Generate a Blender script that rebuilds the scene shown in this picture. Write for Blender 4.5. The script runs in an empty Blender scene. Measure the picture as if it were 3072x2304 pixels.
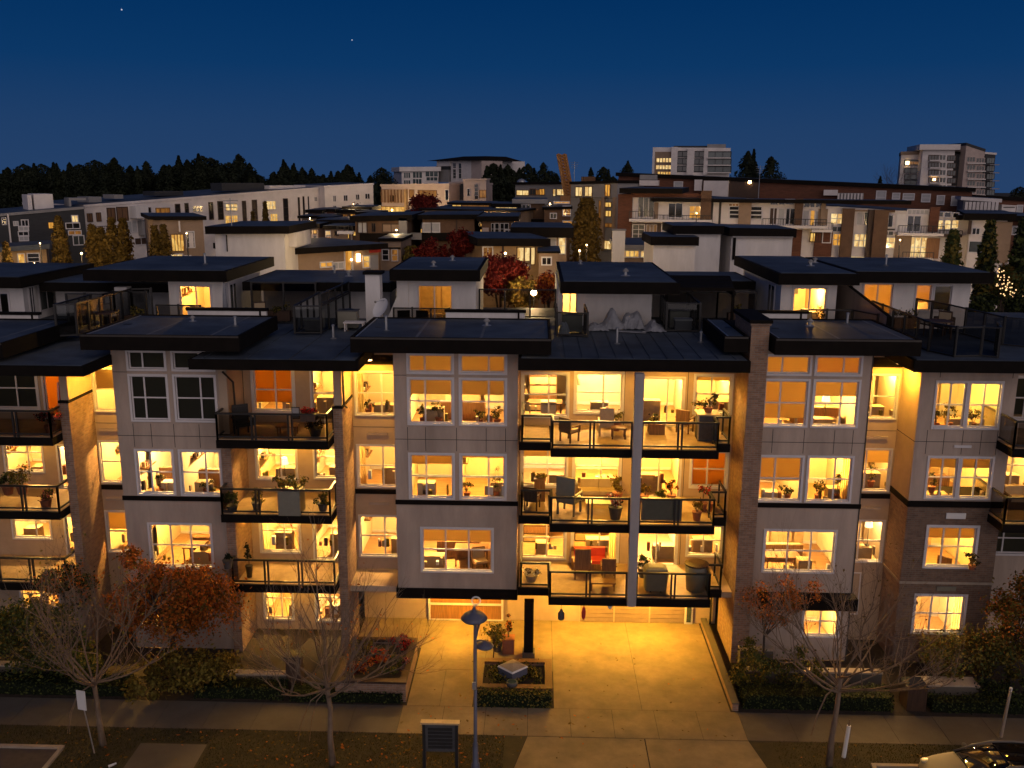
import bpy, math, random
from mathutils import Matrix, Vector
random.seed(7)
RND = random.Random(11)
sc = bpy.context.scene
COL = sc.collection
# ---------------------------------------------------------------- camera model
H = 19.0; F = 2778.0; CX, CY = 1536.0, 1152.0
PITCH, YAW, ROLL = 0.21939932, 0.02644448, 0.006
def _basis(p, yaw, roll):
    cp, sp, cy, sy = math.cos(p), math.sin(p), math.cos(yaw), math.sin(yaw)
    f = (-sy*cp, cy*cp, -sp); r = (cy, sy, 0.0); u = (-sy*sp, cy*sp, cp)
    c, s = math.cos(roll), math.sin(roll)
    return f, tuple(c*a+s*b for a, b in zip(r, u)), tuple(-s*a+c*b for a, b in zip(r, u))
cf, cr, cu = _basis(PITCH, YAW, ROLL)
def ray(px, py):
    a = (px-CX)/F; b = -(py-CY)/F
    return tuple(cf[i]+a*cr[i]+b*cu[i] for i in range(3))
def atY(q, Y):                      # a point measured in the photograph, set on the plane y = Y
    d = ray(*q); t = Y/d[1]; return Vector((d[0]*t, Y, H+d[2]*t))
def atZ(q, Z):                      # ... on the level z = Z
    d = ray(*q); t = (Z-H)/d[2]; return Vector((d[0]*t, d[1]*t, Z))
def atPl(q, p0, n):                 # ... on any plane
    d = Vector(ray(*q)); o = Vector((0, 0, H)); t = (p0-o).dot(n)/d.dot(n); return o+d*t
def reg(ox, oy, s): return lambda x, y: (ox+x/s, oy+y/s)
SS = 3.6867
A = reg(0, 950, 2.37); B = reg(600, 950, 2.37); C_ = reg(1400, 950, 2.37); D = reg(2200, 950, 2.3704)
E_ = reg(0, 1600, 2.3563); F_ = reg(600, 1600, 2.3563); G = reg(1400, 1600, 2.3567); H_ = reg(2200, 1600, 2.3567)
R1 = reg(0, 740, SS); R2 = reg(500, 740, SS); R3 = reg(1000, 740, SS); R4 = reg(1550, 740, SS); R5 = reg(2050, 740, SS); R6 = reg(2472, 740, SS)
S1 = reg(0, 440, SS); S2 = reg(500, 440, SS); S3 = reg(1000, 440, SS); S4 = reg(1500, 440, SS); S5 = reg(1800, 420, SS); S6 = reg(2472, 420, SS)
# ---------------------------------------------------------------- materials
MATS = {}
def mat(name, col, rough=0.8, var=0.12, scale=3.0, bump=0.0, bscale=40.0, metal=0.0, spec=0.5, stretch=None, col2=None, emit=None, estr=0.0, stain=0.0):
    m = bpy.data.materials.new(name); m.use_nodes = True
    nt = m.node_tree; N = nt.nodes; L = nt.links
    b = N['Principled BSDF']
    b.inputs['Roughness'].default_value = rough; b.inputs['Metallic'].default_value = metal
    b.inputs['Specular IOR Level'].default_value = spec
    tc = N.new('ShaderNodeTexCoord'); mp = N.new('ShaderNodeMapping')
    geo = N.new('ShaderNodeNewGeometry')
    L.new(geo.outputs['Position'], mp.inputs['Vector'])
    if stretch: mp.inputs['Scale'].default_value = stretch
    nz = N.new('ShaderNodeTexNoise'); nz.inputs['Scale'].default_value = scale; nz.inputs['Detail'].default_value = 5; nz.inputs['Roughness'].default_value = 0.65
    L.new(mp.outputs[0], nz.inputs['Vector'])
    rp = N.new('ShaderNodeValToRGB'); rp.color_ramp.elements[0].position = 0.3; rp.color_ramp.elements[1].position = 0.7
    c2 = col2 if col2 else tuple(min(1, c*(1+var)) for c in col)
    c1 = col if col2 else tuple(c*(1-var) for c in col)
    rp.color_ramp.elements[0].color = (*c1, 1); rp.color_ramp.elements[1].color = (*c2, 1)
    L.new(nz.outputs['Fac'], rp.inputs['Fac'])
    out = rp.outputs['Color']
    if stain:
        n2 = N.new('ShaderNodeTexNoise'); n2.inputs['Scale'].default_value = scale*0.22; n2.inputs['Detail'].default_value = 8; n2.inputs['Roughness'].default_value = 0.7
        L.new(mp.outputs[0], n2.inputs['Vector'])
        r2 = N.new('ShaderNodeValToRGB'); r2.color_ramp.elements[0].position = 0.35; r2.color_ramp.elements[1].position = 0.65
        r2.color_ramp.elements[0].color = (1-stain,)*3+(1,); r2.color_ramp.elements[1].color = (1, 1, 1, 1)
        L.new(n2.outputs['Fac'], r2.inputs['Fac'])
        mx = N.new('ShaderNodeMix'); mx.data_type = 'RGBA'; mx.blend_type = 'MULTIPLY'; mx.inputs[0].default_value = 1
        L.new(out, mx.inputs[6]); L.new(r2.outputs[0], mx.inputs[7]); out = mx.outputs[2]
    L.new(out, b.inputs['Base Color'])
    if bump:
        n3 = N.new('ShaderNodeTexNoise'); n3.inputs['Scale'].default_value = bscale; n3.inputs['Detail'].default_value = 3
        L.new(mp.outputs[0], n3.inputs['Vector'])
        bp = N.new('ShaderNodeBump'); bp.inputs['Strength'].default_value = bump; bp.inputs['Distance'].default_value = 0.02
        L.new(n3.outputs['Fac'], bp.inputs['Height']); L.new(bp.outputs[0], b.inputs['Normal'])
    if emit:
        b.inputs['Emission Color'].default_value = (*emit, 1); b.inputs['Emission Strength'].default_value = estr
    MATS[name] = m
    return m
def brick_mat(name, c1, c2, mortar, rot=False):
    m = bpy.data.materials.new(name); m.use_nodes = True
    nt = m.node_tree; N = nt.nodes; L = nt.links; b = N['Principled BSDF']; b.inputs['Roughness'].default_value = 0.9
    geo = N.new('ShaderNodeNewGeometry'); sx = N.new('ShaderNodeSeparateXYZ'); L.new(geo.outputs['Position'], sx.inputs[0])
    ad = N.new('ShaderNodeMath'); L.new(sx.outputs['X'], ad.inputs[0]); L.new(sx.outputs['Y'], ad.inputs[1])
    cx = N.new('ShaderNodeCombineXYZ'); L.new(ad.outputs[0], cx.inputs['X']); L.new(sx.outputs['Z'], cx.inputs['Y'])
    bt = N.new('ShaderNodeTexBrick'); bt.inputs['Scale'].default_value = 1.0
    bt.inputs['Brick Width'].default_value = 0.24; bt.inputs['Row Height'].default_value = 0.085; bt.inputs['Mortar Size'].default_value = 0.009
    bt.inputs['Color1'].default_value = (*c1, 1); bt.inputs['Color2'].default_value = (*c2, 1); bt.inputs['Mortar'].default_value = (*mortar, 1)
    bt.inputs['Bias'].default_value = -0.1
    L.new(cx.outputs[0], bt.inputs['Vector'])
    nz = N.new('ShaderNodeTexNoise'); nz.inputs['Scale'].default_value = 5; nz.inputs['Detail'].default_value = 6; L.new(geo.outputs['Position'], nz.inputs['Vector'])
    rp = N.new('ShaderNodeValToRGB'); rp.color_ramp.elements[0].color = (.55, .55, .55, 1); rp.color_ramp.elements[1].color = (1.25, 1.2, 1.15, 1)
    L.new(nz.outputs['Fac'], rp.inputs[0])
    mx = N.new('ShaderNodeMix'); mx.data_type = 'RGBA'; mx.blend_type = 'MULTIPLY'; mx.inputs[0].default_value = 1
    L.new(bt.outputs['Color'], mx.inputs[6]); L.new(rp.outputs[0], mx.inputs[7]); L.new(mx.outputs[2], b.inputs['Base Color'])
    bp = N.new('ShaderNodeBump'); bp.inputs['Strength'].default_value = 0.6; bp.inputs['Distance'].default_value = 0.015; bp.invert = True
    L.new(bt.outputs['Fac'], bp.inputs['Height']); L.new(bp.outputs[0], b.inputs['Normal'])
    MATS[name] = m; return m
def glass_mat(name, tint=(1, 1, 1), refl=0.06):
    m = bpy.data.materials.new(name); m.use_nodes = True
    nt = m.node_tree; N = nt.nodes; L = nt.links; N.remove(N['Principled BSDF'])
    tr = N.new('ShaderNodeBsdfTransparent'); tr.inputs[0].default_value = (*tint, 1)
    gl = N.new('ShaderNodeBsdfGlossy'); gl.inputs['Roughness'].default_value = 0.02
    fr = N.new('ShaderNodeFresnel'); fr.inputs[0].default_value = 1.5
    mx = N.new('ShaderNodeMixShader'); L.new(fr.outputs[0], mx.inputs[0]); L.new(tr.outputs[0], mx.inputs[1]); L.new(gl.outputs[0], mx.inputs[2])
    L.new(mx.outputs[0], N['Material Output'].inputs[0]); MATS[name] = m; return m
def blind_mat(name, col, trans):
    m = bpy.data.materials.new(name); m.use_nodes = True
    nt = m.node_tree; N = nt.nodes; L = nt.links; N.remove(N['Principled BSDF'])
    d = N.new('ShaderNodeBsdfDiffuse'); d.inputs[0].default_value = (*col, 1)
    t = N.new('ShaderNodeBsdfTranslucent'); t.inputs[0].default_value = (*trans, 1)
    mx = N.new('ShaderNodeMixShader'); mx.inputs[0].default_value = 0.9; L.new(d.outputs[0], mx.inputs[1]); L.new(t.outputs[0], mx.inputs[2])
    L.new(mx.outputs[0], N['Material Output'].inputs[0]); MATS[name] = m; return m
def litpane_mat(name, ca, cb, strength, scale=2.5):
    # the lit room behind a far window: uneven warm light with curtains and furniture in it
    m = bpy.data.materials.new(name); m.use_nodes = True
    nt = m.node_tree; N = nt.nodes; L = nt.links; b = N['Principled BSDF']
    b.inputs['Base Color'].default_value = (.05, .04, .03, 1); b.inputs['Roughness'].default_value = 0.1
    geo = N.new('ShaderNodeNewGeometry')
    mp = N.new('ShaderNodeMapping'); mp.inputs['Scale'].default_value = (1.6, 1.6, .7); L.new(geo.outputs['Position'], mp.inputs[0])
    v = N.new('ShaderNodeTexVoronoi'); v.inputs['Scale'].default_value = scale; v.distance = 'CHEBYCHEV'; L.new(mp.outputs[0], v.inputs['Vector'])
    nz = N.new('ShaderNodeTexNoise'); nz.inputs['Scale'].default_value = scale*1.4; nz.inputs['Detail'].default_value = 4; L.new(mp.outputs[0], nz.inputs['Vector'])
    sp = N.new('ShaderNodeSeparateColor'); L.new(v.outputs['Color'], sp.inputs[0])
    ad = N.new('ShaderNodeMix'); ad.data_type = 'FLOAT'; ad.inputs[0].default_value = 0.5; L.new(sp.outputs[0], ad.inputs[2]); L.new(nz.outputs['Fac'], ad.inputs[3])
    rp = N.new('ShaderNodeValToRGB'); rp.color_ramp.elements[0].position = 0.2; rp.color_ramp.elements[1].position = 0.75
    rp.color_ramp.elements[0].color = (*ca, 1); rp.color_ramp.elements[1].color = (*cb, 1)
    L.new(ad.outputs[0], rp.inputs[0]); L.new(rp.outputs[0], b.inputs['Emission Color']); b.inputs['Emission Strength'].default_value = strength
    MATS[name] = m; return m
def leaf_mat(name, c1, c2, c3, scale=5.0, rough=0.7):
    m = bpy.data.materials.new(name); m.use_nodes = True
    nt = m.node_tree; N = nt.nodes; L = nt.links; b = N['Principled BSDF']; b.inputs['Roughness'].default_value = rough
    b.inputs['Specular IOR Level'].default_value = 0.25
    tc = N.new('ShaderNodeTexCoord')
    nz = N.new('ShaderNodeTexNoise'); nz.inputs['Scale'].default_value = scale; nz.inputs['Detail'].default_value = 6; nz.inputs['Roughness'].default_value = .8
    L.new(tc.outputs['Object'], nz.inputs['Vector'])
    rp = N.new('ShaderNodeValToRGB'); e = rp.color_ramp.elements; e[0].position = 0.32; e[1].position = 0.68
    e[0].color = (*c1, 1); e[1].color = (*c3, 1); k = e.new(0.5); k.color = (*c2, 1)
    L.new(nz.outputs['Fac'], rp.inputs[0]); L.new(rp.outputs[0], b.inputs['Base Color'])
    tl = N.new('ShaderNodeBsdfTranslucent'); L.new(rp.outputs[0], tl.inputs[0])
    mx = N.new('ShaderNodeMixShader'); mx.inputs[0].default_value = 0.3; L.new(b.outputs[0], mx.inputs[1]); L.new(tl.outputs[0], mx.inputs[2])
    L.new(mx.outputs[0], N['Material Output'].inputs[0]); MATS[name] = m; return m
def glow_mat(name, col, s):
    m = bpy.data.materials.new(name); m.use_nodes = True
    b = m.node_tree.nodes['Principled BSDF']; b.inputs['Base Color'].default_value = (.8, .8, .8, 1)
    b.inputs['Emission Color'].default_value = (*col, 1); b.inputs['Emission Strength'].default_value = s
    MATS[name] = m; return m
# ---------------------------------------------------------------- mesh builder
class MB:
    def __init__(s): s.v = []; s.f = []; s.m = []; s.mats = []
    def mi(s, m):
        m = MATS[m] if isinstance(m, str) else m
        if m not in s.mats: s.mats.append(m)
        return s.mats.index(m)
    def poly(s, pts, m):
        n = len(s.v); s.v += [tuple(p) for p in pts]; s.f.append(tuple(range(n, n+len(pts)))); s.m.append(s.mi(m))
    def box(s, x0, x1, y0, y1, z0, z1, m, skip=''):
        if x0 > x1: x0, x1 = x1, x0
        if y0 > y1: y0, y1 = y1, y0
        if z0 > z1: z0, z1 = z1, z0
        n = len(s.v)
        s.v += [(x0, y0, z0), (x1, y0, z0), (x1, y1, z0), (x0, y1, z0), (x0, y0, z1), (x1, y0, z1), (x1, y1, z1), (x0, y1, z1)]
        fs = {'b': (0, 3, 2, 1), 't': (4, 5, 6, 7), 'f': (0, 1, 5, 4), 'r': (1, 2, 6, 5), 'k': (2, 3, 7, 6), 'l': (3, 0, 4, 7)}
        i = s.mi(m)
        for k, q in fs.items():
            if k not in skip: s.f.append(tuple(n+a for a in q)); s.m.append(i)
        return s
    def obox(s, c, ux, uy, hx, hy, z0, z1, m):   # box turned in plan: centre c, unit axes ux, uy, half sizes
        n = len(s.v); i = s.mi(m)
        for z in (z0, z1):
            for a, b in ((-1, -1), (1, -1), (1, 1), (-1, 1)):
                s.v.append((c[0]+ux[0]*hx*a+uy[0]*hy*b, c[1]+ux[1]*hx*a+uy[1]*hy*b, z))
        for q in ((0, 3, 2, 1), (4, 5, 6, 7), (0, 1, 5, 4), (1, 2, 6, 5), (2, 3, 7, 6), (3, 0, 4, 7)):
            s.f.append(tuple(n+a for a in q)); s.m.append(i)
        return s
    def tube(s, pts, rs, m, n=6, caps=True):
        i = s.mi(m); base = len(s.v); pts = [Vector(p) for p in pts]
        for k, p in enumerate(pts):
            d = (pts[min(k+1, len(pts)-1)]-pts[max(k-1, 0)])
            if d.length < 1e-9: d = Vector((0, 0, 1))
            d.normalize(); a = Vector((1, 0, 0)) if abs(d.x) < 0.9 else Vector((0, 1, 0))
            u = d.cross(a).normalized(); w = d.cross(u)
            for j in range(n):
                t = 2*math.pi*j/n; q = p+(u*math.cos(t)+w*math.sin(t))*rs[k]; s.v.append(tuple(q))
        for k in range(len(pts)-1):
            for j in range(n):
                a = base+k*n+j; b = base+k*n+(j+1) % n
                s.f.append((a, b, b+n, a+n)); s.m.append(i)
        if caps:
            s.f.append(tuple(base+j for j in range(n))[::-1]); s.m.append(i)
            s.f.append(tuple(base+(len(pts)-1)*n+j for j in range(n))); s.m.append(i)
        return s
    def lathe(s, c, prof, m, n=20):   # prof: (r, z) from bottom to top about the vertical through c
        i = s.mi(m); base = len(s.v)
        for r, z in prof:
            for j in range(n):
                t = 2*math.pi*j/n; s.v.append((c[0]+r*math.cos(t), c[1]+r*math.sin(t), c[2]+z))
        for k in range(len(prof)-1):
            for j in range(n):
                a = base+k*n+j; b = base+k*n+(j+1) % n
                s.f.append((a, b, b+n, a+n)); s.m.append(i)
        s.f.append(tuple(base+j for j in range(n))[::-1]); s.m.append(i)
        s.f.append(tuple(base+(len(prof)-1)*n+j for j in range(n))); s.m.append(i)
        return s
    def blob(s, c, r, m, seg=10, ring=7, rough=0.0, rnd=None):
        prof = []
        i = s.mi(m); base = len(s.v)
        for k in range(ring+1):
            ph = math.pi*k/ring
            for j in range(seg):
                t = 2*math.pi*j/seg; q = 1+((rnd or RND).uniform(-rough, rough) if rough else 0)
                s.v.append((c[0]+r[0]*q*math.sin(ph)*math.cos(t), c[1]+r[1]*q*math.sin(ph)*math.sin(t), c[2]-r[2]*q*math.cos(ph)))
        for k in range(ring):
            for j in range(seg):
                a = base+k*seg+j; b = base+k*seg+(j+1) % seg
                s.f.append((a, b, b+seg, a+seg)); s.m.append(i)
        return s
    def leaf(s, p, size, m, rnd, nrm=None):
        i = s.mi(m); n = len(s.v)
        d = Vector((rnd.gauss(0, 1), rnd.gauss(0, 1), rnd.gauss(0, 1)))
        if nrm is not None: d = d*0.6+Vector(nrm)
        d.normalize(); a = Vector((rnd.gauss(0, 1), rnd.gauss(0, 1), rnd.gauss(0, 1))); u = d.cross(a)
        if u.length < 1e-6: u = Vector((1, 0, 0))
        u.normalize(); w = d.cross(u); L_ = size*rnd.uniform(.7, 1.3); W = L_*rnd.uniform(.45, .7); p = Vector(p)
        for q in (p-u*L_, p+w*W-u*L_*.1, p+u*L_, p-w*W-u*L_*.1): s.v.append(tuple(q))
        s.f.append((n, n+1, n+2, n+3)); s.m.append(i)
    def mesh(s, name, smooth=False):
        me = bpy.data.meshes.new(name); me.from_pydata(s.v, [], s.f)
        for m in s.mats: me.materials.append(m)
        me.polygons.foreach_set('material_index', s.m)
        if smooth: me.polygons.foreach_set('use_smooth', [True]*len(s.f))
        me.update(); return me
def tag(o, label=None, cat=None, group=None, kind=None):
    if label: o['label'] = label
    if cat: o['category'] = cat
    if group: o['group'] = group
    if kind: o['kind'] = kind
    return o
def obj(name, mb, parent=None, smooth=False, label=None):
    o = bpy.data.objects.new(name, mb.mesh(name, smooth) if isinstance(mb, MB) else mb); COL.objects.link(o)
    if parent is not None:
        o.parent = parent
        root = parent
        off = Vector((0, 0, 0))
        while root is not None: off += root.location; root = root.parent
        # parts are built in world coordinates
        if parent.parent is None: o.matrix_parent_inverse = Matrix.Translation(-parent.location)
    if label: o['label'] = label
    return o
def thing(name, label, cat, loc=(0, 0, 0), group=None):
    o = bpy.data.objects.new(name, None); COL.objects.link(o); o.location = loc; o.empty_display_size = .2
    return tag(o, label, cat, group)
def dup(root, loc, rz=0.0, label=None, sc_=1.0, group=None):
    def cp(o, par):
        c = o.copy(); COL.objects.link(c)
        if par is not None: c.parent = par; c.matrix_parent_inverse = o.matrix_parent_inverse.copy()
        for ch in [x for x in ALLCH.get(o, [])]: cp(ch, c)
        return c
    global ALLCH
    ALLCH = {}
    for o in COL.objects:
        if o.parent: ALLCH.setdefault(o.parent, []).append(o)
    r = cp(root, None); r.location = loc; r.rotation_euler = (0, 0, rz); r.scale = (sc_,)*3
    if label: r['label'] = label
    if group: r['group'] = group
    return r
ALLCH = {}
def point_light(loc, w, col=(1, .58, .17), r=0.12):
    l = bpy.data.lights.new('room_light', 'POINT'); l.energy = w; l.color = col; l.shadow_soft_size = r
    o = bpy.data.objects.new('room_light', l); COL.objects.link(o); o.location = loc; return o
def spot_light(loc, w, col=(1, .52, .09), ang=165, blend=.35, r=.08, tilt=(0, 0)):
    l = bpy.data.lights.new('downlight_beam', 'SPOT'); l.energy = w; l.color = col; l.spot_size = math.radians(ang); l.spot_blend = blend; l.shadow_soft_size = r
    o = bpy.data.objects.new('downlight_beam', l); COL.objects.link(o); o.location = loc; o.rotation_euler = (tilt[0], tilt[1], 0); return o
# ---------------------------------------------------------------- camera, sky, light
cd = bpy.data.cameras.new('camera'); cam = bpy.data.objects.new('camera', cd); COL.objects.link(cam); sc.camera = cam
cam.matrix_world = Matrix(((cr[0], cu[0], -cf[0], 0), (cr[1], cu[1], -cf[1], 0), (cr[2], cu[2], -cf[2], H), (0, 0, 0, 1)))
cd.sensor_width = 36; cd.lens = 36*F/3072; cd.clip_end = 3000; cd.clip_start = 0.5
w = bpy.data.worlds.new('World'); sc.world = w; w.use_nodes = True
nt = w.node_tree; N = nt.nodes; L = nt.links
tc = N.new('ShaderNodeTexCoord'); sp = N.new('ShaderNodeSeparateXYZ'); L.new(tc.outputs['Generated'], sp.inputs[0])
rp = N.new('ShaderNodeValToRGB'); e = rp.color_ramp.elements
e[0].position = 0.0; e[0].color = (.0185, .0515, .138, 1)
e[1].position = 1.0; e[1].color = (.0012, .009, .035, 1)
for p, c in ((.05, (.0135, .0475, .136)), (.11, (.0035, .0375, .130)), (.19, (.0002, .0265, .109)), (.35, (.0001, .0185, .083))):
    k = e.new(p); k.color = (*c, 1)
L.new(sp.outputs['Z'], rp.inputs[0])
# the afterglow in the west, where the sun has set (a Nishita sky with the sun on the horizon)
sky = N.new('ShaderNodeTexSky'); sky.sky_type = 'NISHITA'; sky.sun_disc = False; sky.sun_elevation = math.radians(1.0); sky.sun_rotation = math.radians(180); sky.ozone_density = 4
sm = N.new('ShaderNodeVectorMath'); sm.operation = 'SCALE'; sm.inputs[3].default_value = 0.0002; L.new(sky.outputs[0], sm.inputs[0])
ad = N.new('ShaderNodeVectorMath'); ad.operation = 'ADD'; L.new(rp.outputs[0], ad.inputs[0]); L.new(sm.outputs[0], ad.inputs[1])
L.new(ad.outputs[0], N['Background'].inputs[0]); N['Background'].inputs[1].default_value = 1.0
sl = bpy.data.lights.new('twilight_sun', 'SUN'); sl.energy = 1.36; sl.angle = math.radians(100); sl.color = (1.0, .80, .69)
so = bpy.data.objects.new('twilight_sun', sl); COL.objects.link(so); so.rotation_euler = (math.radians(79), 0, math.radians(20)); so.location = (0, -30, 60)
sc.view_settings.view_transform = 'Standard'; sc.view_settings.look = 'None'; sc.view_settings.exposure = 0; sc.view_settings.gamma = 1
sc.render.engine = 'CYCLES'; sc.cycles.use_denoising = True
try: sc.cycles.denoiser = 'OPENIMAGEDENOISE'
except Exception: pass
sc.cycles.max_bounces = 6; sc.cycles.diffuse_bounces = 3; sc.cycles.glossy_bounces = 2; sc.cycles.transparent_max_bounces = 12; sc.cycles.transmission_bounces = 3
sc.cycles.sample_clamp_indirect = 4.0; sc.cycles.caustics_reflective = False; sc.cycles.caustics_refractive = False
sc.cycles.use_light_tree = True
# ---------------------------------------------------------------- materials
mat('stucco', (.51, .405, .335), .9, .08, 2.0, bump=.25, bscale=90, stain=.34, stretch=(1, 1, .22))
mat('stucco_warm', (.50, .37, .26), .9, .06, 2.0, bump=.25, bscale=90, stain=.12)  # warmer copy of stucco, lamplight put into the colour of lit sides
mat('stucco_white', (.80, .77, .75), .9, .07, 2.0, bump=.25, bscale=90, stain=.2, stretch=(1, 1, .3))
mat('column_paint', (.40, .375, .38), .85, .1, 1.5, bump=.2, stain=.3, stretch=(1, 1, .2))
mat('joint', (.06, .055, .05), .9)
mat('trim', (.66, .63, .64), .6, .04)
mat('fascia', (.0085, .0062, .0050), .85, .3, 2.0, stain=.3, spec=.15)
mat('dark_metal', (.014, .013, .013), .45, .2)
mat('membrane', (.082, .105, .140), .6, .35, .9, bump=.3, bscale=12, stain=.6)
mat('membrane_seam', (.16, .17, .19), .6, .2, 2, stain=.3); mat('flashing', (.035, .028, .024), .5, .2, 2)
mat('deck_boards', (.075, .068, .064), .8, .3, 8, stretch=(.4, 6, 1), bump=.2, stain=.3)
mat('balcony_floor', (.42, .29, .18), .8, .15, 3, stain=.3)
mat('wood', (.17, .085, .038), .6, .4, 3.0, stretch=(8, 8, .6))
mat('wood_dark', (.055, .028, .016), .6, .4, 3.0, stretch=(8, 8, .6))
mat('wood_panel', (.32, .15, .05), .5, .3, 3.0, stretch=(6, 6, .5))
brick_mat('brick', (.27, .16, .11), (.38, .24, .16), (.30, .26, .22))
brick_mat('brick_shaded', (.16, .10, .07), (.23, .145, .10), (.19, .165, .14))  # darker copy of the brick, shade put into the colour of unlit faces
glass_mat('glass'); glass_mat('glass_dark', (.42, .40, .38)); glass_mat('glass_frosted', (.46, .50, .53)); glass_mat('glass_clear', (.86, .86, .84))
blind_mat('blind', (.66, .52, .30), (1, .84, .5)); blind_mat('blind_grey', (.40, .41, .32), (.10, .10, .07)); blind_mat('curtain', (.75, .62, .42), (.8, .6, .3)); blind_mat('blind_orange', (.55, .28, .08), (.95, .62, .22))
mat('room_wall', (.74, .62, .44), .9, .05, 1.2); mat('room_wall2', (.70, .52, .30), .9, .05, 1.2); mat('room_ceil', (.80, .74, .62), .9); mat('room_floor', (.40, .24, .12), .5, .25, 2, stretch=(1, 6, 1))
mat('room_dark', (.05, .05, .045), .9)
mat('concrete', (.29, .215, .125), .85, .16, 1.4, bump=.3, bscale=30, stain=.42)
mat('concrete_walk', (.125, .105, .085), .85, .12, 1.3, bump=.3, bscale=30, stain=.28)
mat('concrete_cap', (.40, .33, .26), .8, .15, 3, stain=.2)
mat('asphalt', (.05, .05, .05), .9, .2, 20, bump=.4)
brick_mat('pavers', (.13, .055, .045), (.17, .08, .06), (.09, .07, .06))
mat('soil', (.035, .024, .016), .95, .4, 6, bump=.6)
mat('bark', (.20, .14, .095), .9, .35, 9, stretch=(1, 1, .3), bump=.5)
mat('bark_dark', (.06, .042, .03), .9, .35, 9, bump=.5)
mat('white_paint', (.75, .74, .73), .5, .05); mat('grey_plastic', (.19, .18, .14), .5, .1); mat('black_plastic', (.02, .02, .022), .5)
mat('blue_steel', (.10, .11, .16), .4, .15); mat('steel', (.45, .46, .48), .35, .1, metal=.6)
mat('terracotta', (.28, .10, .05), .8, .2); mat('wicker', (.20, .12, .06), .8, .4, 30); mat('cushion', (.42, .32, .2), .95, .1); mat('cushion_red', (.45, .04, .03), .95, .15)
mat('stone_dark', (.07, .07, .075), .7, .3); mat('tarp', (.22, .23, .26), .6, .2, 3, bump=.5, bscale=6)
mat('wood_light', (.5, .36, .2), .6, .2, 4)
leaf_mat('leaf_green', (.025, .040, .012), (.07, .09, .024), (.14, .15, .035)); leaf_mat('leaf_dark', (.006, .010, .005), (.012, .020, .008), (.025, .034, .012))
leaf_mat('leaf_orange', (.20, .055, .010), (.42, .125, .018), (.58, .21, .03)); leaf_mat('leaf_yellow', (.08, .055, .010), (.16, .10, .016), (.26, .155, .022))
leaf_mat('leaf_olive', (.08, .068, .014), (.21, .165, .03), (.34, .25, .045)); leaf_mat('leaf_red', (.06, .006, .005), (.13, .010, .007), (.21, .022, .011))
leaf_mat('leaf_amber', (.06, .038, .007), (.115, .07, .012), (.18, .11, .018)); leaf_mat('flower_red', (.25, .01, .01), (.5, .03, .02), (.6, .08, .06)); leaf_mat('conifer', (.009, .013, .007), (.019, .026, .012), (.034, .042, .018), .5)
leaf_mat('flower_pink', (.3, .06, .05), (.5, .15, .12), (.6, .3, .25))
leaf_mat('grass_blade', (.02, .022, .006), (.045, .045, .012), (.08, .07, .02), 1.5)
mat('turf', (.035, .032, .012), .95, .45, 2.5, bump=.8, bscale=60, col2=(.06, .045, .018))
glow_mat('lamp_glow', (1, .62, .25), 9.0); glow_mat('lamp_bright', (1, .66, .28), 60.0); glow_mat('bulb_glow', (1, .6, .25), 6.0); glow_mat('lamp_shade_lit', (1, .72, .36), 2.2); glow_mat('speck_glow', (1, .58, .22), 1.8); glow_mat('star_glow', (.7, .78, 1), .55)
litpane_mat('lit_a', (.50, .19, .02), (1.0, .62, .16), .95, 2.2); litpane_mat('lit_b', (.38, .13, .012), (.95, .45, .07), .85, 1.6); litpane_mat('lit_c', (.55, .27, .06), (1.05, .78, .34), 1.0, 2.6)
litpane_mat('lit_dim', (.16, .055, .008), (.45, .18, .03), .6, 2.0)
mat('pane_dark', (.012, .013, .015), .08, .2, spec=.8); mat('pane_grey', (.05, .06, .06), .15, .2, spec=.7); mat('pane_blind', (.42, .42, .43), .6, .1)
mat('brick_far', (.15, .058, .032), .9, .25, 1.5, stretch=(1, 1, 4), stain=.3); mat('brown_far', (.15, .085, .05), .9, .2, 1.5, stain=.3); mat('tan_far', (.34, .24, .165), .9, .12, 1.5, stain=.2)
mat('white_far', (.80, .74, .71), .9, .08, 1, stain=.18); mat('grey_far', (.30, .29, .29), .9, .1, 1, stain=.2); mat('charcoal_far', (.035, .037, .043), .8, .2, 1.5, stretch=(1, 1, 6), stain=.2)
mat('pink_far', (.52, .42, .38), .9, .1, 1, stain=.2); mat('glass_teal', (.045, .07, .075), .12, .3, spec=.8); mat('sand_far', (.46, .30, .14), .9, .15, 1.5, stain=.2)
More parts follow.
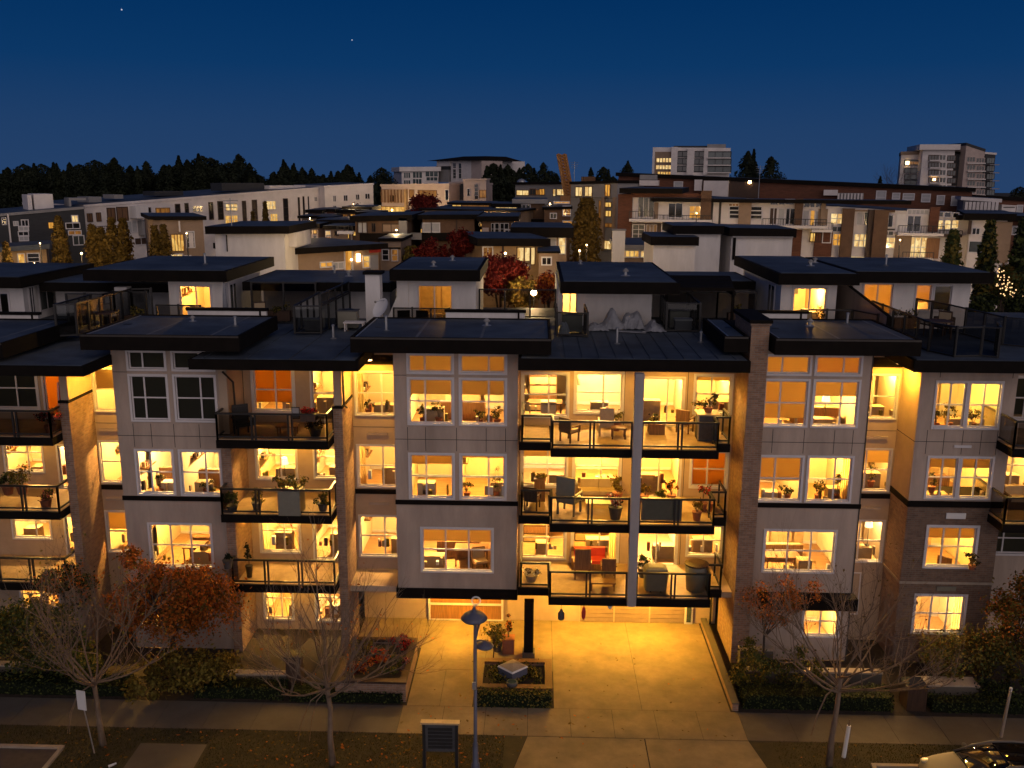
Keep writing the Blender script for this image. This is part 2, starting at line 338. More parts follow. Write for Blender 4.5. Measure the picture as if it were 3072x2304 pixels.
# ---------------------------------------------------------------- the apartment building
BL = thing('apartment_building', 'long four storey apartment building with grey bays, brick piers and lit windows above the driveway', 'apartment building', (0, 36.3, 0))
BAY, REC = 34.5, 36.3
def X(q, Y): return atY(q, Y).x
def carve(mb, x0, x1, z0, z1, y, ops, m, deep=.16, joints=None):
    xs = sorted({x0, x1, *[v for o in ops for v in o[:2]]}); zs = sorted({z0, z1, *[v for o in ops for v in o[2:4]]})
    for i in range(len(xs)-1):
        for k in range(len(zs)-1):
            a, b, c, d = xs[i], xs[i+1], zs[k], zs[k+1]; mx, mz = (a+b)/2, (c+d)/2
            if a < x0-1e-6 or b > x1+1e-6 or c < z0-1e-6 or d > z1+1e-6: continue
            if any(o[0] < mx < o[1] and o[2] < mz < o[3] for o in ops): continue
            mb.poly([(a, y, c), (b, y, c), (b, y, d), (a, y, d)], m)
    for a, b, c, d in [o[:4] for o in ops]:
        yb = y+deep
        mb.poly([(a, y, c), (a, y, d), (a, yb, d), (a, yb, c)], 'trim'); mb.poly([(b, y, d), (b, y, c), (b, yb, c), (b, yb, d)], 'trim')
        mb.poly([(a, y, c), (a, yb, c), (b, yb, c), (b, y, c)], 'trim'); mb.poly([(a, yb, d), (a, y, d), (b, y, d), (b, yb, d)], 'trim')
    for j in joints or []:
        a, b, c, d = j
        if a == b: mb.box(a-.012, a+.012, y-.004, y+.01, c, d, 'joint')
        else: mb.box(a, b, y-.004, y+.01, c-.012, c+.012, 'joint')
def window(x0, x1, z0, z1, y, cols=(.5,), rows=(.5,), blind=0, bm='blind', border=.085, glass='glass', parent=None, curt=None, name='window', bar=.03):
    mb = MB(); t = border
    if t:
        mb.box(x0-t, x0, y-.035, y+.02, z0-t, z1+t, 'trim'); mb.box(x1, x1+t, y-.035, y+.02, z0-t, z1+t, 'trim')
        mb.box(x0, x1, y-.035, y+.02, z1, z1+t, 'trim'); mb.box(x0, x1, y-.055, y+.02, z0-t, z0, 'trim')
    s = .045; ya, yb = y+.05, y+.10
    mb.box(x0, x0+s, ya, yb, z0, z1, 'trim'); mb.box(x1-s, x1, ya, yb, z0, z1, 'trim')
    mb.box(x0+s, x1-s, ya, yb, z1-s, z1, 'trim'); mb.box(x0+s, x1-s, ya, yb, z0, z0+s, 'trim')
    for c in cols: v = x0+(x1-x0)*c; mb.box(v-bar, v+bar, ya+.003, yb-.003, z0+s, z1-s, 'trim')
    for r in rows: v = z0+(z1-z0)*r; mb.box(x0+s, x1-s, ya+.006, yb-.006, v-bar*.9, v+bar*.9, 'trim')
    o = obj(name, mb, parent or BL)
    p = MB(); p.poly([(x0+s, y+.075, z0+s), (x1-s, y+.075, z0+s), (x1-s, y+.075, z1-s), (x0+s, y+.075, z1-s)], glass); obj('pane', p, o)
    if blind:
        b = MB(); zb = z1-(z1-z0)*blind
        b.box(x0+.01, x1-.01, y+.145, y+.150, zb, z1-.01, bm); b.box(x0+.01, x1-.01, y+.135, y+.16, zb-.03, zb, bm); obj('blind', b, o)
    if curt:
        for s_ in curt:
            b = MB(); wd = (x1-x0)*.17; n = 7; pts = []
            xa = x0 if s_ == 'l' else x1-wd
            for k in range(n+1): pts.append((xa+wd*k/n, y+.2+.03*(k % 2)))
            for k in range(n):
                b.poly([(*pts[k], z0-.3), (*pts[k+1], z0-.3), (*pts[k+1], z1), (*pts[k], z1)], 'curtain')
            obj('curtain', b, o)
    return o
def room(x0, x1, y0, y1, z0, z1, watts=120, wall='room_wall', lx=.5, ly=.45, dz=.45, col=None, lamps=None):
    col = col or RND.choice(TONES); watts = watts*RND.uniform(.8, 1.25)
    mb = MB()
    mb.poly([(x0, y1, z0), (x1, y1, z0), (x1, y1, z1), (x0, y1, z1)], wall)
    mb.poly([(x0, y0, z0), (x0, y1, z0), (x0, y1, z1), (x0, y0, z1)], wall); mb.poly([(x1, y1, z0), (x1, y0, z0), (x1, y0, z1), (x1, y1, z1)], wall)
    mb.poly([(x0, y0, z0), (x1, y0, z0), (x1, y1, z0), (x0, y1, z0)], 'room_floor'); mb.poly([(x0, y1, z1), (x1, y1, z1), (x1, y0, z1), (x0, y0, z1)], 'room_ceil')
    # door leaf, picture-rail and a darker niche on the back wall
    w_ = x1-x0
    if w_ > 2.5 and wall != 'room_dark':
        dx = x0+w_*RND.choice((.12, .62)); mb.box(dx, dx+.85, y1-.03, y1-.004, z0+.002, z0+2.05, 'wood_light')
        mb.box(x0+w_*.45, x0+w_*.45+.9, y1-.35, y1-.004, z0+.002, z0+RND.choice((.8, 1.9)), 'wood_light')
    if w_ > 1.6:
        px = x0+w_*RND.uniform(.25, .45); pz = z0+RND.uniform(1.2, 1.4)
        mb.box(px, px+RND.uniform(.4, .8), y1-.03, y1-.004, pz, pz+.5, RND.choice(('wood_dark', 'cushion', 'white_paint')))
        px = x0+w_*RND.uniform(.6, .8); mb.box(px, px+RND.uniform(.3, .5), y1-.03, y1-.004, pz+.1, pz+.45, RND.choice(('wood', 'stone_dark', 'terracotta')))
        sz = z0+RND.uniform(.9, 1.5); mb.box(x0+.004, x0+.28, y0+1.2, y0+2.2, sz, sz+.04, 'wood')
        for k in range(5): mb.box(x0+.05, x0+.2, y0+1.25+k*.18, y0+1.25+k*.18+RND.uniform(.05, .13), sz+.041, sz+RND.uniform(.15, .32), RND.choice(('terracotta', 'stone_dark', 'cushion', 'white_paint', 'wood_dark')))
        bx0 = x0+w_*RND.uniform(.15, .6)
        mb.box(bx0, bx0+RND.uniform(.5, 1.1), y0+.5, y0+.95, z0+.002, z0+RND.uniform(.55, .95), RND.choice(('wood_light', 'cushion', 'room_wall')))
        for k in range(4): qx = x0+w_*RND.uniform(.08, .9); mb.box(qx, qx+RND.uniform(.06, .16), y0+.12, y0+.26, z0+.5, z0+.5+RND.uniform(.12, .42), RND.choice(('terracotta', 'cushion', 'cushion', 'white_paint', 'wood_light', 'leaf_olive')))
    mb.box(x0+.02, x1-.02, y1-.02, y1-.004, z0+.003, z0+.12, 'trim')
    obj('room', mb, BL)
    if watts: point_light((x0+w_*lx, y0+(y1-y0)*ly, z1-dz), watts*ROOM_GAIN, col)
ROOM_GAIN, LAMP_GAIN = 2.9, 1.45
TONES = ((1, .52, .10), (1, .535, .12), (1, .58, .19), (1, .505, .085), (1, .55, .14))
F1, F2, F3, F4 = .35, 3.2, 6.2, 9.2
WT = 9.72, 11.45; W3 = 6.70, 8.44; W2 = 3.62, 5.38; TR = 11.74, 12.40
two = (.37,); twoR = (.63,); thr = (1/3, 2/3)
# ---- left bay (grey, over the maple) -----------------------------------------------------------
xl = [(-15.66, -14.27), (-13.92, -12.39)]
mb = MB()
ops = [(a, b, *WT) for a, b in xl]+[(a, b, *TR) for a, b in xl]+[(a, b, *W3) for a, b in xl]+[(-15.38, -12.95, *W2), (-16.1, -14.9, 1.0, 2.2)]
jz = [(-16.33, -12.22, 9.06, 9.06)]+[(x, x, 8.60, 9.55) for x in (-15.7, -15.0, -14.1, -13.1)]+[(-16.33, -15.75, 11.6, 11.6)]
carve(mb, -16.33, -12.22, 0, 12.66, BAY, ops, 'stucco', joints=jz)
mb.poly([(-16.33, REC, 0), (-16.33, BAY, 0), (-16.33, BAY, 12.66), (-16.33, REC, 12.66)], 'stucco'); mb.poly([(-12.22, BAY, 0), (-12.22, REC, 0), (-12.22, REC, 12.66), (-12.22, BAY, 12.66)], 'stucco')
obj('wall', mb, BL)
mb = MB(); mb.box(-16.36, -12.19, BAY-.05, BAY+.02, 6.40, 6.58, 'fascia'); obj('floor_band', mb, BL)
for i, (a, b) in enumerate(xl):
    window(a, b, *WT, BAY, (twoR, two)[1-i] if 0 else (two if i == 0 else twoR), blind=.985, bm='blind_grey'); window(a, b, *TR, BAY, two if i == 0 else twoR, (), blind=.97, bm='blind_grey')
    window(a, b, *W3, BAY, two if i == 0 else twoR)
window(-15.38, -12.95, *W2, BAY, thr); window(-16.1, -14.9, 1.0, 2.2, BAY, (.5,), (.5,)); room(-16.2, -14.5, BAY+.2, 38, .05, 2.7, 300)
room(-16.2, -12.3, BAY+.2, 39, F4, 12.5, 3, 'room_dark', dz=.9); room(-16.2, -14.1, BAY+.2, 38.5, F3, 8.9, 300, lx=.7); room(-14.05, -12.3, BAY+.2, 38.5, F3, 8.9, 330, lx=.7, ly=.6); room(-16.2, -12.3, BAY+.2, 39, F2, 5.9, 420, lx=.4)
# ---- centre bay (grey, over the walkway) -------------------------------------------------------
xc = [(-4.86, -3.21), (-2.87, -1.18)]
mb = MB()
ops = [(a, b, *WT) for a, b in xc]+[(a, b, *TR) for a, b in xc]+[(a, b, *W3) for a, b in xc]+[(-4.44, -1.68, *W2)]
jz = [(-5.45, -.68, 9.06, 9.06), (-5.45, -4.95, 11.6, 11.6)]+[(x, x, 8.60, 9.55) for x in (-4.95, -4.25, -3.05, -1.9, -1.15)]
carve(mb, -5.45, -.68, 2.85, 12.66, BAY, ops, 'stucco', joints=jz)
mb.poly([(-5.45, REC, 2.5), (-5.45, BAY, 2.5), (-5.45, BAY, 12.66), (-5.45, REC, 12.66)], 'stucco'); mb.poly([(-.68, BAY, 2.5), (-.68, REC, 2.5), (-.68, REC, 12.66), (-.68, BAY, 12.66)], 'stucco_warm')
obj('wall', mb, BL)
mb = MB(); mb.box(-5.48, -.65, BAY-.05, BAY+.02, 6.40, 6.58, 'fascia'); obj('floor_band', mb, BL)
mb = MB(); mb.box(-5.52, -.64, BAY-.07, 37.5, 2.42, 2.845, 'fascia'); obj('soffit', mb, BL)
bl = [(.40, .40), (.30, 0)]
for i, (a, b) in enumerate(xc):
    c = two if i == 0 else twoR
    window(a, b, *WT, BAY, c, blind=.34); window(a, b, *TR, BAY, c, (), blind=.97); window(a, b, *W3, BAY, c, blind=(.22, .06)[i])
window(-4.44, -1.68, *W2, BAY, thr, blind=.3)
room(-5.3, -.8, BAY+.2, 39, F4, 12.5, 520, lx=.45, dz=1.2); room(-5.3, -3.1, BAY+.2, 38.5, F3, 8.9, 260); room(-3.0, -.8, BAY+.2, 38.5, F3, 8.9, 380, lx=.4); room(-5.3, -.8, BAY+.2, 39, F2, 5.9, 460, lx=.35)
# ---- right bay (beside the chimney) ------------------------------------------------------------
xr = [(8.70, 10.30), (10.57, 12.20)]
WT_, W3_, W2_, TR_ = (9.82, 11.55), (6.80, 8.54), (3.85, 5.52), (11.84, 12.50)
mb = MB()
ops = [(a, b, *WT_) for a, b in xr]+[(a, b, *TR_) for a, b in xr]+[(a, b, *W3_) for a, b in xr]+[(9.10, 11.80, *W2_), (10.85, 12.20, 1.10, 2.28)]
jz = [(8.6, 12.66, 9.14, 9.14)]+[(x, x, 8.7, 9.65) for x in (9.1, 10.3, 11.45, 12.15)]
carve(mb, 8.62, 12.66, 0, 12.72, BAY, ops, 'stucco', joints=jz)
mb.poly([(12.66, BAY, 0), (12.66, REC, 0), (12.66, REC, 12.72), (12.66, BAY, 12.72)], 'stucco'); mb.box(12.62, 12.66, BAY-.03, BAY+.01, 0, 12.7, 'joint')
obj('wall', mb, BL)
mb = MB(); mb.box(8.62, 12.69, BAY-.05, BAY+.02, 6.50, 6.68, 'fascia'); obj('floor_band', mb, BL)
for i, (a, b) in enumerate(xr):
    c = two if i == 0 else twoR
    window(a, b, *WT_, BAY, c, blind=(.84, .33)[i]); window(a, b, *TR_, BAY, c, (), blind=(.97, .97)[i], bm=('blind', 'curtain')[i]); window(a, b, *W3_, BAY, c, blind=(.55, 0)[i], curt=(None, 'r')[i])
window(9.10, 11.80, *W2_, BAY, thr); window(10.85, 12.20, 1.10, 2.28, BAY, (.5,), (.5,))
room(8.7, 12.55, BAY+.2, 39, F4, 12.55, 560, lx=.62, dz=1.2); room(8.7, 10.45, BAY+.2, 38.5, F3, 9, 300); room(10.5, 12.55, BAY+.2, 38.5, F3, 9, 400, lx=.5); room(8.7, 12.55, BAY+.2, 39, F2, 5.9, 500, lx=.35); room(8.7, 12.55, BAY+.2, 38, .05, 2.6, 250, lx=.7)
mb = MB(); mb.box(8.9, 12.72, BAY-.6, BAY-.01, 2.45, 2.95, 'fascia'); obj('entrance_canopy', mb, BL)
# ---- brick based bay ---------------------------------------------------------------------------
mb = MB()
xb = [(15.14, 16.23), (16.39, 17.52)]
ops = [(a, b, 9.83, 11.55) for a, b in xb]+[(a, b, 7.02, 8.60) for a, b in xb]
jz = [(14.5, 18.1, 9.24, 9.24)]+[(x, x, 8.75, 9.7) for x in (14.95, 15.6, 16.3, 17.0, 17.6)]+[(x, x, 11.75, 12.1) for x in (15.2, 17.9)]
carve(mb, 14.5, 18.1, 6.7, 12.15, BAY, ops, 'stucco', joints=jz)
mb.poly([(14.5, REC, 6.7), (14.5, BAY, 6.7), (14.5, BAY, 12.15), (14.5, REC, 12.15)], 'stucco_warm'); mb.poly([(18.1, BAY, 6.7), (18.1, REC, 6.7), (18.1, REC, 12.15), (18.1, BAY, 12.15)], 'stucco')  # lamp-lit side takes the warm stucco, its light painted in
mb.box(14.497, 14.5, BAY, REC, 9.22, 9.25, 'joint')
obj('wall', mb, BL)
mb = MB(); ops2 = [(15.40, 17.26, 4.17, 5.78), (15.22, 17.12, 1.36, 2.88)]
carve(mb, 14.5, 18.1, 0, 6.7, BAY, ops2, 'brick_shaded')
mb.poly([(14.5, REC, 0), (14.5, BAY, 0), (14.5, BAY, 6.7), (14.5, REC, 6.7)], 'brick'); mb.poly([(18.1, BAY, 0), (18.1, REC, 0), (18.1, REC, 6.7), (18.1, BAY, 6.7)], 'brick_shaded')  # lamp-lit side takes the lighter brick, other faces the shaded copy
obj('brick_wall', mb, BL)
mb = MB(); mb.box(14.46, 18.14, BAY-.06, REC-.01, 6.62, 6.86, 'fascia'); obj('floor_band', mb, BL)
mb = MB(); mb.box(14.47, 18.13, BAY-.04, REC-.01, 3.40, 3.50, 'concrete_cap'); obj('floor_band', mb, BL)
mb = MB(); mb.box(16.0, 16.75, BAY-.05, BAY-.004, 6.15, 6.38, 'white_paint'); obj('vent_cover', mb, BL)
mb = MB(); mb.box(15.95, 16.7, BAY-.05, BAY-.004, 3.12, 3.30, 'grey_plastic'); obj('vent_cover', mb, BL)
mb = MB(); mb.box(16.0, 16.65, BAY-.05, BAY-.006, 9.02, 9.12, 'trim'); obj('vent_cover', mb, BL)
for i, (a, b) in enumerate(xb):
    window(a, b, 9.83, 11.55, BAY); window(a, b, 7.02, 8.60, BAY, blind=.25)
window(15.40, 17.26, 4.17, 5.78, BAY, thr, blind=.28, border=.1); window(15.22, 17.12, 1.36, 2.88, BAY, thr, border=.1, curt='r')
room(14.6, 18.0, BAY+.2, 39, F4, 11.95, 320, lx=.3, col=(1, .55, .09)); room(14.6, 18.0, BAY+.2, 39, F3+.1, 8.95, 330, lx=.4); room(14.6, 18.0, BAY+.2, 39, F2, 6.0, 360, lx=.6); room(14.6, 18.0, BAY+.2, 38.5, .05, 3.1, 330, lx=.4)
# ---- narrow recessed strips --------------------------------------------------------------------
def strip(x0, x1, wx0, wx1, dz, zb, ztop, cols, watts, blinds, mats='stucco_warm', curts=(None,)*3):
    mb = MB(); zz = [(9.60+dz, 11.33+dz), (6.54+dz, 8.26+dz), (3.46+dz, 5.20+dz)]
    jz = [(x0, x1, 9.06+dz, 9.06+dz)]
    carve(mb, x0, x1, zb, ztop, REC, [(wx0, wx1, *z) for z in zz], mats, joints=jz)
    obj('wall', mb, BL)
    for i, z in enumerate(zz):
        window(wx0, wx1, *z, REC, cols, blind=blinds[i], border=.07, curt=curts[i])
        room(x0+.05, x1+.35, REC+.2, 39.5, (F4, F3, F2)[i], (11.95, 8.95, 5.95)[i], watts[i], ly=.3, lx=.8)
    mb = MB(); mb.box(x0+.01, x1-.01, REC-.05, REC-.004, 6.20+dz, 6.40+dz, 'fascia'); obj('floor_band', mb, BL)
    for z in (8.72, 5.72):
        mb = MB(); cxm = (wx0+wx1)/2+.05; mb.box(cxm-.42, cxm+.42, REC-.06, REC-.005, z+dz, z+dz+.10, 'stucco'); obj('vent_cover', mb, BL)
    mb = MB(); mb.box(x0+.25, x1-.02, REC-.03, REC-.005, 11.66+dz, 12.06+dz, 'fascia'); obj('louvre', mb, BL)
strip(-18.07, -16.33, -17.98, -17.12, 0, 0, 12.2, (), (330, 420, 330), (.5, 0, .45))
strip(-7.43, -5.45, -7.27, -5.72, -.02, 2.3, 12.2, (.66,), (330, 230, 300), (0, .0, 0), curts=('l', 'l', None))
strip(12.66, 14.5, 13.02, 14.36, .1, 0, 12.25, (.30,), (330, 330, 330), (0, .32, 0))
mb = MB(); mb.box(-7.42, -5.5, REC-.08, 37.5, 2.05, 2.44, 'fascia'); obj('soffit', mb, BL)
window(12.9, 13.58, 1.2, 3.0, REC, (), (.3,), blind=.6, bm='blind_grey', border=.05); room(12.7, 14.45, REC+.2, 39, .05, 3.1, 60)
# ---- piers and the chimney ---------------------------------------------------------------------
for x0, x1, zt in ((-18.42, -18.07, 10.38), (-7.78, -7.43, 10.30), (-12.21, -11.85, 9.1)):
    mb = MB(); mb.box(x0, x1, 34.3, REC-.01, 0, zt, 'brick'); obj('brick_pier', mb, BL)
    mb = MB(); mb.box(x0-.03, x1+.03, 34.26, REC-.01, zt, zt+.1, 'fascia'); obj('pier_cap', mb, BL)
    mb = MB(); mb.box(x0+.02, x1-.02, 34.4, REC-.01, zt+.1, 12.1, 'stucco_warm'); obj('upper_pier', mb, BL)
mb = MB(); mb.box(7.95, 8.618, 34.12, 37.0, 0, 13.72, 'brick'); ch = obj('chimney', mb, BL)
mb = MB(); mb.box(7.90, 8.67, 34.07, 37.05, 13.72, 13.80, 'brick'); mb.box(7.86, 8.71, 34.03, 37.09, 13.80, 13.92, 'fascia'); obj('chimney_cap', mb, ch)
# ---- balcony back walls ------------------------------------------------------------------------
def backwall(x0, x1, z0, z1, wins, m='stucco_warm', y=REC, joints=None):
    mb = MB(); carve(mb, x0, x1, z0, z1, y, [w_[:4] for w_ in wins], m, joints=joints); obj('wall', mb, BL)
    for w_ in wins: window(*w_[:4], y, **w_[4])
kw = lambda **k: k
dn = kw(cols=(.5,), rows=(), name='patio_door', border=.06)
backwall(-11.85, -7.78, 0, 12.1, [
    (-11.42, -9.86, 9.70, 11.38, kw(cols=(.55,), blind=.8, bm='blind_orange', border=.12)), (-9.05, -8.02, 9.28, 11.36, kw(cols=(), rows=(.55,))),
    (-11.46, -9.86, 6.80, 8.10, kw(cols=(.60,), rows=(.74,))), (-9.05, -8.05, 6.86, 8.10, kw(cols=(), rows=(.7,))),
    (-11.46, -9.86, 3.56, 4.85, kw(cols=(.60,), rows=(.70,), curt='l')), (-9.2, -8.0, 3.25, 4.95, kw(cols=(.62,), rows=(), name='patio_door')),
    (-11.46, -10.30, .5, 1.75, kw(cols=(.6,), rows=(.72,))), (-9.25, -8.1, .45, 1.7, kw(cols=(.5,), rows=(.8,)))], 'stucco_warm')
room(-11.8, -9.6, REC+.2, 40, F4, 11.9, 200, col=(1, .5, .08)); room(-9.5, -7.8, REC+.2, 40, F4, 11.9, 260); room(-11.8, -9.6, REC+.2, 40, F3, 8.8, 480); room(-9.5, -7.8, REC+.2, 40, F3, 8.8, 380)
room(-11.8, -9.6, REC+.2, 40, F2, 5.8, 420); room(-9.5, -7.8, REC+.2, 40, F2, 5.8, 480); room(-11.8, -9.6, REC+.2, 40, .05, 2.7, 360); room(-9.5, -7.8, REC+.2, 40, .05, 2.7, 300)
tw = [(-.50, 1.26, kw(cols=(.58,), border=.1)), (1.62, 3.45, kw(cols=(.60,), border=.1)), (4.30, 5.90, None), (6.40, 7.78, kw(cols=(.46,), border=.1))]
zz4 = [(9.62, 11.32), (9.80, 11.36), (9.22, 11.2), (9.84, 11.32)]; zz3 = [(6.66, 8.42), (6.82, 8.15), (6.23, 8.2), (6.72, 8.15)]; zz2 = [(3.50, 5.2), (3.40, 5.0), (3.23, 5.0), (3.72, 4.95)]
wl = []
for fl, zz in enumerate((zz4, zz3, zz2)):
    for i, (a, b, k) in enumerate(tw):
        if k is None: k = kw(cols=((.62,), (.48,), (.5,))[fl], rows=((), (.86,), ())[fl], name='patio_door', border=.08)
        else: k = dict(k)
        if fl == 0 and i == 3: k['blind'] = .12
        if fl == 1 and i == 0: k['blind'] = .3
        if fl == 1 and i == 3: k['blind'] = .97; k['bm'] = 'blind_orange'
        if fl == 2 and i == 1: k['rows'] = (); k['curt'] = 'r'
        wl.append((a, b, *zz[i], k))
backwall(-.68, 7.95, 2.9, 12.1, wl, 'stucco_warm', joints=[(3.56, 3.56, 3, 12.0), (6.08, 6.08, 3, 12)])
for z0, z1, ww in ((F4, 11.95, (460, 620, 560, 330)), (F3, 8.9, (380, 600, 620, 120)), (F2, 5.9, (560, 420, 620, 240))):
    for (a, b), w_ in zip(((-.65, 1.5), (1.55, 3.75), (4.0, 6.1), (6.15, 7.9)), ww): room(a, b, REC+.2, 40, z0, z1, w_)
backwall(-24, -18.42, 0, 12.0, [(-22.6, -20.40, 9.66, 11.3, kw(cols=(.62,), blind=.985, bm='blind_grey', border=.12)), (-20.05, -19.2, 9.25, 11.25, kw(cols=(), rows=(), name='patio_door', blind=.98, bm='blind_orange')),
    (-22.0, -20.45, 6.95, 8.05, kw(cols=(.6,), rows=(.72,))), (-19.75, -18.9, 6.25, 8.05, kw(cols=(.5,), rows=(), name='patio_door')),
    (-22.0, -20.45, 4.0, 4.98, kw(cols=(.6,), rows=(.75,))), (-19.75, -18.9, 3.25, 4.95, kw(cols=(.5,), rows=(), name='patio_door')), (-22, -20.4, .8, 2, kw())], 'stucco_warm')
room(-23, -20.3, REC+.2, 40, F4, 11.9, 6, 'room_dark'); room(-20.2, -18.5, REC+.2, 40, F4, 11.9, 160, col=(1, .5, .08)); room(-23, -20.2, REC+.2, 40, F3, 8.8, 360); room(-20.1, -18.5, REC+.2, 40, F3, 8.8, 400); room(-23, -20.2, REC+.2, 40, F2, 5.8, 330); room(-20.1, -18.5, REC+.2, 40, F2, 5.8, 400); room(-23, -18.5, REC+.2, 40, .05, 2.7, 250)
backwall(18.1, 24, 0, 12.1, [(18.7, 20.2, 9.75, 11.4, kw(blind=.9, bm='blind_grey', border=.1)), (18.35, 20.2, 6.3, 8.3, kw(cols=(.5,), rows=(.74,), name='patio_door')), (18.3, 20.3, 4.0, 5.3, kw(blind=.97, bm='blind_grey'))], 'stucco')
room(18.2, 21, REC+.2, 40, F4, 11.9, 10); room(18.2, 21, REC+.2, 40, F3, 8.9, 330); room(18.2, 21, REC+.2, 40, F2, 5.9, 8, 'room_dark')
# ---- ground level behind the driveway: gate, entry wall -----------------------------------------
mb = MB(); mb.box(-7.43, 2.0, 37.5, 37.7, 0, 2.6, 'stucco_warm'); obj('wall', mb, BL); mb = MB(); mb.box(6.95, 7.95, 37.5, 37.7, 0, 2.6, 'stucco_warm'); obj('wall', mb, BL)
mb = MB()
for k in range(13): mb.box(2.0, 6.6, 37.46, 37.5, .02+k*.2, .20+k*.2, 'tan_far')
for x in (2.0, 3.5, 5.05): mb.box(x, x+.06, 37.43, 37.455, .02, 2.6, 'stucco_warm')
mb.box(6.6, 6.95, 37.40, 37.6, 0, 2.6, 'trim'); mb.box(6.68, 6.87, 37.37, 37.399, .1, 1.6, 'glass_teal'); obj('garage_gate', mb, BL)
mb = MB(); mb.box(-4.55, -1.35, 37.42, 37.495, 0, 2.45, 'wood_panel')
for x in (-4.6, -1.4): mb.box(x, x+.09, 37.38, 37.42, 0, 2.4, 'trim')
mb.box(-4.6, -1.31, 37.36, 37.38, .72, .82, 'trim'); mb.box(-4.6, -1.31, 37.36, 37.38, 0, .06, 'trim'); obj('entry_panel', mb, BL)
mb = MB(); mb.box(-.36, .02, 34.25, 34.6, 0, 2.42, 'fascia'); mb.box(-.42, .08, 34.19, 34.66, 0, .22, 'stone_dark'); obj('post', mb, BL)
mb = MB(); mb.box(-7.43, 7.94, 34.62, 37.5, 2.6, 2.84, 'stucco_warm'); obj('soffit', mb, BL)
# white column in front of the terraces
mb = MB(); mb.box(3.58, 3.91, 32.72, 33.05, 3.05, 12.12, 'column_paint'); obj('column', mb, BL)
# drain pipes
def pipe(pts, r=.045): mb = MB(); mb.tube(pts, [r]*len(pts), 'dark_metal', 6); obj('drainpipe', mb, BL)
pipe([(7.72, 37.40, .05), (7.72, 37.40, 2.55)]); pipe([(-7.36, 34.9, 10.2), (-7.36, 34.35, 10.45), (-7.36, 34.3, 12.0)], .04); pipe([(-11.72, 34.8, 9.3), (-11.72, 34.7, 11.2), (-11.95, 34.25, 11.7)], .04); pipe([(7.78, 35.9, 3.3), (7.78, 35.9, 5.8)])
# ---- balconies ----------------------------------------------------------------------------------
LIGHTS = []
def soffit_lamp(x, y, z, par, w_, col=(1, .50, .045)):
    mb = MB(); mb.lathe((x, y, z-.03), [(.07, 0), (.10, .01), (.10, .028)], 'bulb_glow', 12); obj('downlight', mb, par); spot_light((x, y, z-.06), w_*LAMP_GAIN, col)
def rail(par, pts, zd, h=1.05, gl='glass', pairs=True, name='railing', seg=1.25):
    """posts, top and bottom rails and glass along a polyline at deck level zd"""
    mb = MB(); gm = MB()
    for k in range(len(pts)-1):
        a, b = Vector((*pts[k], 0)), Vector((*pts[k+1], 0)); Ln = (b-a).length; d = (b-a)/Ln; nn = Vector((-d.y, d.x, 0))
        n = max(1, round(Ln/seg)); c = (a+b)/2
        mb.obox(c, d, nn, Ln/2+.02, .028, zd+h-.05, zd+h, 'dark_metal'); mb.obox(c, d, nn, Ln/2, .02, zd+.09, zd+.13, 'dark_metal')
        mb.obox(c, d, nn, Ln/2-.03, .012, zd+h-.13, zd+h-.105, 'dark_metal')
        for j in range(n+1):
            p = a+d*(Ln*j/n)
            for o in ((-.075, .075) if pairs and 0 < j < n else (0,)):
                q = p+d*o; mb.obox(q, d, nn, .022, .022, zd, zd+h-.05, 'dark_metal')
        for j in range(n):
            u, v = a+d*(Ln*j/n+.1), a+d*(Ln*(j+1)/n-.1)
            gm.poly([(u.x, u.y, zd+.15), (v.x, v.y, zd+.15), (v.x, v.y, zd+h-.14), (u.x, u.y, zd+h-.14)], gl)
    o = obj(name, mb, par); obj('glass_panel', gm, o if par.parent is None else par); return o
def balcony(x0, x1, y0, zd, fb, lamps=(), gl='glass', steps=None, w_=25, floor='balcony_floor', fas='fascia', y1=REC, rails=None, tube_=None):
    mb = MB(); mb.box(x0, x1, y0, y1-.006, zd-.34, zd-.03, fas); mb.box(x0+.02, x1-.02, y0+.1, y1-.02, zd-.028, zd, floor)
    for s_ in steps or []: mb.box(*s_, zd-.34, zd-.03, fas); mb.box(s_[0]+.03, s_[1]-.03, s_[2]+.1, s_[3]-.03, zd-.026, zd+.002, floor)
    mb.box(x0+.04, x1-.04, y0+.08, y1-.02, zd-.352, zd-.342, 'stucco_warm')
    o = obj('balcony', mb, BL)
    # rails are a part of the balcony
    for r in rails or [[(x0+.05, y1-.3), (x0+.05, y0+.06), (x1-.05, y0+.06), (x1-.05, y1-.3)]]:
        m2 = MB(); gm = MB(); h = 1.05
        for k in range(len(r)-1):
            a, b = Vector((*r[k], 0)), Vector((*r[k+1], 0)); Ln = (b-a).length; d = (b-a)/Ln; nn = Vector((-d.y, d.x, 0)); n = max(1, round(Ln/1.35)); c = (a+b)/2
            m2.obox(c, d, nn, Ln/2+.03, .04, zd+h-.07, zd+h, 'dark_metal'); m2.obox(c, d, nn, Ln/2, .025, zd+.08, zd+.14, 'dark_metal')
            for j in range(n+1):
                p = a+d*(Ln*j/n)
                for q_ in ((-.07, .07) if 0 < j < n else (0,)): m2.obox(p+d*q_, d, nn, .032, .032, zd-.2, zd+h-.07, 'dark_metal')
            for j in range(n):
                u, v = a+d*(Ln*j/n+.09), a+d*(Ln*(j+1)/n-.09)
                gm.poly([(u.x, u.y, zd+.15), (v.x, v.y, zd+.15), (v.x, v.y, zd+h-.09), (u.x, u.y, zd+h-.09)], gl)
        obj('railing', m2, o); obj('glass_panel', gm, o)
    for lx, ly, lz in lamps: soffit_lamp(lx, ly, lz, o, w_)
    return o
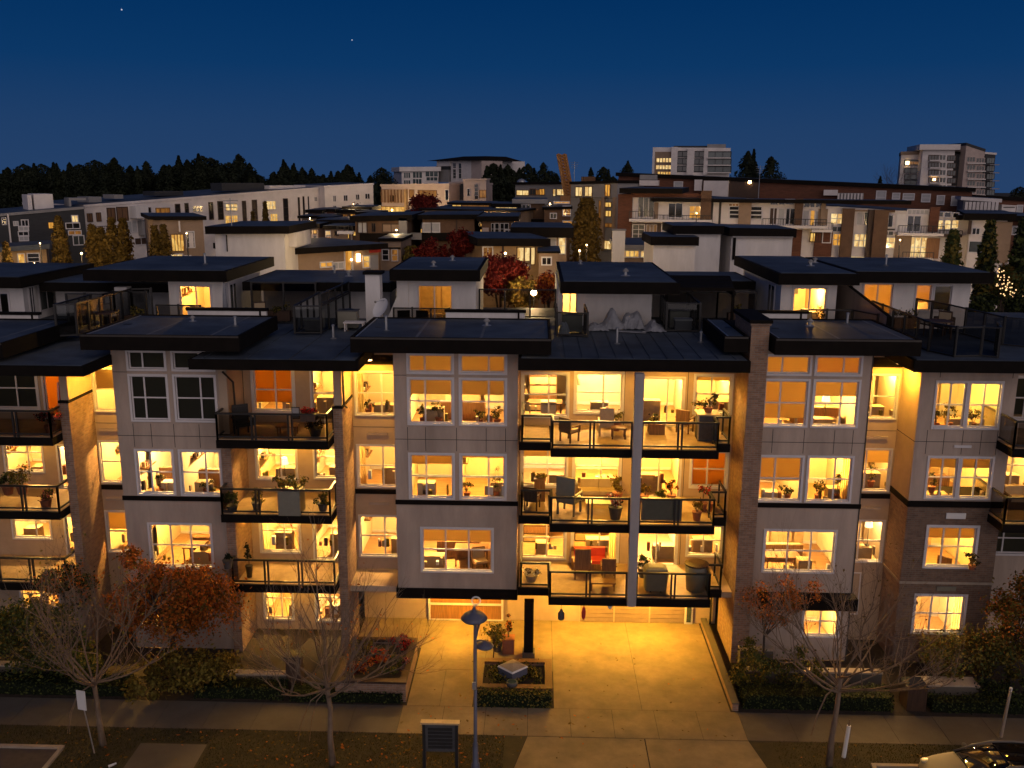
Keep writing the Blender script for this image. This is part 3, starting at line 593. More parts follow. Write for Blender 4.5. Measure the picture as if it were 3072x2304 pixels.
def terrace(zd, ceil, w_):
    r = [[(-.5, 35.9), (-.5, 33.85), (.60, 33.85)], [(.64, 33.9), (.64, 33.06), (3.55, 33.06)], [(3.95, 33.06), (6.72, 33.06), (6.72, 33.9)], [(6.78, 33.95), (7.32, 33.95), (7.32, 35.2)]]
    return balcony(.58, 6.78, 33.0, zd, 0, [(1.9, 34.6, ceil), (5.4, 34.6, ceil)], 'glass_clear', [(-.62, .58, 33.8, REC-.006), (6.78, 7.38, 33.9, REC-.006)], w_, rails=r)
terrace(9.22, 12.08, 260); terrace(6.26, 8.87, 240); terrace(3.27, 5.91, 240)
for zd, c, w_, gl in ((9.2, 12.0, 14, 'glass_dark'), (6.2, 8.84, 110, 'glass_clear')):
    balcony(-12.15, -7.84, 33.6, zd, 0, [(-9.6, 35.2, c)], gl, w_=w_)
balcony(-12.0, -7.84, 33.9, 3.15, 0, [(-10.9, 35.3, 5.84), (-8.6, 35.3, 5.84)], 'glass_clear', w_=90)
for zd, c, w_, gl in ((9.2, 11.85, 10, 'glass_dark'), (6.2, 8.84, 60, 'glass_clear'), (3.2, 5.84, 70, 'glass_clear')):
    balcony(-24, -18.46, 33.6, zd, 0, [(-20.4, 35.2, c)], gl, w_=w_)
for zd, c, w_ in ((9.35, 12.0, 2), (6.4, 8.98, 60)):
    balcony(17.6, 22, 33.3, zd, 0, [(19, 35, c)], 'glass_dark', w_=w_)
# lamps under the building over the driveway and the entry walk
for i, (x, y, w_) in enumerate(((1.9, 36.0, 760), (5.0, 36.0, 980), (-3.2, 36.0, 720), (-5.9, 36.5, 430))):
    soffit_lamp(x, y, 2.6 if x > 0 else 2.42, BL, w_)
soffit_lamp(-10.0, 35.4, 2.8, BL, 120)
for x_, z_, ww_ in ((-16.85, 11.86, 460), (-6.5, 12.02, 340), (13.95, 12.12, 400)): soffit_lamp(x_, 35.3, z_, BL, ww_)
for x_, z_ in ((-17.5, 11.86),): pass
# ---- roofs --------------------------------------------------------------------------------------
def roof(x0, x1, y0, y1, z0, z1, seams=None, lip=True, top='membrane', par=None, name='roof', soff=True):
    mb = MB(); mb.box(x0, x1, y0, y1, z0, z1-.03, 'fascia')
    mb.box(x0+.12, x1-.12, y0+.12, y1-.12, z1-.028, z1-.012, top, skip='b')
    if lip:
        for b in ((x0, x1, y0, y0+.1), (x0, x1, y1-.1, y1), (x0, x0+.1, y0+.1, y1-.1), (x1-.1, x1, y0+.1, y1-.1)): mb.box(*b, z1-.028, z1+.03, 'fascia')
    if lip:
        for k in range(1, int((x1-x0)/2.4)+1): xx = x0+2.4*k; (mb.box(xx-.05, xx+.05, y0+.13, y1-.13, z1-.0118, z1-.008, 'membrane_seam') if xx < x1-.3 else None)
        mb.box(x0+.16, x0+.2, y0+.13, y1-.13, z1-.011, z1+.012, 'steel'); mb.box(x0+.02, x1-.02, y0-.012, y0-.002, z1-.05, z1+.022, 'flashing'); mb.box(x0+.5, x0+.75, (y0+y1)/2, (y0+y1)/2+.25, z1-.011, z1+.0, 'dark_metal')
    if seams:
        x = x0+.5
        while x < x1-.2: mb.box(x-.012, x+.012, y0+.12, y1-.12, z1-.0125, z1+.02, 'membrane'); x += seams
    if soff: mb.box(x0+.06, x1-.06, y0+.08, y1-.02, z0-.012, z0-.002, 'stucco_warm')
    return obj(name, mb, par or BL)
roof(-16.9, -10.95, 33.35, 38.5, 12.66, 13.22); roof(-6.85, .55, 33.4, 38.4, 12.66, 13.22); roof(6.95, 7.85, 34.0, 38.6, 12.72, 13.28, soff=False); roof(8.72, 14.0, 33.55, 38.6, 12.72, 13.30)
mb = MB(); mb.box(7.85, 8.72, 37.1, 38.6, 12.72, 13.25, 'fascia'); obj('roof', mb, BL)
roof(-12.75, -6.5, 32.95, 41.5, 12.05, 12.46, lip=False, seams=1.6); roof(-.66, 7.78, 33.15, 41.1, 12.12, 12.58, lip=False, seams=.62); roof(-25, -16.3, 32.2, 40, 11.9, 12.30, lip=False); roof(13.75, 26, 33.4, 41, 12.16, 12.62, lip=False)
roof(-25, -19.4, 32.6, 38.4, 12.45, 13.0)    # raised roof over the far bay
mb = MB(); mb.box(-26, 26, 36.9, 50, 11.9, 12.1, 'membrane'); mb.box(-26, 26, 40.2, 50, 0, 11.9, 'stucco'); obj('roof_deck', mb, BL)
# vents and duct stubs are little things standing on the roofs; parapets are parts
for x0, x1, y, z in ((-14.82, -11.45, 38.62, 13.0), (-3.82, -.5, 38.5, 13.05), (9.0, 11.3, 38.72, 13.1), (-23.2, -21.2, 38.5, 12.75)):
    mb = MB(); mb.box(x0, x1, y, y+.16, z-.9, z+.42, 'stucco_white'); mb.box(x0-.05, x1+.05, y-.04, y+.22, z+.42, z+.53, 'fascia'); mb.box(x1-.3, x1-.22, y-.02, y+.01, z, z+.42, 'fascia'); obj('parapet', mb, BL)
# ---- penthouses ---------------------------------------------------------------------------------
def penthouse(x0, x1, y0, y1, z0, z1, rf, wins=(), swins=(), m='stucco_white', fas=.5, inner=None):
    mb = MB(); carve(mb, x0, x1, z0, z1, y0, [w_[:4] for w_ in wins], m); mb.box(x0, x1, y0, y1, z0, z1, m, skip='f'); o = obj('penthouse', mb, BL)
    for w_ in wins: window(*w_[:4], y0, **{**w_[4], 'parent': o})
    for side, a, b, c, d in swins:
        xx = x1 if side == 'r' else x0; sg = 1 if side == 'r' else -1; mb = MB()
        mb.box(xx, xx+sg*.05, a-.08, b+.08, c-.08, d+.08, 'trim'); mb.box(xx+sg*.052, xx+sg*.056, a, b, c, d, 'pane_grey'); mb.box(xx+sg*.052, xx+sg*.07, (a+b)/2-.03, (a+b)/2+.03, c, d, 'trim'); obj('window', mb, o)
    mb = MB(); a, b, c, d = rf; mb.box(a, b, c, d, z1, z1+fas, 'fascia'); mb.box(a+.15, b-.15, c+.15, d-.15, z1+fas+.001, z1+fas+.02, 'membrane')
    mb.box(a+.05, b-.05, c+.05, d-.05, z1-.01, z1-.002, 'stucco_warm'); obj('roof', mb, o)
    if inner:
        for r in inner: room(*r)
    return o
penthouse(-30, -24.4, 43.2, 48, 12, 13.85, (-30, -23.9, 42.2, 49.5), [(-25.6, -25.15, 12.3, 13.5, kw(cols=(), rows=(), blind=.97, bm='blind_grey', glass='glass_dark'))], [('r', 43.7, 44.0, 12.4, 13.7), ('r', 44.6, 45.8, 12.5, 13.75)])
penthouse(-17.4, -14.74, 43.2, 49, 12, 14.22, (-21.0, -14.3, 42.3, 50.2), [(-16.88, -15.42, 12.15, 13.92, kw(cols=(.52,), rows=(), name='patio_door'))], [('r', 43.9, 44.7, 12.6, 13.9)], inner=[(-17.3, -14.85, 43.4, 47.5, 12.05, 14.3, 210, 'room_wall2')])
penthouse(-6.55, -2.85, 43.0, 49, 12, 14.36, (-6.75, -2.6, 42.2, 49.2), [(-5.56, -3.96, 12.15, 14.08, kw(cols=(.48,), rows=(), name='patio_door'))], inner=[(-6.4, -3.0, 43.2, 47.5, 12.05, 14.3, 42, 'room_wall2', .6)])
penthouse(.95, 5.12, 41.2, 49, 12.4, 14.16, (1.0, 6.1, 39.6, 49.4), [(1.12, 1.78, 12.75, 14.0, kw(cols=(.55,), rows=(.3,), border=.05))], inner=[(1.0, 2.3, 41.4, 44, 12.45, 14.1, 170, 'room_wall')])
penthouse(11.14, 13.66, 42.5, 50.5, 12, 14.40, (10.75, 14.35, 41.6, 51.2), [(11.72, 13.2, 12.15, 14.16, kw(cols=(.5,), rows=(), name='patio_door'))], [('l', 43.6, 44.6, 12.7, 14.1)], inner=[(11.25, 13.55, 42.7, 47, 12.05, 14.3, 240, 'room_wall2', .75)])
penthouse(14.9, 20.35, 44.0, 50.5, 12, 14.36, (14.6, 20.95, 43.1, 51.2), [(15.4, 16.75, 12.6, 14.22, kw(cols=(.5,), rows=(), blind=.96)), (17.85, 18.55, 12.98, 14.2, kw(cols=(), rows=(), blind=.68, border=.06)), (18.7, 19.5, 12.98, 14.16, kw(cols=(), rows=(), blind=.97, bm='blind_grey', border=.06))], inner=[(15, 17.2, 44.2, 48, 12.05, 14.3, 200, 'room_wall2'), (17.25, 18.62, 44.2, 48, 12.05, 14.3, 190, 'room_wall2'), (18.66, 20.2, 44.2, 48, 12.05, 14.3, 40, 'room_wall2')])
# lower roof pieces between the penthouses
penthouse(-13.6, -7.3, 45.6, 50, 12, 13.6, (-14.2, -7.0, 44.2, 50.2), fas=.42); penthouse(-24.0, -17.6, 45.4, 50, 12, 13.5, (-24, -17.4, 44.0, 50.0), fas=.42)
penthouse(5.2, 10.7, 47, 50, 12, 13.7, (5.0, 10.7, 45.6, 50.4), fas=.4)
mb = MB(); mb.box(-7.76, -7.10, 41.6, 42.3, 12.0, 14.7, 'stucco_white'); mb.box(-7.85, -7.0, 41.5, 42.4, 14.7, 14.82, 'fascia'); obj('flue_stack', mb, BL)
mb = MB(); mb.box(-19.9, -19.3, 43.0, 43.5, 12.0, 13.85, 'stucco_white'); obj('flue_stack', mb, BL)
# sloping wing wall beside the centre penthouse, and the one on the far roof
mb = MB(); y0, y1 = 42.9, 43.02; pts = [(-7.2, 12.1), (-6.0, 12.1), (-6.0, 14.34), (-6.5, 14.34), (-6.55, 13.5)]
mb.poly([(x, y0, z) for x, z in pts], 'stucco_white'); mb.poly([(x, y1, z) for x, z in pts[::-1]], 'stucco_white')
for k in range(5): a, b = pts[k], pts[(k+1) % 5]; mb.poly([(a[0], y0, a[1]), (a[0], y1, a[1]), (b[0], y1, b[1]), (b[0], y0, b[1])], 'stucco_white')
obj('wing_wall', mb, BL)
mb = MB(); x0, x1 = 14.55, 14.75; pts = [(38.6, 12.1), (46.5, 12.1), (46.5, 14.5), (43.6, 14.1), (38.6, 13.45)]
mb.poly([(x0, y, z) for y, z in pts], 'stucco'); mb.poly([(x1, y, z) for y, z in pts[::-1]], 'stucco')
for k in range(5): a, b = pts[k], pts[(k+1) % 5]; mb.poly([(x0, a[0], a[1]), (x1, a[0], a[1]), (x1, b[0], b[1]), (x0, b[0], b[1])], 'fascia')
obj('wing_wall', mb, BL)
# slatted pergola roof
mb = MB()
for k in range(9): y = 41.9+k*.62; mb.box(5.7, 8.9+k*.1, y, y+.34, 14.05, 14.22, 'fascia')
for x in (5.8, 8.8): mb.box(x, x+.14, 41.8, 47.2, 13.88, 14.05, 'fascia')
for x, y in ((5.8, 41.9), (8.8, 41.9)): mb.box(x, x+.12, y, y+.12, 12.1, 13.9, 'fascia')
obj('pergola', mb, BL)
# roof terrace screens and railings (parts of the building)
def screen(pts, z0, h, gl='glass_frosted', seg=1.1, back=None):
    mb = MB(); gm = MB()
    for k in range(len(pts)-1):
        a, b = Vector((*pts[k], 0)), Vector((*pts[k+1], 0)); Ln = (b-a).length; d = (b-a)/Ln; nn = Vector((-d.y, d.x, 0)); n = max(1, round(Ln/seg)); c = (a+b)/2
        mb.obox(c, d, nn, Ln/2+.03, .035, z0+h-.06, z0+h, 'dark_metal'); mb.obox(c, d, nn, Ln/2, .025, z0+.02, z0+.08, 'dark_metal')
        for j in range(n+1): mb.obox(a+d*(Ln*j/n), d, nn, .04, .04, z0, z0+h+(.03 if j % 2 else 0), 'dark_metal')
        for j in range(n):
            u, v = a+d*(Ln*j/n+.05), a+d*(Ln*(j+1)/n-.05); gm.poly([(u.x, u.y, z0+.09), (v.x, v.y, z0+.09), (v.x, v.y, z0+h-.07), (u.x, u.y, z0+h-.07)], gl)
    o = obj('terrace_screen', mb, BL); obj('glass_panel', gm, o)
screen([(-19.5, 36.7), (-18.8, 37.0), (-18.75, 42.2), (-17.9, 42.4)], 12.55, 1.35); screen([(-19.5, 36.7), (-19.6, 40)], 12.55, 1.35); screen([(-21.2, 41), (-19.5, 41.0), (-19.5, 42.0), (-18, 42)], 12.3, 1.5, 'glass_dark')
screen([(-10.2, 43), (-10.2, 38.4), (-9.1, 38.5), (-8.8, 43.2)], 12.5, 1.2); screen([(-13.7, 44.0), (-10.6, 44.0)], 12.3, 1.75, 'glass_dark', 1.5); screen([(-9.1, 38.5), (-8.85, 43.2)], 13.7, .5, 'glass_dark')
screen([(.85, 40.6), (.85, 38.0), (2.1, 37.8), (2.1, 40.5)], 12.6, 1.0, 'glass_frosted', 1.3); screen([(5.75, 43), (5.55, 39.4), (6.95, 39.3), (6.95, 43)], 12.6, 1.25, 'glass_frosted', 1.2)
screen([(6.2, 44.2), (8.6, 44.2), (10.4, 44.2)], 12.4, 1.35, 'glass_dark', 1.2)
screen([(14.95, 41.5), (14.95, 35.2), (15.45, 34.1)], 12.6, 1.15, 'glass_dark', 1.2); screen([(15.45, 34.1), (16.5, 34.3), (17.0, 34.0), (17.6, 35.5)], 12.6, 1.15, 'glass_frosted', 1.0); screen([(17.3, 42.5), (17.9, 40.5), (18.5, 36.8), (19.2, 36.3)], 12.6, 1.15, 'glass_dark', 1.1)
screen([(-17.2, 41.2), (-15.2, 41.2)], 12.3, 1.0, 'glass_dark', 1.0); screen([(-6.4, 41.0), (-3.9, 41.0)], 12.3, 1.0, 'glass_dark', .9); screen([(11.5, 40.3), (13.7, 40.3), (14.3, 38.9)], 12.5, 1.0, 'glass_clear', 1.2); screen([(-2.8, 45), (.9, 45)], 12.3, 1.4, 'glass_dark', 1.2)
# ---------------------------------------------------------------- ground
def sheet(name, pts, z, m, kind='structure', th=None):
    mb = MB(); mb.poly([(x, y, z) for x, y in pts], m); return tag(obj(name, mb), kind=kind)
sheet('ground', [(-900, -60), (900, -60), (900, 1500), (-900, 1500)], -.03, 'turf')
R_ = lambda x0, x1, y0, y1: [(x0, y0), (x1, y0), (x1, y1), (x0, y1)]
# boulevard strip, pavement, street
sheet('lawn', R_(-60, 60, 25.0, 28.85), -.012, 'turf'); sheet('garden_bed', R_(-60, 60, 30.6, 36.4), -.016, 'soil')
sheet('road', R_(-60, 60, 14, 24.8), -.02, 'asphalt')
def slabs(name, x0, x1, y0, y1, z, m, dx, dy, gap=.007, skew=0):
    """concrete poured in bays: one mesh with narrow joints between the bays"""
    mb = MB(); nx = max(1, round((x1-x0)/dx)); ny = max(1, round((y1-y0)/dy))
    for i in range(nx):
        for j in range(ny):
            a, b = x0+(x1-x0)*i/nx+gap, x0+(x1-x0)*(i+1)/nx-gap; c, d = y0+(y1-y0)*j/ny+gap, y0+(y1-y0)*(j+1)/ny-gap
            mb.box(a, b, c, d, z-.06, z, m, skip='b')
    mb.poly([(x0, y0, z-.015), (x1, y0, z-.015), (x1, y1, z-.015), (x0, y1, z-.015)], 'soil')
    return tag(obj(name, mb), kind='structure')
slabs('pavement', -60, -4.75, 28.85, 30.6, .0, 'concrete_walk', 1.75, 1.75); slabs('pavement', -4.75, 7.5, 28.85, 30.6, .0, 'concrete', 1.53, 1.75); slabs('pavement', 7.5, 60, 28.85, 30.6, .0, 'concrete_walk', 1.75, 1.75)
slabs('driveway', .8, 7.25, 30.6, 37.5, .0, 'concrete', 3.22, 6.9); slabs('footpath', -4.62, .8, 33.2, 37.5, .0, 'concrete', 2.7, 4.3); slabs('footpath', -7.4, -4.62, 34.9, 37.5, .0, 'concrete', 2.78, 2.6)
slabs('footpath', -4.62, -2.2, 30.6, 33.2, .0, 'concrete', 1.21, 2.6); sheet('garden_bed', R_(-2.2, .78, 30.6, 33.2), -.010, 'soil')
# apron of the driveway across the boulevard, with flared sides
mb = MB(); z = .0
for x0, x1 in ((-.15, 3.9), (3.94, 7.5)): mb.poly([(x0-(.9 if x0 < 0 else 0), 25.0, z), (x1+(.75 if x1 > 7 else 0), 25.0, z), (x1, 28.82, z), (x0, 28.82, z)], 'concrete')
tag(obj('driveway_apron', mb), kind='structure')
mb = MB(); mb.poly([(-.15-.95, 25, -.004), (8.3, 25, -.004), (7.52, 28.84, -.004), (-.17, 28.84, -.004)], 'soil'); tag(obj('driveway_bedding', mb), kind='structure')
slabs('footpath', -13.4, -11.1, 25.6, 27.95, .005, 'concrete_walk', 2.3, 2.35)
# parking bays of red pavers with a concrete kerb
for x0, x1 in ((-40, -16.0), (11.4, 40)):
    sheet('parking_bay', R_(x0, x1, 24.8, 27.5), -.004, 'pavers')
    mb = MB(); e_ = x1 if x1 < 0 else x0; mb.box(x0-.12 if x0 > 0 else x0, x1+.12 if x1 < 0 else x1, 27.5, 27.64, -.05, .07, 'concrete_cap')
    mb.box(e_-.14 if x0 > 0 else e_, e_ if x0 > 0 else e_+.14, 24.8, 27.5, -.05, .07, 'concrete_cap'); tag(obj('kerb', mb), kind='structure')
# low retaining wall along the driveway
mb = MB(); mb.box(7.32, 7.54, 30.7, 37.4, -.05, .26, 'brick'); mb.box(7.30, 7.56, 30.68, 37.4, .26, .31, 'concrete_walk')
t = tag(obj('retaining_wall', mb), 'low brick retaining wall with pale cap running along the driveway edge', 'garden wall')
# planters
def planter(x0, x1, y0, y1, z, label, wm='brick', cap='concrete_cap', w=.22):
    t = thing('planter', label, 'planter', ((x0+x1)/2, (y0+y1)/2, 0)); mb = MB()
    for b in ((x0, x1, y0, y0+w), (x0, x1, y1-w, y1), (x0, x0+w, y0+w, y1-w), (x1-w, x1, y0+w, y1-w)): mb.box(*b, -.05, z-.08, wm)
    obj('wall', mb, t); mb = MB(); o = .03
    for b in ((x0-o, x1+o, y0-o, y0+w+o), (x0-o, x1+o, y1-w-o, y1+o), (x0-o, x0+w+o, y0+w+o, y1-w-o), (x1-w-o, x1+o, y0+w+o, y1-w-o)): mb.box(*b, z-.08, z, cap)
    obj('coping', mb, t); mb = MB(); mb.box(x0+w, x1-w, y0+w, y1-w, z-.35, z-.15, 'soil'); obj('soil', mb, t); return t
planter(-7.3, -4.68, 30.85, 34.2, .8, 'raised brick planter with red and orange shrubs beside the entry walk', 'brick', 'wood_dark')
planter(-2.12, .72, 31.0, 33.1, .58, 'square raised planter between the entry walk and the driveway, lantern inside', 'brick', 'wood')
# low concrete walls in front of the garden beds
def gwall(x0, x1, y0, y1, z, label, m='concrete_walk', cap='concrete_cap'):
    mb = MB(); mb.box(x0, x1, y0, y1, -.05, z, m); mb.box(x0-.02, x1+.02, y0-.02, y1+.02, z, z+.06, cap); return tag(obj('garden_wall', mb), label, 'garden wall')
gwall(-12.2, -9.1, 31.7, 32.0, .45, 'low concrete garden wall behind the dark hedge under the orange maple')
gwall(-7.2, -7.0, 30.9, 34, .4, 'short grey garden wall at the foot of the brick pier by the planter') if 0 else None
gwall(14.5, 16.6, 31.6, 32.2, .62, 'pale concrete block wall beside the dark brown box near the bushes')
gwall(8.2, 13.4, 32.6, 32.9, .5, 'low concrete garden wall beneath the bare tree by the driveway')
gwall(8.1, 9.4, 33.3, 33.6, 1.0, 'grey concrete screen wall below the bay next to the brick chimney')
gwall(-23, -18.6, 31.9, 32.2, .5, 'low garden wall behind the bare tree near the white signboard')
# lawn details: blades and fallen leaves (nobody could count them)
rnd = random.Random(5); mb = MB()
def on_lawn(x, y): return not (-.95 < x < 8.3 or (-13.5 < x < -11 and y < 28) or ((x < -15.8 or x > 11.3) and y < 27.7))
n = 0
while n < 26000:
    x = rnd.uniform(-21, 19); y = rnd.uniform(25.4, 28.85)
    if not on_lawn(x, y): continue
    n += 1; a = rnd.uniform(0, 6.28); h = rnd.uniform(.03, .08); wd = .008; dx, dy = math.cos(a)*wd, math.sin(a)*wd; lx, ly = rnd.gauss(0, .03), rnd.gauss(0, .03)
    mb.poly([(x-dx, y-dy, -.012), (x+dx, y+dy, -.012), (x+lx, y+ly, h)], 'grass_blade')
tag(obj('grass', mb), kind='stuff', label='short autumn grass of the boulevard strip', cat='grass')
mb = MB(); n = 0
while n < 900:
    x = rnd.gauss(-4, 6) if rnd.random() < .6 else rnd.uniform(-21, 19); y = rnd.uniform(25.4, 30.4) if rnd.random() < .8 else rnd.uniform(30, 36)
    if y < 28.8 and not on_lawn(x, y) and rnd.random() < .9: continue
    if y > 28.8 and (rnd.random() < .75 or not -5 < x < 7): continue
    n += 1; mb.leaf((x, y, .035), rnd.uniform(.035, .075), rnd.choice(('leaf_amber', 'leaf_orange', 'leaf_yellow', 'leaf_amber')), rnd, (0, 0, 3))
tag(obj('fallen_leaves', mb), kind='stuff', label='scattered dry yellow and brown leaves on grass and paving', cat='leaves')
# ---------------------------------------------------------------- plants
def bare_tree(label, base, crotch, reach, top, seed, n1=11, group='bare street trees along the boulevard', lean=(0, 0), hang=2, m='bark', twigs=None):
    """vase shaped leafless street tree: trunk, then limbs that fork into twigs"""
    rn = random.Random(seed); t = thing('street_tree', label, 'tree', base, group); b = Vector(base)
    tk = MB(); c = b+Vector((lean[0], lean[1], crotch)); pts = [b+Vector((0, 0, -.1)), b+(c-b)*.33+Vector((rn.uniform(-.04, .04), 0, 0)), b+(c-b)*.7+Vector((rn.uniform(-.06, .06), 0, 0)), c]
    tk.tube(pts, [.125, .095, .08, .075], m, 9); obj('trunk', tk, t, smooth=True)
    br = MB()
    def grow(p, d, ln, r, lv):
        n = 4 if lv < 2 else 3; q = [p]; dd = d.copy()
        for k in range(n):
            up = .16 if lv < 2 else .10
            dd = (dd+Vector((rn.gauss(0, .10), rn.gauss(0, .10), up*rn.uniform(.3, 1.2)))).normalized(); q.append(q[-1]+dd*ln/n)
        br.tube(q, [r*(1-.62*k/n) for k in range(n+1)], m, 5 if lv < 2 else 3, caps=False)
        if lv >= 3 or ln < .35: return
        for k in range(rn.choice((4, 5, 5)) if lv < 2 else rn.choice((2, 3, 3))):
            f = rn.uniform(.28, .98); i = min(n-1, int(f*n)); s = q[i]+(q[i+1]-q[i])*(f*n-i)
            sd = (dd+Vector((rn.gauss(0, .55), rn.gauss(0, .55), rn.gauss(.12, .3)))).normalized(); grow(s, sd, ln*rn.uniform(.42, .66), max(.0035, r*.46), lv+1)
    for k in range(n1):
        a = 2*math.pi*k/n1+rn.uniform(-.3, .3); el = rn.uniform(.35, 1.25) if k % 3 else rn.uniform(.05, .5)
        d = Vector((math.cos(a)*math.cos(el), math.sin(a)*math.cos(el)*.9, math.sin(el))); s = b+(c-b)*rn.uniform(.82, 1.0)
        grow(s, d, (reach*math.cos(el)+top*math.sin(el))*rn.uniform(.62, .82), rn.uniform(.03, .046), 0)
    for k in range(hang):
        a = rn.uniform(2.6, 4.6); s = b+(c-b)*.93; q = [s, s+Vector((math.cos(a)*.5, -.3, -.25)), s+Vector((math.cos(a)*.8, -.45, -.9)), s+Vector((math.cos(a)*.95, -.5, -1.6))]
        br.tube(q, [.022, .018, .014, .008], m, 4, caps=False)
    obj('crown', br, t)
    if twigs:
        lf = MB()
        for k in range(twigs[0]):
            v = br.v[rn.randrange(len(br.v))]; lf.leaf((v[0]+rn.gauss(0, .06), v[1]+rn.gauss(0, .06), v[2]+rn.gauss(0, .06)), rn.uniform(.03, .06), twigs[1], rn)
        obj('leaves', lf, t)
    return t
bare_tree('leafless street tree between the white signboard and the orange maple', (-14.64, 27.83, 0), 2.5, 2.7, 4.3, 3, 13, lean=(-.12, 0), twigs=(500, 'leaf_olive'))
bare_tree('leafless street tree with a wide vase crown in front of the planter with red shrubs', (-6.58, 27.05, 0), 2.95, 3.3, 3.5, 8, 16, lean=(-.1, 0), twigs=(120, 'leaf_orange'))
bare_tree('leafless street tree standing by the slanted white stake near the driveway', (9.9, 27.6, 0), 3.2, 2.9, 3.6, 21, 15, lean=(.1, 0), twigs=(250, 'leaf_amber'))
def crown_leaves(mb, c, r, n, size, m, rn, clumps=14, shell=.55, low=-1):
    """leaves in clumps spread through an ellipsoid, leaving gaps between the clumps"""
    c = Vector(c); cl = []
    for k in range(clumps):
        d = Vector((rn.gauss(0, 1), rn.gauss(0, 1), rn.gauss(0, 1))).normalized(); q = rn.uniform(shell, .92)
        if d.z < low: d.z = abs(d.z)
        cl.append((Vector((d.x*r[0]*q, d.y*r[1]*q, d.z*r[2]*q)), rn.uniform(.22, .42)))
    for k in range(n):
        p, s = cl[rn.randrange(clumps)]; rr = s*(sum(r)/3)
        q = p+Vector((rn.gauss(0, rr*.55), rn.gauss(0, rr*.55), rn.gauss(0, rr*.45)))
        mb.leaf(c+q, size, m if isinstance(m, str) else rn.choice(m), rn, q.normalized()*.8)
def leafy(name, label, cat, base, parts, trunk=None, m='leaf_green', seed=1, group=None, stem='trunk', crown='crown', bk='bark_dark', size=.07):
    rn = random.Random(seed); t = thing(name, label, cat, base, group); b = Vector(base); k = MB()
    for off, r, n, cl in parts: crown_leaves(k, b+Vector(off), r, n, size, m, rn, cl)
    o = obj(crown, k, t)
    s = MB(); hgt = trunk[1] if trunk else parts[0][0][2]; r0 = trunk[0] if trunk else .03
    s.tube([b+Vector((0, 0, -.1)), b+Vector((.03, 0, hgt*.5)), b+Vector((0, 0, hgt))], [r0, r0*.8, r0*.6], bk, 7)
    for off, r, n, cl in parts:
        for j in range(5):
            e = Vector(off)+Vector((rn.uniform(-.6, .6)*r[0], rn.uniform(-.6, .6)*r[1], rn.uniform(-.2, .6)*r[2])); st = Vector((0, 0, hgt*rn.uniform(.6, 1)))
            s.tube([b+st, b+(st+e)/2+Vector((0, 0, .1)), b+e], [r0*.5, r0*.3, r0*.1], bk, 4, caps=False)
    obj(stem, s, t); return t
leafy('maple_tree', 'round maple with dense rust orange foliage below the grey bay with dark blinds', 'tree', (-13.9, 32.3, 0), [((.1, 0, 3.0), (2.5, 1.5, 1.35), 14000, 44), ((-1.0, 0, 4.3), (.9, .8, 1.0), 2200, 10), ((1.2, 0, 3.9), (1.2, 1, .7), 2000, 10)], (.13, 2.4), ('leaf_orange', 'leaf_orange', 'leaf_orange', 'leaf_amber'), 4, size=.065)
leafy('shrub', 'broad olive green shrub with drooping leaves at the foot of the orange maple', 'shrub', (-12.6, 31.2, 0), [((0, 0, .95), (2.0, .8, .65), 4200, 24), ((-1.7, -.6, .5), (.8, .5, .45), 1300, 9)], None, ('leaf_olive', 'leaf_olive', 'leaf_amber'), 6, stem='stems', crown='foliage', size=.08)
leafy('shrub', 'tall dark green shrub glinting with window light beside the far brick pier', 'shrub', (-19.0, 31.6, 0), [((0, 0, 2.1), (2.0, 1.1, 1.7), 6500, 26), ((1.7, 0, 1.0), (1.1, .8, .8), 2000, 16)], None, ('leaf_green', 'leaf_green', 'leaf_olive'), 7, stem='stems', crown='foliage', size=.075)
leafy('shrub', 'dark shrub with reddish tips climbing to the balcony beside the far brick pier', 'shrub', (-18.3, 33.0, 0), [((0, 0, 3.4), (1.3, .6, 1.1), 2600, 16)], None, ('leaf_green', 'leaf_dark', 'leaf_orange'), 8, stem='stems', crown='foliage', size=.06)
leafy('shrub', 'rust orange shrub growing against the brick chimney above the driveway wall', 'shrub', (8.9, 33.0, 0), [((.2, 0, 3.2), (1.1, .7, 1.25), 2000, 16), ((1.3, .3, 3.4), (.9, .5, .8), 900, 9)], (.06, 2.4), ('leaf_orange', 'leaf_orange', 'leaf_amber'), 9, stem='stems', crown='foliage', size=.05)
leafy('shrub', 'dark olive shrub at the corner of the driveway and the brick chimney', 'shrub', (8.4, 32.3, 0), [((0, 0, .95), (.85, .8, .95), 2600, 14)], None, ('leaf_green', 'leaf_olive'), 10, stem='stems', crown='foliage', size=.06)
leafy('shrub', 'wide yellow green bush in front of the brick based bay', 'shrub', (16.4, 33.0, 0), [((0, 0, 1.05), (1.7, .9, .95), 4600, 22), ((1.6, .1, 1.4), (1.2, .9, 1.2), 3000, 14)], None, ('leaf_olive', 'leaf_green', 'leaf_amber'), 12, stem='stems', crown='foliage', size=.07)
leafy('tree', 'small autumn tree with amber foliage against the brick based bay at the street corner', 'tree', (18.3, 32.8, 0), [((0, 0, 2.7), (1.1, .9, 1.8), 4200, 20), ((.6, 0, 4.2), (.8, .7, .9), 1200, 9)], (.07, 2.2), ('leaf_amber', 'leaf_orange', 'leaf_olive'), 13, size=.065)
leafy('shrub', 'low dark green bush behind the concrete block wall by the small autumn tree', 'shrub', (17.9, 31.4, 0), [((0, 0, .55), (1.6, .6, .6), 2400, 14)], None, ('leaf_dark', 'leaf_green'), 14, stem='stems', crown='foliage', size=.06)
leafy('shrub', 'green bush with yellow leaves behind the bare tree near the driveway', 'shrub', (10.2, 32.4, 0), [((0, 0, .8), (.9, .7, .8), 1800, 12)], None, ('leaf_green', 'leaf_olive'), 15, stem='stems', crown='foliage', size=.06)
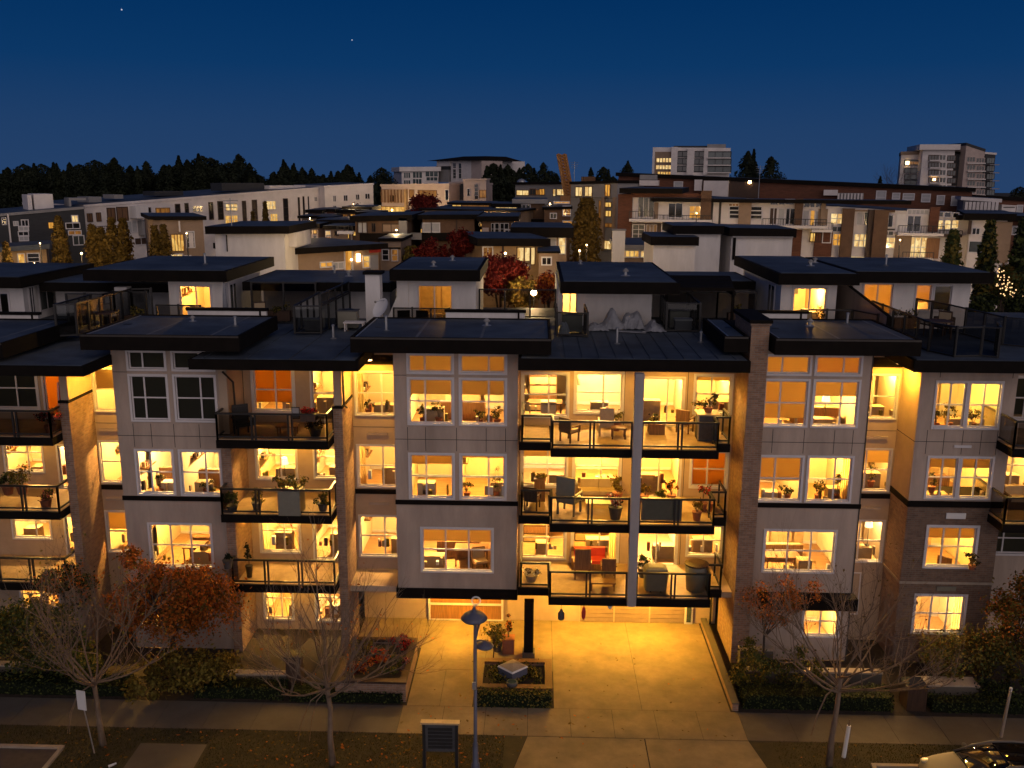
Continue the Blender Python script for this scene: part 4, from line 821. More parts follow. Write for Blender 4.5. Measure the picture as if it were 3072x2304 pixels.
def hedge(x0, x1, y0, y1, z, label, seed, m=('leaf_dark', 'leaf_dark', 'leaf_green')):
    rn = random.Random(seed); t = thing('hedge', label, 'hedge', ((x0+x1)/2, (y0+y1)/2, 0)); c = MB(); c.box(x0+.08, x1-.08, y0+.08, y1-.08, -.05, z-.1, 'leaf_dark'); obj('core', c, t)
    k = MB(); n = int(((x1-x0)*(y1-y0)+((x1-x0)+(y1-y0))*z*1.6)*300)
    for _ in range(n):
        f = rn.random(); bump_ = .05*math.sin(_*.37)
        if f < .5: p = (rn.uniform(x0, x1), rn.uniform(y0, y1), z-.06+rn.gauss(0, .04)); nr = (0, 0, 1)
        elif f < .85: p = (rn.uniform(x0, x1), y0+rn.gauss(.05, .035), rn.uniform(0, z)); nr = (0, -1, .3)
        else: p = (rn.choice((x0+.04, x1-.04))+rn.gauss(0, .03), rn.uniform(y0, y1), rn.uniform(0, z)); nr = (0, 0, .5)
        k.leaf(p, .045, rn.choice(m), rn, nr)
    obj('foliage', k, t)
hedge(-2.05, .7, 30.55, 30.95, .62, 'clipped dark hedge in front of the square planter with the lantern', 31, ('leaf_dark', 'leaf_green', 'leaf_olive'))
hedge(-9.0, -4.8, 30.65, 31.4, .42, 'low dark hedge below the raised planter with red shrubs', 32)
hedge(-12.6, -9.2, 30.75, 31.6, .5, 'low dark hedge under the orange maple beside the pavement', 33)
hedge(-22, -15.2, 30.75, 31.7, .5, 'low dark hedge behind the white signboard on its thin post', 34)
hedge(7.75, 13.2, 30.8, 31.8, .62, 'long dark hedge behind the bare tree and the slanted white stake', 35)
hedge(14.6, 20.5, 30.8, 31.45, .5, 'dark hedge behind the parked car along the pavement', 36)
for i, (x, y, z, r, m, lb) in enumerate((( -5.25, 33.5, .65, .42, ('flower_red', 'leaf_red'), 'pink red leafed shrub at the back corner of the brick planter'), (-6.0, 32.5, .65, .42, ('leaf_orange', 'flower_red'), 'round orange red shrub in the middle of the brick planter'), (-5.35, 31.9, .65, .45, ('leaf_green', 'leaf_olive'), 'green shrub at the front of the brick planter'),
        (-6.5, 31.6, .65, .5, ('leaf_orange', 'leaf_red'), 'rust coloured grass clump at the front corner of the brick planter'), (-4.95, 32.2, .65, .25, ('flower_pink', 'leaf_red'), 'small pink flowered plant against the planter edge by the walk'), (-6.7, 33.1, .65, .5, ('leaf_amber', 'leaf_olive'), 'straw coloured ornamental grass at the rear of the brick planter'))):
    leafy('shrub', lb, 'shrub', (x, y, z), [((0, 0, r*.6), (r, r, r*.7), 420, 7)], (.02, r*.5), m, 40+i, stem='stems', crown='foliage', size=.055, group='shrubs in the brick planter')
leafy('ground_cover', 'leafy ground cover around the lantern in the square planter', 'plants', (-.7, 32.1, .43), [((0, 0, .08), (1.15, .8, .14), 2200, 26)], (.01, .05), ('leaf_green', 'leaf_olive', 'leaf_dark'), 50, stem='stems', crown='foliage', size=.05)
leafy('shrub', 'airy upright shrub with pale leaves behind the square planter under the bay', 'shrub', (-1.6, 34.2, 0), [((0, 0, 1.0), (.45, .4, .75), 620, 12)], (.025, .7), ('leaf_olive', 'leaf_green'), 51, stem='stems', crown='foliage', size=.055)
# ---------------------------------------------------------------- street furniture
t = thing('street_lamp', 'slender blue grey street lamp with two saucer shades and a ring finial', 'street lamp', (-1.83, 26.85, 0)); bx_, by_ = -1.83, 26.85
mb = MB(); mb.lathe((bx_, by_, 0), [(.14, 0), (.14, .25), (.10, .3), (.085, 1.0), (.06, 1.05), (.05, 5.45)], 'blue_steel', 12); obj('pole', mb, t, smooth=True)
mb = MB(); mb.lathe((bx_-.03, by_, 5.40), [(.04, .10), (.40, .0), (.42, .03), (.34, .14), (.16, .25), (.05, .30), (.035, .42)], 'blue_steel', 24); obj('lamp_shade', mb, t, smooth=True)
mb = MB(); ring = [(bx_+.03+.135*math.sin(a), by_, 6.02+.135*math.cos(a)) for a in [2*math.pi*k/20 for k in range(21)]]; mb.tube(ring, [.028]*21, 'white_paint', 6, caps=False); mb.tube([(bx_-.03, by_, 5.8), (bx_+.02, by_, 5.9)], [.03, .03], 'steel', 6); obj('finial', mb, t)
mb = MB(); mb.tube([(bx_, by_, 4.6), (bx_+.06, by_+.03, 4.95), (bx_+.14, by_+.05, 5.25), (bx_+.2, by_+.06, 5.5)], [.03, .035, .04, .045], 'blue_steel', 7); mb.tube([(bx_, by_, 4.62), (bx_+.12, by_+.04, 4.66), (bx_+.28, by_+.08, 4.62)], [.03]*3, 'blue_steel', 6); obj('bracket', mb, t)
mb = MB(); mb.lathe((bx_+.3, by_+.08, 4.42), [(.28, 0), (.29, .02), (.2, .10), (.07, .16), (.03, .2)], 'blue_steel', 20); obj('lamp_shade', mb, t, smooth=True)
mb = MB(); mb.box(bx_-.09, bx_+.02, by_-.12, by_-.05, 3.0, 3.25, 'steel'); obj('control_box', mb, t)
# notice board seen from the building side of the street
t = thing('notice_board', 'dark framed notice board on two square posts beside the street lamp', 'notice board', (-2.97, 26.8, 0))
for x in (-3.5, -2.44): mb = MB(); mb.box(x-.05, x+.05, 26.75, 26.87, -.1, 1.74, 'black_plastic'); obj('post', mb, t)
mb = MB(); mb.box(-3.45, -2.49, 26.78, 26.84, .72, 1.70, 'stone_dark')
for k in range(6): mb.box(-3.37, -2.57, 26.765, 26.779, .84+k*.13, .94+k*.13, 'black_plastic')
obj('board', mb, t); mb = MB(); mb.box(-3.6, -2.34, 26.70, 26.92, 1.74, 1.80, 'wood_light'); obj('top_rail', mb, t)
# white signboard on a thin post
t = thing('street_sign', 'white signboard, slightly tilted, on a thin post by the leafless tree', 'sign', (-14.75, 27.35, 0)); mb = MB(); mb.tube([(-14.72, 27.35, -.05), (-14.96, 27.3, 2.2)], [.022, .02], 'steel', 7); obj('post', mb, t)
mb = MB(); mb.obox((-14.93, 27.26), Vector((.97, -.25, 0)), Vector((.25, .97, 0)), .17, .012, 1.66, 2.36, 'white_paint'); obj('sign_panel', mb, t)
mb = MB(); mb.obox((-14.93, 27.245), Vector((.97, -.25, 0)), Vector((.25, .97, 0)), .10, .008, 1.95, 2.0, 'grey_far'); mb.obox((-14.93, 27.245), Vector((.97, -.25, 0)), Vector((.25, .97, 0)), .07, .008, 1.83, 1.87, 'grey_far'); obj('lettering', mb, t) if 0 else None
mb = MB(); mb.tube([(-13.9, 26.6, .02), (-13.7, 26.75, .05)], [.05, .03], 'white_paint', 6); tag(obj('litter', mb), 'small scrap of white litter on the grass below the signboard', 'litter')
t = thing('tree_stake', 'slanted white painted stake beside the leafless tree near the driveway', 'stake', (10.6, 28.1, 0)); mb = MB(); mb.tube([(10.52, 28.05, -.05), (10.62, 28.1, 1.14)], [.075, .07], 'white_paint', 8); obj('stake', mb, t); mb = MB(); mb.tube([(10.62, 28.1, 1.14), (10.64, 28.11, 1.36)], [.03, .015], 'bark', 6); obj('tip', mb, t)
t = thing('marker_pole', 'thin grey leaning pole beside the parked car', 'pole', (16.45, 29.4, 0)); mb = MB(); mb.tube([(16.4, 29.4, -.05), (16.55, 29.45, 1.85)], [.06, .05], 'concrete_cap', 8); obj('pole', mb, t); mb = MB(); mb.tube([(16.545, 29.45, 1.75), (16.56, 29.455, 1.88)], [.055, .05], 'white_paint', 8); obj('cap', mb, t)
t = thing('utility_box', 'dark brown box with a sloped lid standing in the hedge by the pavement', 'bin', (14.05, 31.25, 0)); mb = MB(); mb.box(13.7, 14.4, 30.9, 31.6, 0, .95, 'wood_dark'); obj('body', mb, t); mb = MB()
mb.poly([(13.65, 30.85, .95), (14.45, 30.85, .95), (14.25, 31.25, 1.2), (13.85, 31.25, 1.2)], 'black_plastic'); mb.poly([(14.45, 31.65, .95), (13.65, 31.65, .95), (13.85, 31.25, 1.2), (14.25, 31.25, 1.2)], 'black_plastic'); mb.poly([(14.45, 30.85, .95), (14.45, 31.65, .95), (14.25, 31.25, 1.2)], 'black_plastic'); mb.poly([(13.65, 31.65, .95), (13.65, 30.85, .95), (13.85, 31.25, 1.2)], 'black_plastic'); obj('lid', mb, t)
t = thing('utility_box', 'narrow dark wooden box behind the hedge between the orange maple and the planter', 'bin', (-9.0, 31.3, 0)); mb = MB(); mb.box(-9.3, -8.75, 31.5, 32.0, 0, 1.3, 'wood_dark'); obj('body', mb, t); mb = MB(); mb.box(-9.36, -8.69, 31.44, 32.06, 1.3, 1.37, 'black_plastic'); obj('lid', mb, t)
# stone lantern with a pyramid cap in the square planter, bowl in front, pots behind
t = thing('stone_lantern', 'squat lantern with a pale diamond shaped cap in the square planter', 'lantern', (-.75, 31.9, .43)); mb = MB(); mb.box(-1.05, -.45, 31.65, 32.15, .43, .62, 'stone_dark'); obj('base', mb, t)
mb = MB(); c = (-.75, 31.9); L4 = [(-.55, 0), (0, -.5), (.55, 0), (0, .5)]
for k in range(4): a, b = L4[k], L4[(k+1) % 4]; mb.poly([(c[0]+a[0], c[1]+a[1], .62), (c[0]+b[0], c[1]+b[1], .62), (c[0]+b[0], c[1]+b[1], .9), (c[0]+a[0], c[1]+a[1], .9)], 'blue_steel')
obj('body', mb, t); mb = MB()
for k in range(4): a, b = L4[k], L4[(k+1) % 4]; mb.poly([(c[0]+a[0]*1.06, c[1]+a[1]*1.06, .9), (c[0]+b[0]*1.06, c[1]+b[1]*1.06, .9), (c[0]+b[0]*.98, c[1]+b[1]*.98, .96), (c[0]+a[0]*.98, c[1]+a[1]*.98, .96)], 'white_paint'); mb.poly([(c[0]+a[0]*.98, c[1]+a[1]*.98, .96), (c[0]+b[0]*.98, c[1]+b[1]*.98, .96), (c[0], c[1], 1.08)], 'concrete_cap')
obj('cap', mb, t)
t = thing('stone_bowl', 'round dark stone bowl on the front coping of the square planter', 'bowl', (-.76, 31.1, .58)); mb = MB(); mb.lathe((-.76, 31.08, .58), [(.12, 0), (.2, .06), (.22, .16), (.19, .2)], 'stone_dark', 16); obj('bowl', mb, t, smooth=True); mb = MB(); mb.lathe((-.76, 31.08, .765), [(.17, 0), (.16, .02)], 'glass_teal', 16); obj('water', mb, t)
def potted(name, label, base, pr, ph, pm, parts, lm, seed, square=False, group=None, size=.05, cat='potted plant'):
    t = thing(name, label, cat, base, group); b = Vector(base); mb = MB()
    if square: mb.box(b.x-pr, b.x+pr, b.y-pr, b.y+pr, b.z, b.z+ph, pm); mb.box(b.x-pr-.02, b.x+pr+.02, b.y-pr-.02, b.y+pr+.02, b.z+ph, b.z+ph+.03, pm)
    else: mb.lathe(tuple(b), [(pr*.7, 0), (pr, ph*.9), (pr*1.08, ph*.92), (pr*1.08, ph)], pm, 14)
    obj('pot', mb, t); k = MB(); rn = random.Random(seed); s = MB()
    for off, r, n, cl in parts:
        o = Vector(off)+Vector((0, 0, ph)); crown_leaves(k, b+o, r, n, size, lm, rn, cl, shell=.3)
        for j in range(4): e = b+o+Vector((rn.uniform(-.5, .5)*r[0], rn.uniform(-.5, .5)*r[1], rn.uniform(0, .6)*r[2])); s.tube([b+Vector((0, 0, ph*.8)), e], [.014, .006], 'bark', 4, caps=False)
    obj('foliage', k, t); obj('stems', s, t); return t
potted('potted_plant', 'terracotta pot with a dark columnar shrub next to the dark post', (-1.0, 34.7, 0), .24, .62, 'terracotta', [((0, 0, .55), (.16, .16, .5), 380, 8)], ('leaf_dark', 'leaf_orange'), 1, True)
potted('potted_plant', 'pot of tall grass beside the dark post under the bay', (-1.45, 34.75, 0), .2, .4, 'stone_dark', [((0, 0, .45), (.3, .3, .45), 300, 8)], ('leaf_amber', 'leaf_olive'), 2)
t = thing('lantern', 'small hanging jar lantern below the lowest terrace', 'lantern', (1.1, 33.6, 2.0)); mb = MB(); mb.lathe((1.1, 33.6, 2.02), [(.07, 0), (.13, .05), (.13, .28), (.06, .36), (.05, .44)], 'stone_dark', 12); obj('jar', mb, t, smooth=True); mb = MB(); mb.tube([(1.1, 33.6, 2.45), (1.1, 33.6, 2.93)], [.008, .008], 'dark_metal', 4); obj('cord', mb, t)
t = thing('wind_sock', 'red and pink cloth ornament hanging from the lowest terrace edge', 'ornament', (1.95, 33.1, 2.4)); mb = MB(); mb.lathe((1.95, 33.1, 2.15), [(.02, .15), (.07, .24), (.085, .45), (.05, .63), (.02, .70)], 'cushion_red', 10); obj('cloth', mb, t); mb = MB(); mb.tube([(1.95, 33.1, 2.84), (1.95, 33.1, 2.93)], [.008]*2, 'dark_metal', 4); obj('cord', mb, t)
t = thing('security_camera', 'small white dome camera under the lowest terrace edge', 'camera', (2.95, 33.1, 2.9)); mb = MB(); mb.blob((2.95, 33.1, 2.83), (.07, .07, .07), 'white_paint', 10, 8); obj('dome', mb, t, smooth=True); mb = MB(); mb.lathe((2.95, 33.1, 2.86), [(.09, 0), (.09, .04)], 'white_paint', 12); obj('mount', mb, t)
# ---------------------------------------------------------------- parked car (front to the left, nose at the picture edge)
mat('car_paint', (.16, .145, .13), .55, .03, 1.0, spec=.2, metal=0); mat('car_glass', (.006, .006, .007), .04, .1, spec=1.0); mat('tyre', (.015, .015, .015), .9)
t = thing('parked_car', 'pale silver car parked on red pavers at the corner, dark windscreen facing away', 'car', (14.6, 26.2, 0))
def loft(secs, m, name, par, caps=True):
    mb = MB(); i = mb.mi(MATS[m]); n = len(secs[0])
    for s_ in secs: mb.v += [tuple(p) for p in s_]
    for k in range(len(secs)-1):
        for j in range(n-1): a = k*n+j; mb.f.append((a, a+1, a+n+1, a+n)); mb.m.append(i)
    if caps:
        mb.f.append(tuple(range(n))); mb.m.append(i); mb.f.append(tuple(range((len(secs)-1)*n, len(secs)*n))[::-1]); mb.m.append(i)
    o = obj(name, mb, par); md = o.modifiers.new('bevel', 'SUBSURF'); md.levels = 2; md.render_levels = 2; o.data.polygons.foreach_set('use_smooth', [True]*len(o.data.polygons)); return o
def csec(x, hw, zb, zs, zt, rnd_=.1): # body cross section at x
    yc = 26.25; return [(x, yc-hw*.86, zb), (x, yc-hw*.98, zb+.08), (x, yc-hw, zb+.3), (x, yc-hw*.97, zs-.06), (x, yc-hw*.90, zs), (x, yc-hw*.55, zt), (x, yc, zt+.02), (x, yc+hw*.55, zt), (x, yc+hw*.90, zs), (x, yc+hw*.97, zs-.06), (x, yc+hw, zb+.3), (x, yc+hw*.98, zb+.08), (x, yc+hw*.86, zb)]
x0 = 12.45
loft([csec(x0, .55, .28, .55, .58), csec(x0+.06, .72, .24, .66, .70), csec(x0+.35, .86, .2, .80, .84), csec(x0+.9, .91, .2, .90, .94), csec(x0+1.35, .92, .2, .97, 1.0), csec(x0+1.6, .92, .2, 1.0, 1.01), csec(x0+2.6, .93, .2, 1.02, 1.03), csec(x0+3.6, .92, .2, 1.03, 1.05), csec(x0+4.3, .86, .25, .98, 1.0), csec(x0+4.55, .75, .3, .85, .9)], 'car_paint', 'body', t)
def gsec(x, hb, zb, ht, zt): yc = 26.25; return [(x, yc-hb, zb), (x, yc-(hb*.45+ht*.55), zb+(zt-zb)*.6), (x, yc-ht, zt-.03), (x, yc-ht*.6, zt), (x, yc, zt+.015), (x, yc+ht*.6, zt), (x, yc+ht, zt-.03), (x, yc+(hb*.45+ht*.55), zb+(zt-zb)*.6), (x, yc+hb, zb)]
loft([gsec(x0+1.22, .80, .96, .76, .985), gsec(x0+1.35, .82, .97, .74, 1.06), gsec(x0+1.9, .83, .98, .66, 1.32), gsec(x0+2.3, .83, 1.0, .63, 1.42), gsec(x0+2.9, .83, 1.0, .63, 1.45), gsec(x0+3.6, .82, 1.0, .62, 1.41), gsec(x0+4.1, .80, 1.0, .62, 1.22), gsec(x0+4.4, .76, 1.0, .64, 1.04)], 'car_glass', 'cabin_glass', t)
loft([gsec(x0+2.28, .62, 1.415, .56, 1.432), gsec(x0+2.36, .645, 1.42, .58, 1.445), gsec(x0+2.9, .65, 1.44, .59, 1.475), gsec(x0+3.55, .64, 1.41, .58, 1.438), gsec(x0+3.65, .61, 1.38, .55, 1.40)], 'car_glass', 'roof', t)
for sy in (-1, 1):
    mb = MB(); yc = 26.25; mb.tube([(x0+1.2, yc+sy*.80, .98), (x0+1.75, yc+sy*.745, 1.25), (x0+2.25, yc+sy*.665, 1.43), (x0+2.95, yc+sy*.655, 1.46), (x0+3.65, yc+sy*.64, 1.40), (x0+4.35, yc+sy*.70, 1.06)], [.035, .035, .04, .04, .04, .035], 'car_paint', 7); obj('pillar', mb, t, smooth=True)
    mb = MB(); mb.blob((x0+1.62, yc+sy*1.0, 1.06), (.07, .11, .08), 'car_paint', 10, 8); mb.tube([(x0+1.62, yc+sy*.86, 1.0), (x0+1.62, yc+sy*.96, 1.03)], [.03, .03], 'car_paint', 5); obj('wing_mirror', mb, t, smooth=True)
    mb = MB(); mb.blob((x0+.28, yc+sy*.60, .72), (.2, .17, .07), 'steel', 12, 8); obj('headlight', mb, t, smooth=True)
    for xw in (x0+.9, x0+3.55):
        mb = MB(); mb.tube([(xw, yc+sy*.72, .32), (xw, yc+sy*.935, .32)], [.32, .32], 'tyre', 22); w_ = obj('wheel', mb, t); mb = MB(); mb.tube([(xw, yc+sy*.93, .32), (xw, yc+sy*.945, .32)], [.2, .19], 'steel', 14); obj('rim', mb, w_)
mb = MB(); mb.tube([(x0+1.22, 26.25-.5, 1.0), (x0+1.28, 26.25, 1.015), (x0+1.22, 26.25+.5, 1.0)], [.012]*3, 'black_plastic', 5); obj('wiper', mb, t)
# ---------------------------------------------------------------- rooftop things
t = thing('satellite_dish', 'white satellite dish tilted on the roof edge beside the white flue stack', 'satellite dish', (-6.75, 39.6, 12.5)); mb = MB(); i = mb.mi(MATS['white_paint']); ax = Vector((-.55, -.62, .55)).normalized(); u = ax.cross(Vector((0, 0, 1))).normalized(); v_ = ax.cross(u); c = Vector((-6.72, 39.6, 13.45)); rings = 6; seg = 24; base = 0
for k in range(rings+1):
    r = .42*k/rings
    for j in range(seg): a = 2*math.pi*j/seg; mb.v.append(tuple(c+(u*math.cos(a)+v_*math.sin(a)*1.1)*r+ax*(r*r*.7-.06)))
for k in range(rings):
    for j in range(seg): mb.f.append((k*seg+j, k*seg+(j+1) % seg, (k+1)*seg+(j+1) % seg, (k+1)*seg+j)); mb.m.append(i)
obj('dish', mb, t, smooth=True); mb = MB(); mb.tube([(-6.65, 39.75, 12.5), (-6.65, 39.72, 13.38)], [.03, .03], 'steel', 7); obj('mast', mb, t); mb = MB(); mb.tube([tuple(c-v_*.4), tuple(c+ax*.42-v_*.1)], [.012]*2, 'steel', 5); mb.blob(tuple(c+ax*.43-v_*.08), (.05,)*3, 'grey_plastic', 8, 6); obj('feed_arm', mb, t)
def vent(p, label, s=1.0, kind=0):
    s = s*.8
    t = thing('roof_vent', label, 'roof vent', p, 'small vents on the flat roofs'); mb = MB(); mb.lathe(p, [(.26*s, 0), (.2*s, .03), (.09*s, .05), (.09*s, .22*s)], 'steel', 12); obj('collar', mb, t)
    mb = MB(); mb.lathe((p[0], p[1], p[2]+.22*s), [(.17*s, 0), (.17*s, .05*s), (.05*s, .16*s), (.02*s, .17*s)], 'grey_far', 12); obj('cowl', mb, t)
vent((-2.0, 36.7, 13.2), 'pale vent cowl on the roof of the bay over the walkway'); vent((-14.0, 37.0, 13.2), 'flat dark vent on the roof over the bay with dark blinds', .8); vent((10.9, 36.9, 13.28), 'vent with a bent metal cap on the roof beside the brick chimney'); vent((-4.9, 43.8, 14.88), 'pale curved vent on the roof of the centre penthouse, nearer the front edge', .9); vent((-4.3, 47.0, 14.88), 'pale vent on the roof of the centre penthouse, nearer its rear edge', .9); vent((13.2, 45.3, 14.92), 'pale vent on the penthouse roof behind the brick chimney'); vent((4.0, 42.2, 14.68), 'metal vent lying on the roof of the penthouse beside the slatted pergola', 1.1)
vent((-9.6, 47.0, 14.04), 'white dome vent on the low roof left of the white flue stack'); vent((-18.6, 40.9, 14.0), 'boxy grey vent in front of the far penthouse roof corner', .8) if 0 else None; vent((13.9, 47, 14.92), 'small dark cowl where two penthouse roofs meet', .9); vent((2.2, 47.6, 14.7), 'tiny white vent on the rear roof edge by the courtyard', .7)
def heat_pump(p, label):
    t = thing('heat_pump', label, 'heat pump', p); x, y, z = p; mb = MB(); mb.box(x-.42, x+.42, y-.3, y+.3, z+.06, z+.78, 'grey_plastic'); mb.box(x-.45, x+.45, y-.33, y+.33, z+.78, z+.82, 'stone_dark'); obj('case', mb, t); mb = MB(); mb.lathe((x, y, z+.82), [(.26, 0), (.26, .02), (.05, .025)], 'dark_metal', 16); obj('fan_grille', mb, t); mb = MB(); mb.box(x-.4, x-.3, y-.28, y+.28, z, z+.06, 'dark_metal'); mb.box(x+.3, x+.4, y-.28, y+.28, z, z+.06, 'dark_metal'); obj('foot', mb, t)
heat_pump((1.5, 39.0, 12.58), 'grey heat pump inside the low glass screen behind the bay over the walkway'); heat_pump((6.25, 40.6, 12.58), 'grey heat pump inside the screened corner of the roof beside the chimney')
# pieces under tarpaulins on the roof
def tarp(p, sx, sy, sz, label, seed, m='tarp'):
    rn = random.Random(seed); t = thing('covered_furniture', label, 'covered furniture', p); mb = MB(); i = mb.mi(MATS[m]); n = 12
    for a in range(n+1):
        for b_ in range(n+1):
            u, v = a/n*2-1, b_/n*2-1; h = sz*max(0, (1-abs(u)**1.6))*max(0, (1-abs(v)**2.2))**.6*(1+.25*math.sin(5*u+seed)); mb.v.append((p[0]+u*sx+rn.gauss(0, .02), p[1]+v*sy+rn.gauss(0, .02), p[2]+h+rn.uniform(0, .05)))
    for a in range(n):
        for b_ in range(n): k = a*(n+1)+b_; mb.f.append((k, k+n+1, k+n+2, k+1)); mb.m.append(i)
    obj('tarpaulin', mb, t)
tarp((3.3, 40.2, 12.59), .6, .5, .72, 'grey tarpaulin draped over furniture in a peak against the roof wall', 2); tarp((4.2, 40.4, 12.59), .55, .5, .8, 'grey tarpaulin rounded over a chair beside the peaked one', 5); tarp((5.1, 39.9, 12.59), .45, .7, .35, 'low folded grey tarpaulin end lying toward the roof screen', 9); tarp((2.6, 39.7, 12.59), .5, .4, .3, 'small bundle of pale sheeting at the foot of the roof wall', 4)
tarp((1.15, 38.3, 12.59), .22, .18, .62, 'crumpled white plastic bag standing inside the low glass screen', 11, 'white_paint')
t = thing('roof_board', 'long pale plank lying on the standing seam roof before the tarpaulins', 'plank', (4.0, 38.9, 12.6)); mb = MB(); mb.obox((4.05, 39.0), Vector((.96, -.28, 0)), Vector((.28, .96, 0)), .6, .08, 12.61, 12.66, 'tarp'); obj('board', mb, t); mb = MB(); mb.obox((4.55, 38.85), Vector((.96, -.28, 0)), Vector((.28, .96, 0)), .06, .1, 12.66, 12.69, 'steel'); obj('clip', mb, t)
# chairs
def chair(name, label, p, rz, m='wicker', cm='cushion', s=1.0, arms=True, high=.95, group=None, metal=False):
    t = thing(name, label, 'chair', p, group); c_, s_ = math.cos(rz), math.sin(rz); ux, uy = Vector((c_, s_, 0)), Vector((-s_, c_, 0)); P = lambda a, b: (p[0]+ux.x*a*s+uy.x*b*s, p[1]+ux.y*a*s+uy.y*b*s); z = p[2]
    mb = MB(); mb.obox(P(0, 0), ux, uy, .28*s, .27*s, z+.36*s, z+.42*s, m); obj('seat', mb, t); mb = MB(); mb.obox(P(0, -.01), ux, uy, .25*s, .24*s, z+.42*s, z+.49*s, cm); obj('cushion', mb, t)
    mb = MB(); mb.obox(P(0, .27), ux, uy, .28*s, .035*s, z+.42*s, z+high*s, m); mb.obox(P(0, .225), ux, uy, .24*s, .03*s, z+.5*s, z+(high-.06)*s, cm); obj('backrest', mb, t)
    for a, b in ((-1, -1), (1, -1), (1, 1), (-1, 1)): mb = MB(); mb.obox(P(a*.25, b*.24), ux, uy, .025*s, .025*s, z, z+.36*s, 'dark_metal' if metal else m); obj('leg', mb, t)
    if arms:
        for a in (-1, 1): mb = MB(); mb.obox(P(a*.29, .0), ux, uy, .03*s, .27*s, z+.6*s, z+.645*s, m); mb.obox(P(a*.29, -.24), ux, uy, .025*s, .025*s, z+.36*s, z+.6*s, m); obj('armrest', mb, t)
    return t
def table(name, label, p, w_, d, h, m='wood', group=None):
    t = thing(name, label, 'table', p, group); x, y, z = p; mb = MB(); mb.box(x-w_/2, x+w_/2, y-d/2, y+d/2, z+h-.05, z+h, m); obj('tabletop', mb, t)
    for a in (-1, 1):
        for b in (-1, 1): mb = MB(); mb.box(x+a*(w_/2-.06)-.025, x+a*(w_/2-.06)+.025, y+b*(d/2-.06)-.025, y+b*(d/2-.06)+.025, z, z+h-.05, m); obj('leg', mb, t)
    return t
def sofa(label, p, w_, rz=0, m='cushion', base='wicker', group=None):
    t = thing('sofa', label, 'sofa', p, group); c_, s_ = math.cos(rz), math.sin(rz); ux, uy = Vector((c_, s_, 0)), Vector((-s_, c_, 0)); P = lambda a, b: (p[0]+ux.x*a+uy.x*b, p[1]+ux.y*a+uy.y*b); z = p[2]
    mb = MB(); mb.obox(P(0, 0), ux, uy, w_/2, .38, z+.06, z+.34, base); obj('base', mb, t); n = max(2, round(w_/.7))
    for k in range(n): mb = MB(); mb.obox(P(-w_/2+.1+(w_-.2)*(k+.5)/n, -.04), ux, uy, (w_-.24)/n/2, .32, z+.34, z+.47, m); obj('seat_cushion', mb, t); mb = MB(); mb.obox(P(-w_/2+.1+(w_-.2)*(k+.5)/n, .26), ux, uy, (w_-.24)/n/2, .09, z+.47, z+.82, m); obj('back_cushion', mb, t)
    mb = MB(); mb.obox(P(0, .36), ux, uy, w_/2, .05, z+.3, z+.8, base); obj('backrest', mb, t)
    for a in (-1, 1): mb = MB(); mb.obox(P(a*(w_/2-.05), 0), ux, uy, .06, .38, z+.34, z+.6, base); obj('armrest', mb, t)
def bbq(label, p, m='grey_plastic', w_=.62, h=1.0):
    t = thing('barbecue', label, 'barbecue', p); x, y, z = p; mb = MB(); i = mb.mi(MATS[m]); prof = [(1.0, .0), (1.05, .35), (1.12, .75), (1.0, .92), (.7, 1.0)]
    for q, hh in prof:
        for k in range(16): a = 2*math.pi*k/16; cx_, sy_ = math.cos(a), math.sin(a); e = .35; mb.v.append((x+math.copysign(abs(cx_)**e, cx_)*w_/2*q, y+math.copysign(abs(sy_)**e, sy_)*.32*q, z+.1+hh*h))
    for r in range(4):
        for k in range(16): a = r*16+k; b = r*16+(k+1) % 16; mb.f.append((a, b, b+16, a+16)); mb.m.append(i)
    mb.f.append(tuple(range(64, 80))); mb.m.append(i); obj('cover', mb, t); mb = MB()
    for a in (-.2, .2): mb.box(x+a-.03, x+a+.03, y-.2, y+.2, z, z+.1, 'dark_metal')
    obj('foot', mb, t)
T4, T3, T2 = 9.222, 6.262, 3.272
# top terrace
chair('lounge_chair', 'low wicker chair with a dark frame on the top terrace by the glass railing', (1.3, 34.0, T4), 2.4); chair('garden_chair', 'high backed tan chair on the top terrace before the brightest window', (2.75, 34.9, T4), 3.14, 'wood_light', 'cushion', high=1.15); table('side_table', 'small dark table beside the high backed chair on the top terrace', (3.2, 34.5, T4), .6, .5, .45, 'wood')
potted('potted_plant', 'potted bush in the top terrace corner between chair and white column', (3.2, 35.6, T4), .2, .35, 'terracotta', [((0, 0, .25), (.35, .3, .3), 260, 8)], 'leaf_olive', 3); potted('potted_plant', 'low wooden box with dark plants below the glazed door on the top terrace', (4.75, 35.3, T4), .3, .4, 'wood', [((0, 0, .15), (.4, .3, .25), 240, 8)], ('leaf_dark', 'leaf_olive'), 4, True)
t = thing('planter_cabinet', 'tall pale framed planter cabinet at the end of the top terrace by the brick wall', 'cabinet', (6.6, 34.3, T4)); mb = MB(); mb.box(6.2, 6.95, 34.2, 34.9, T4, T4+1.0, 'stone_dark')
for x in (6.17, 6.93): mb.box(x, x+.05, 34.17, 34.22, T4, T4+1.05, 'wood_light')
mb.box(6.15, 7.0, 34.15, 34.95, T4+1.0, T4+1.06, 'wood_light'); obj('body', mb, t)
potted('potted_plant', 'bushy plants standing on the planter cabinet of the top terrace', (6.6, 34.55, T4+1.06), .18, .2, 'terracotta', [((-.2, 0, .1), (.4, .25, .25), 260, 8), ((.25, 0, .3), (.2, .2, .4), 160, 5)], ('leaf_green', 'leaf_amber'), 5); chair('garden_chair', 'wooden chair near the planter cabinet on the top terrace', (5.9, 35.5, T4), 2.6, 'wood', 'cushion')
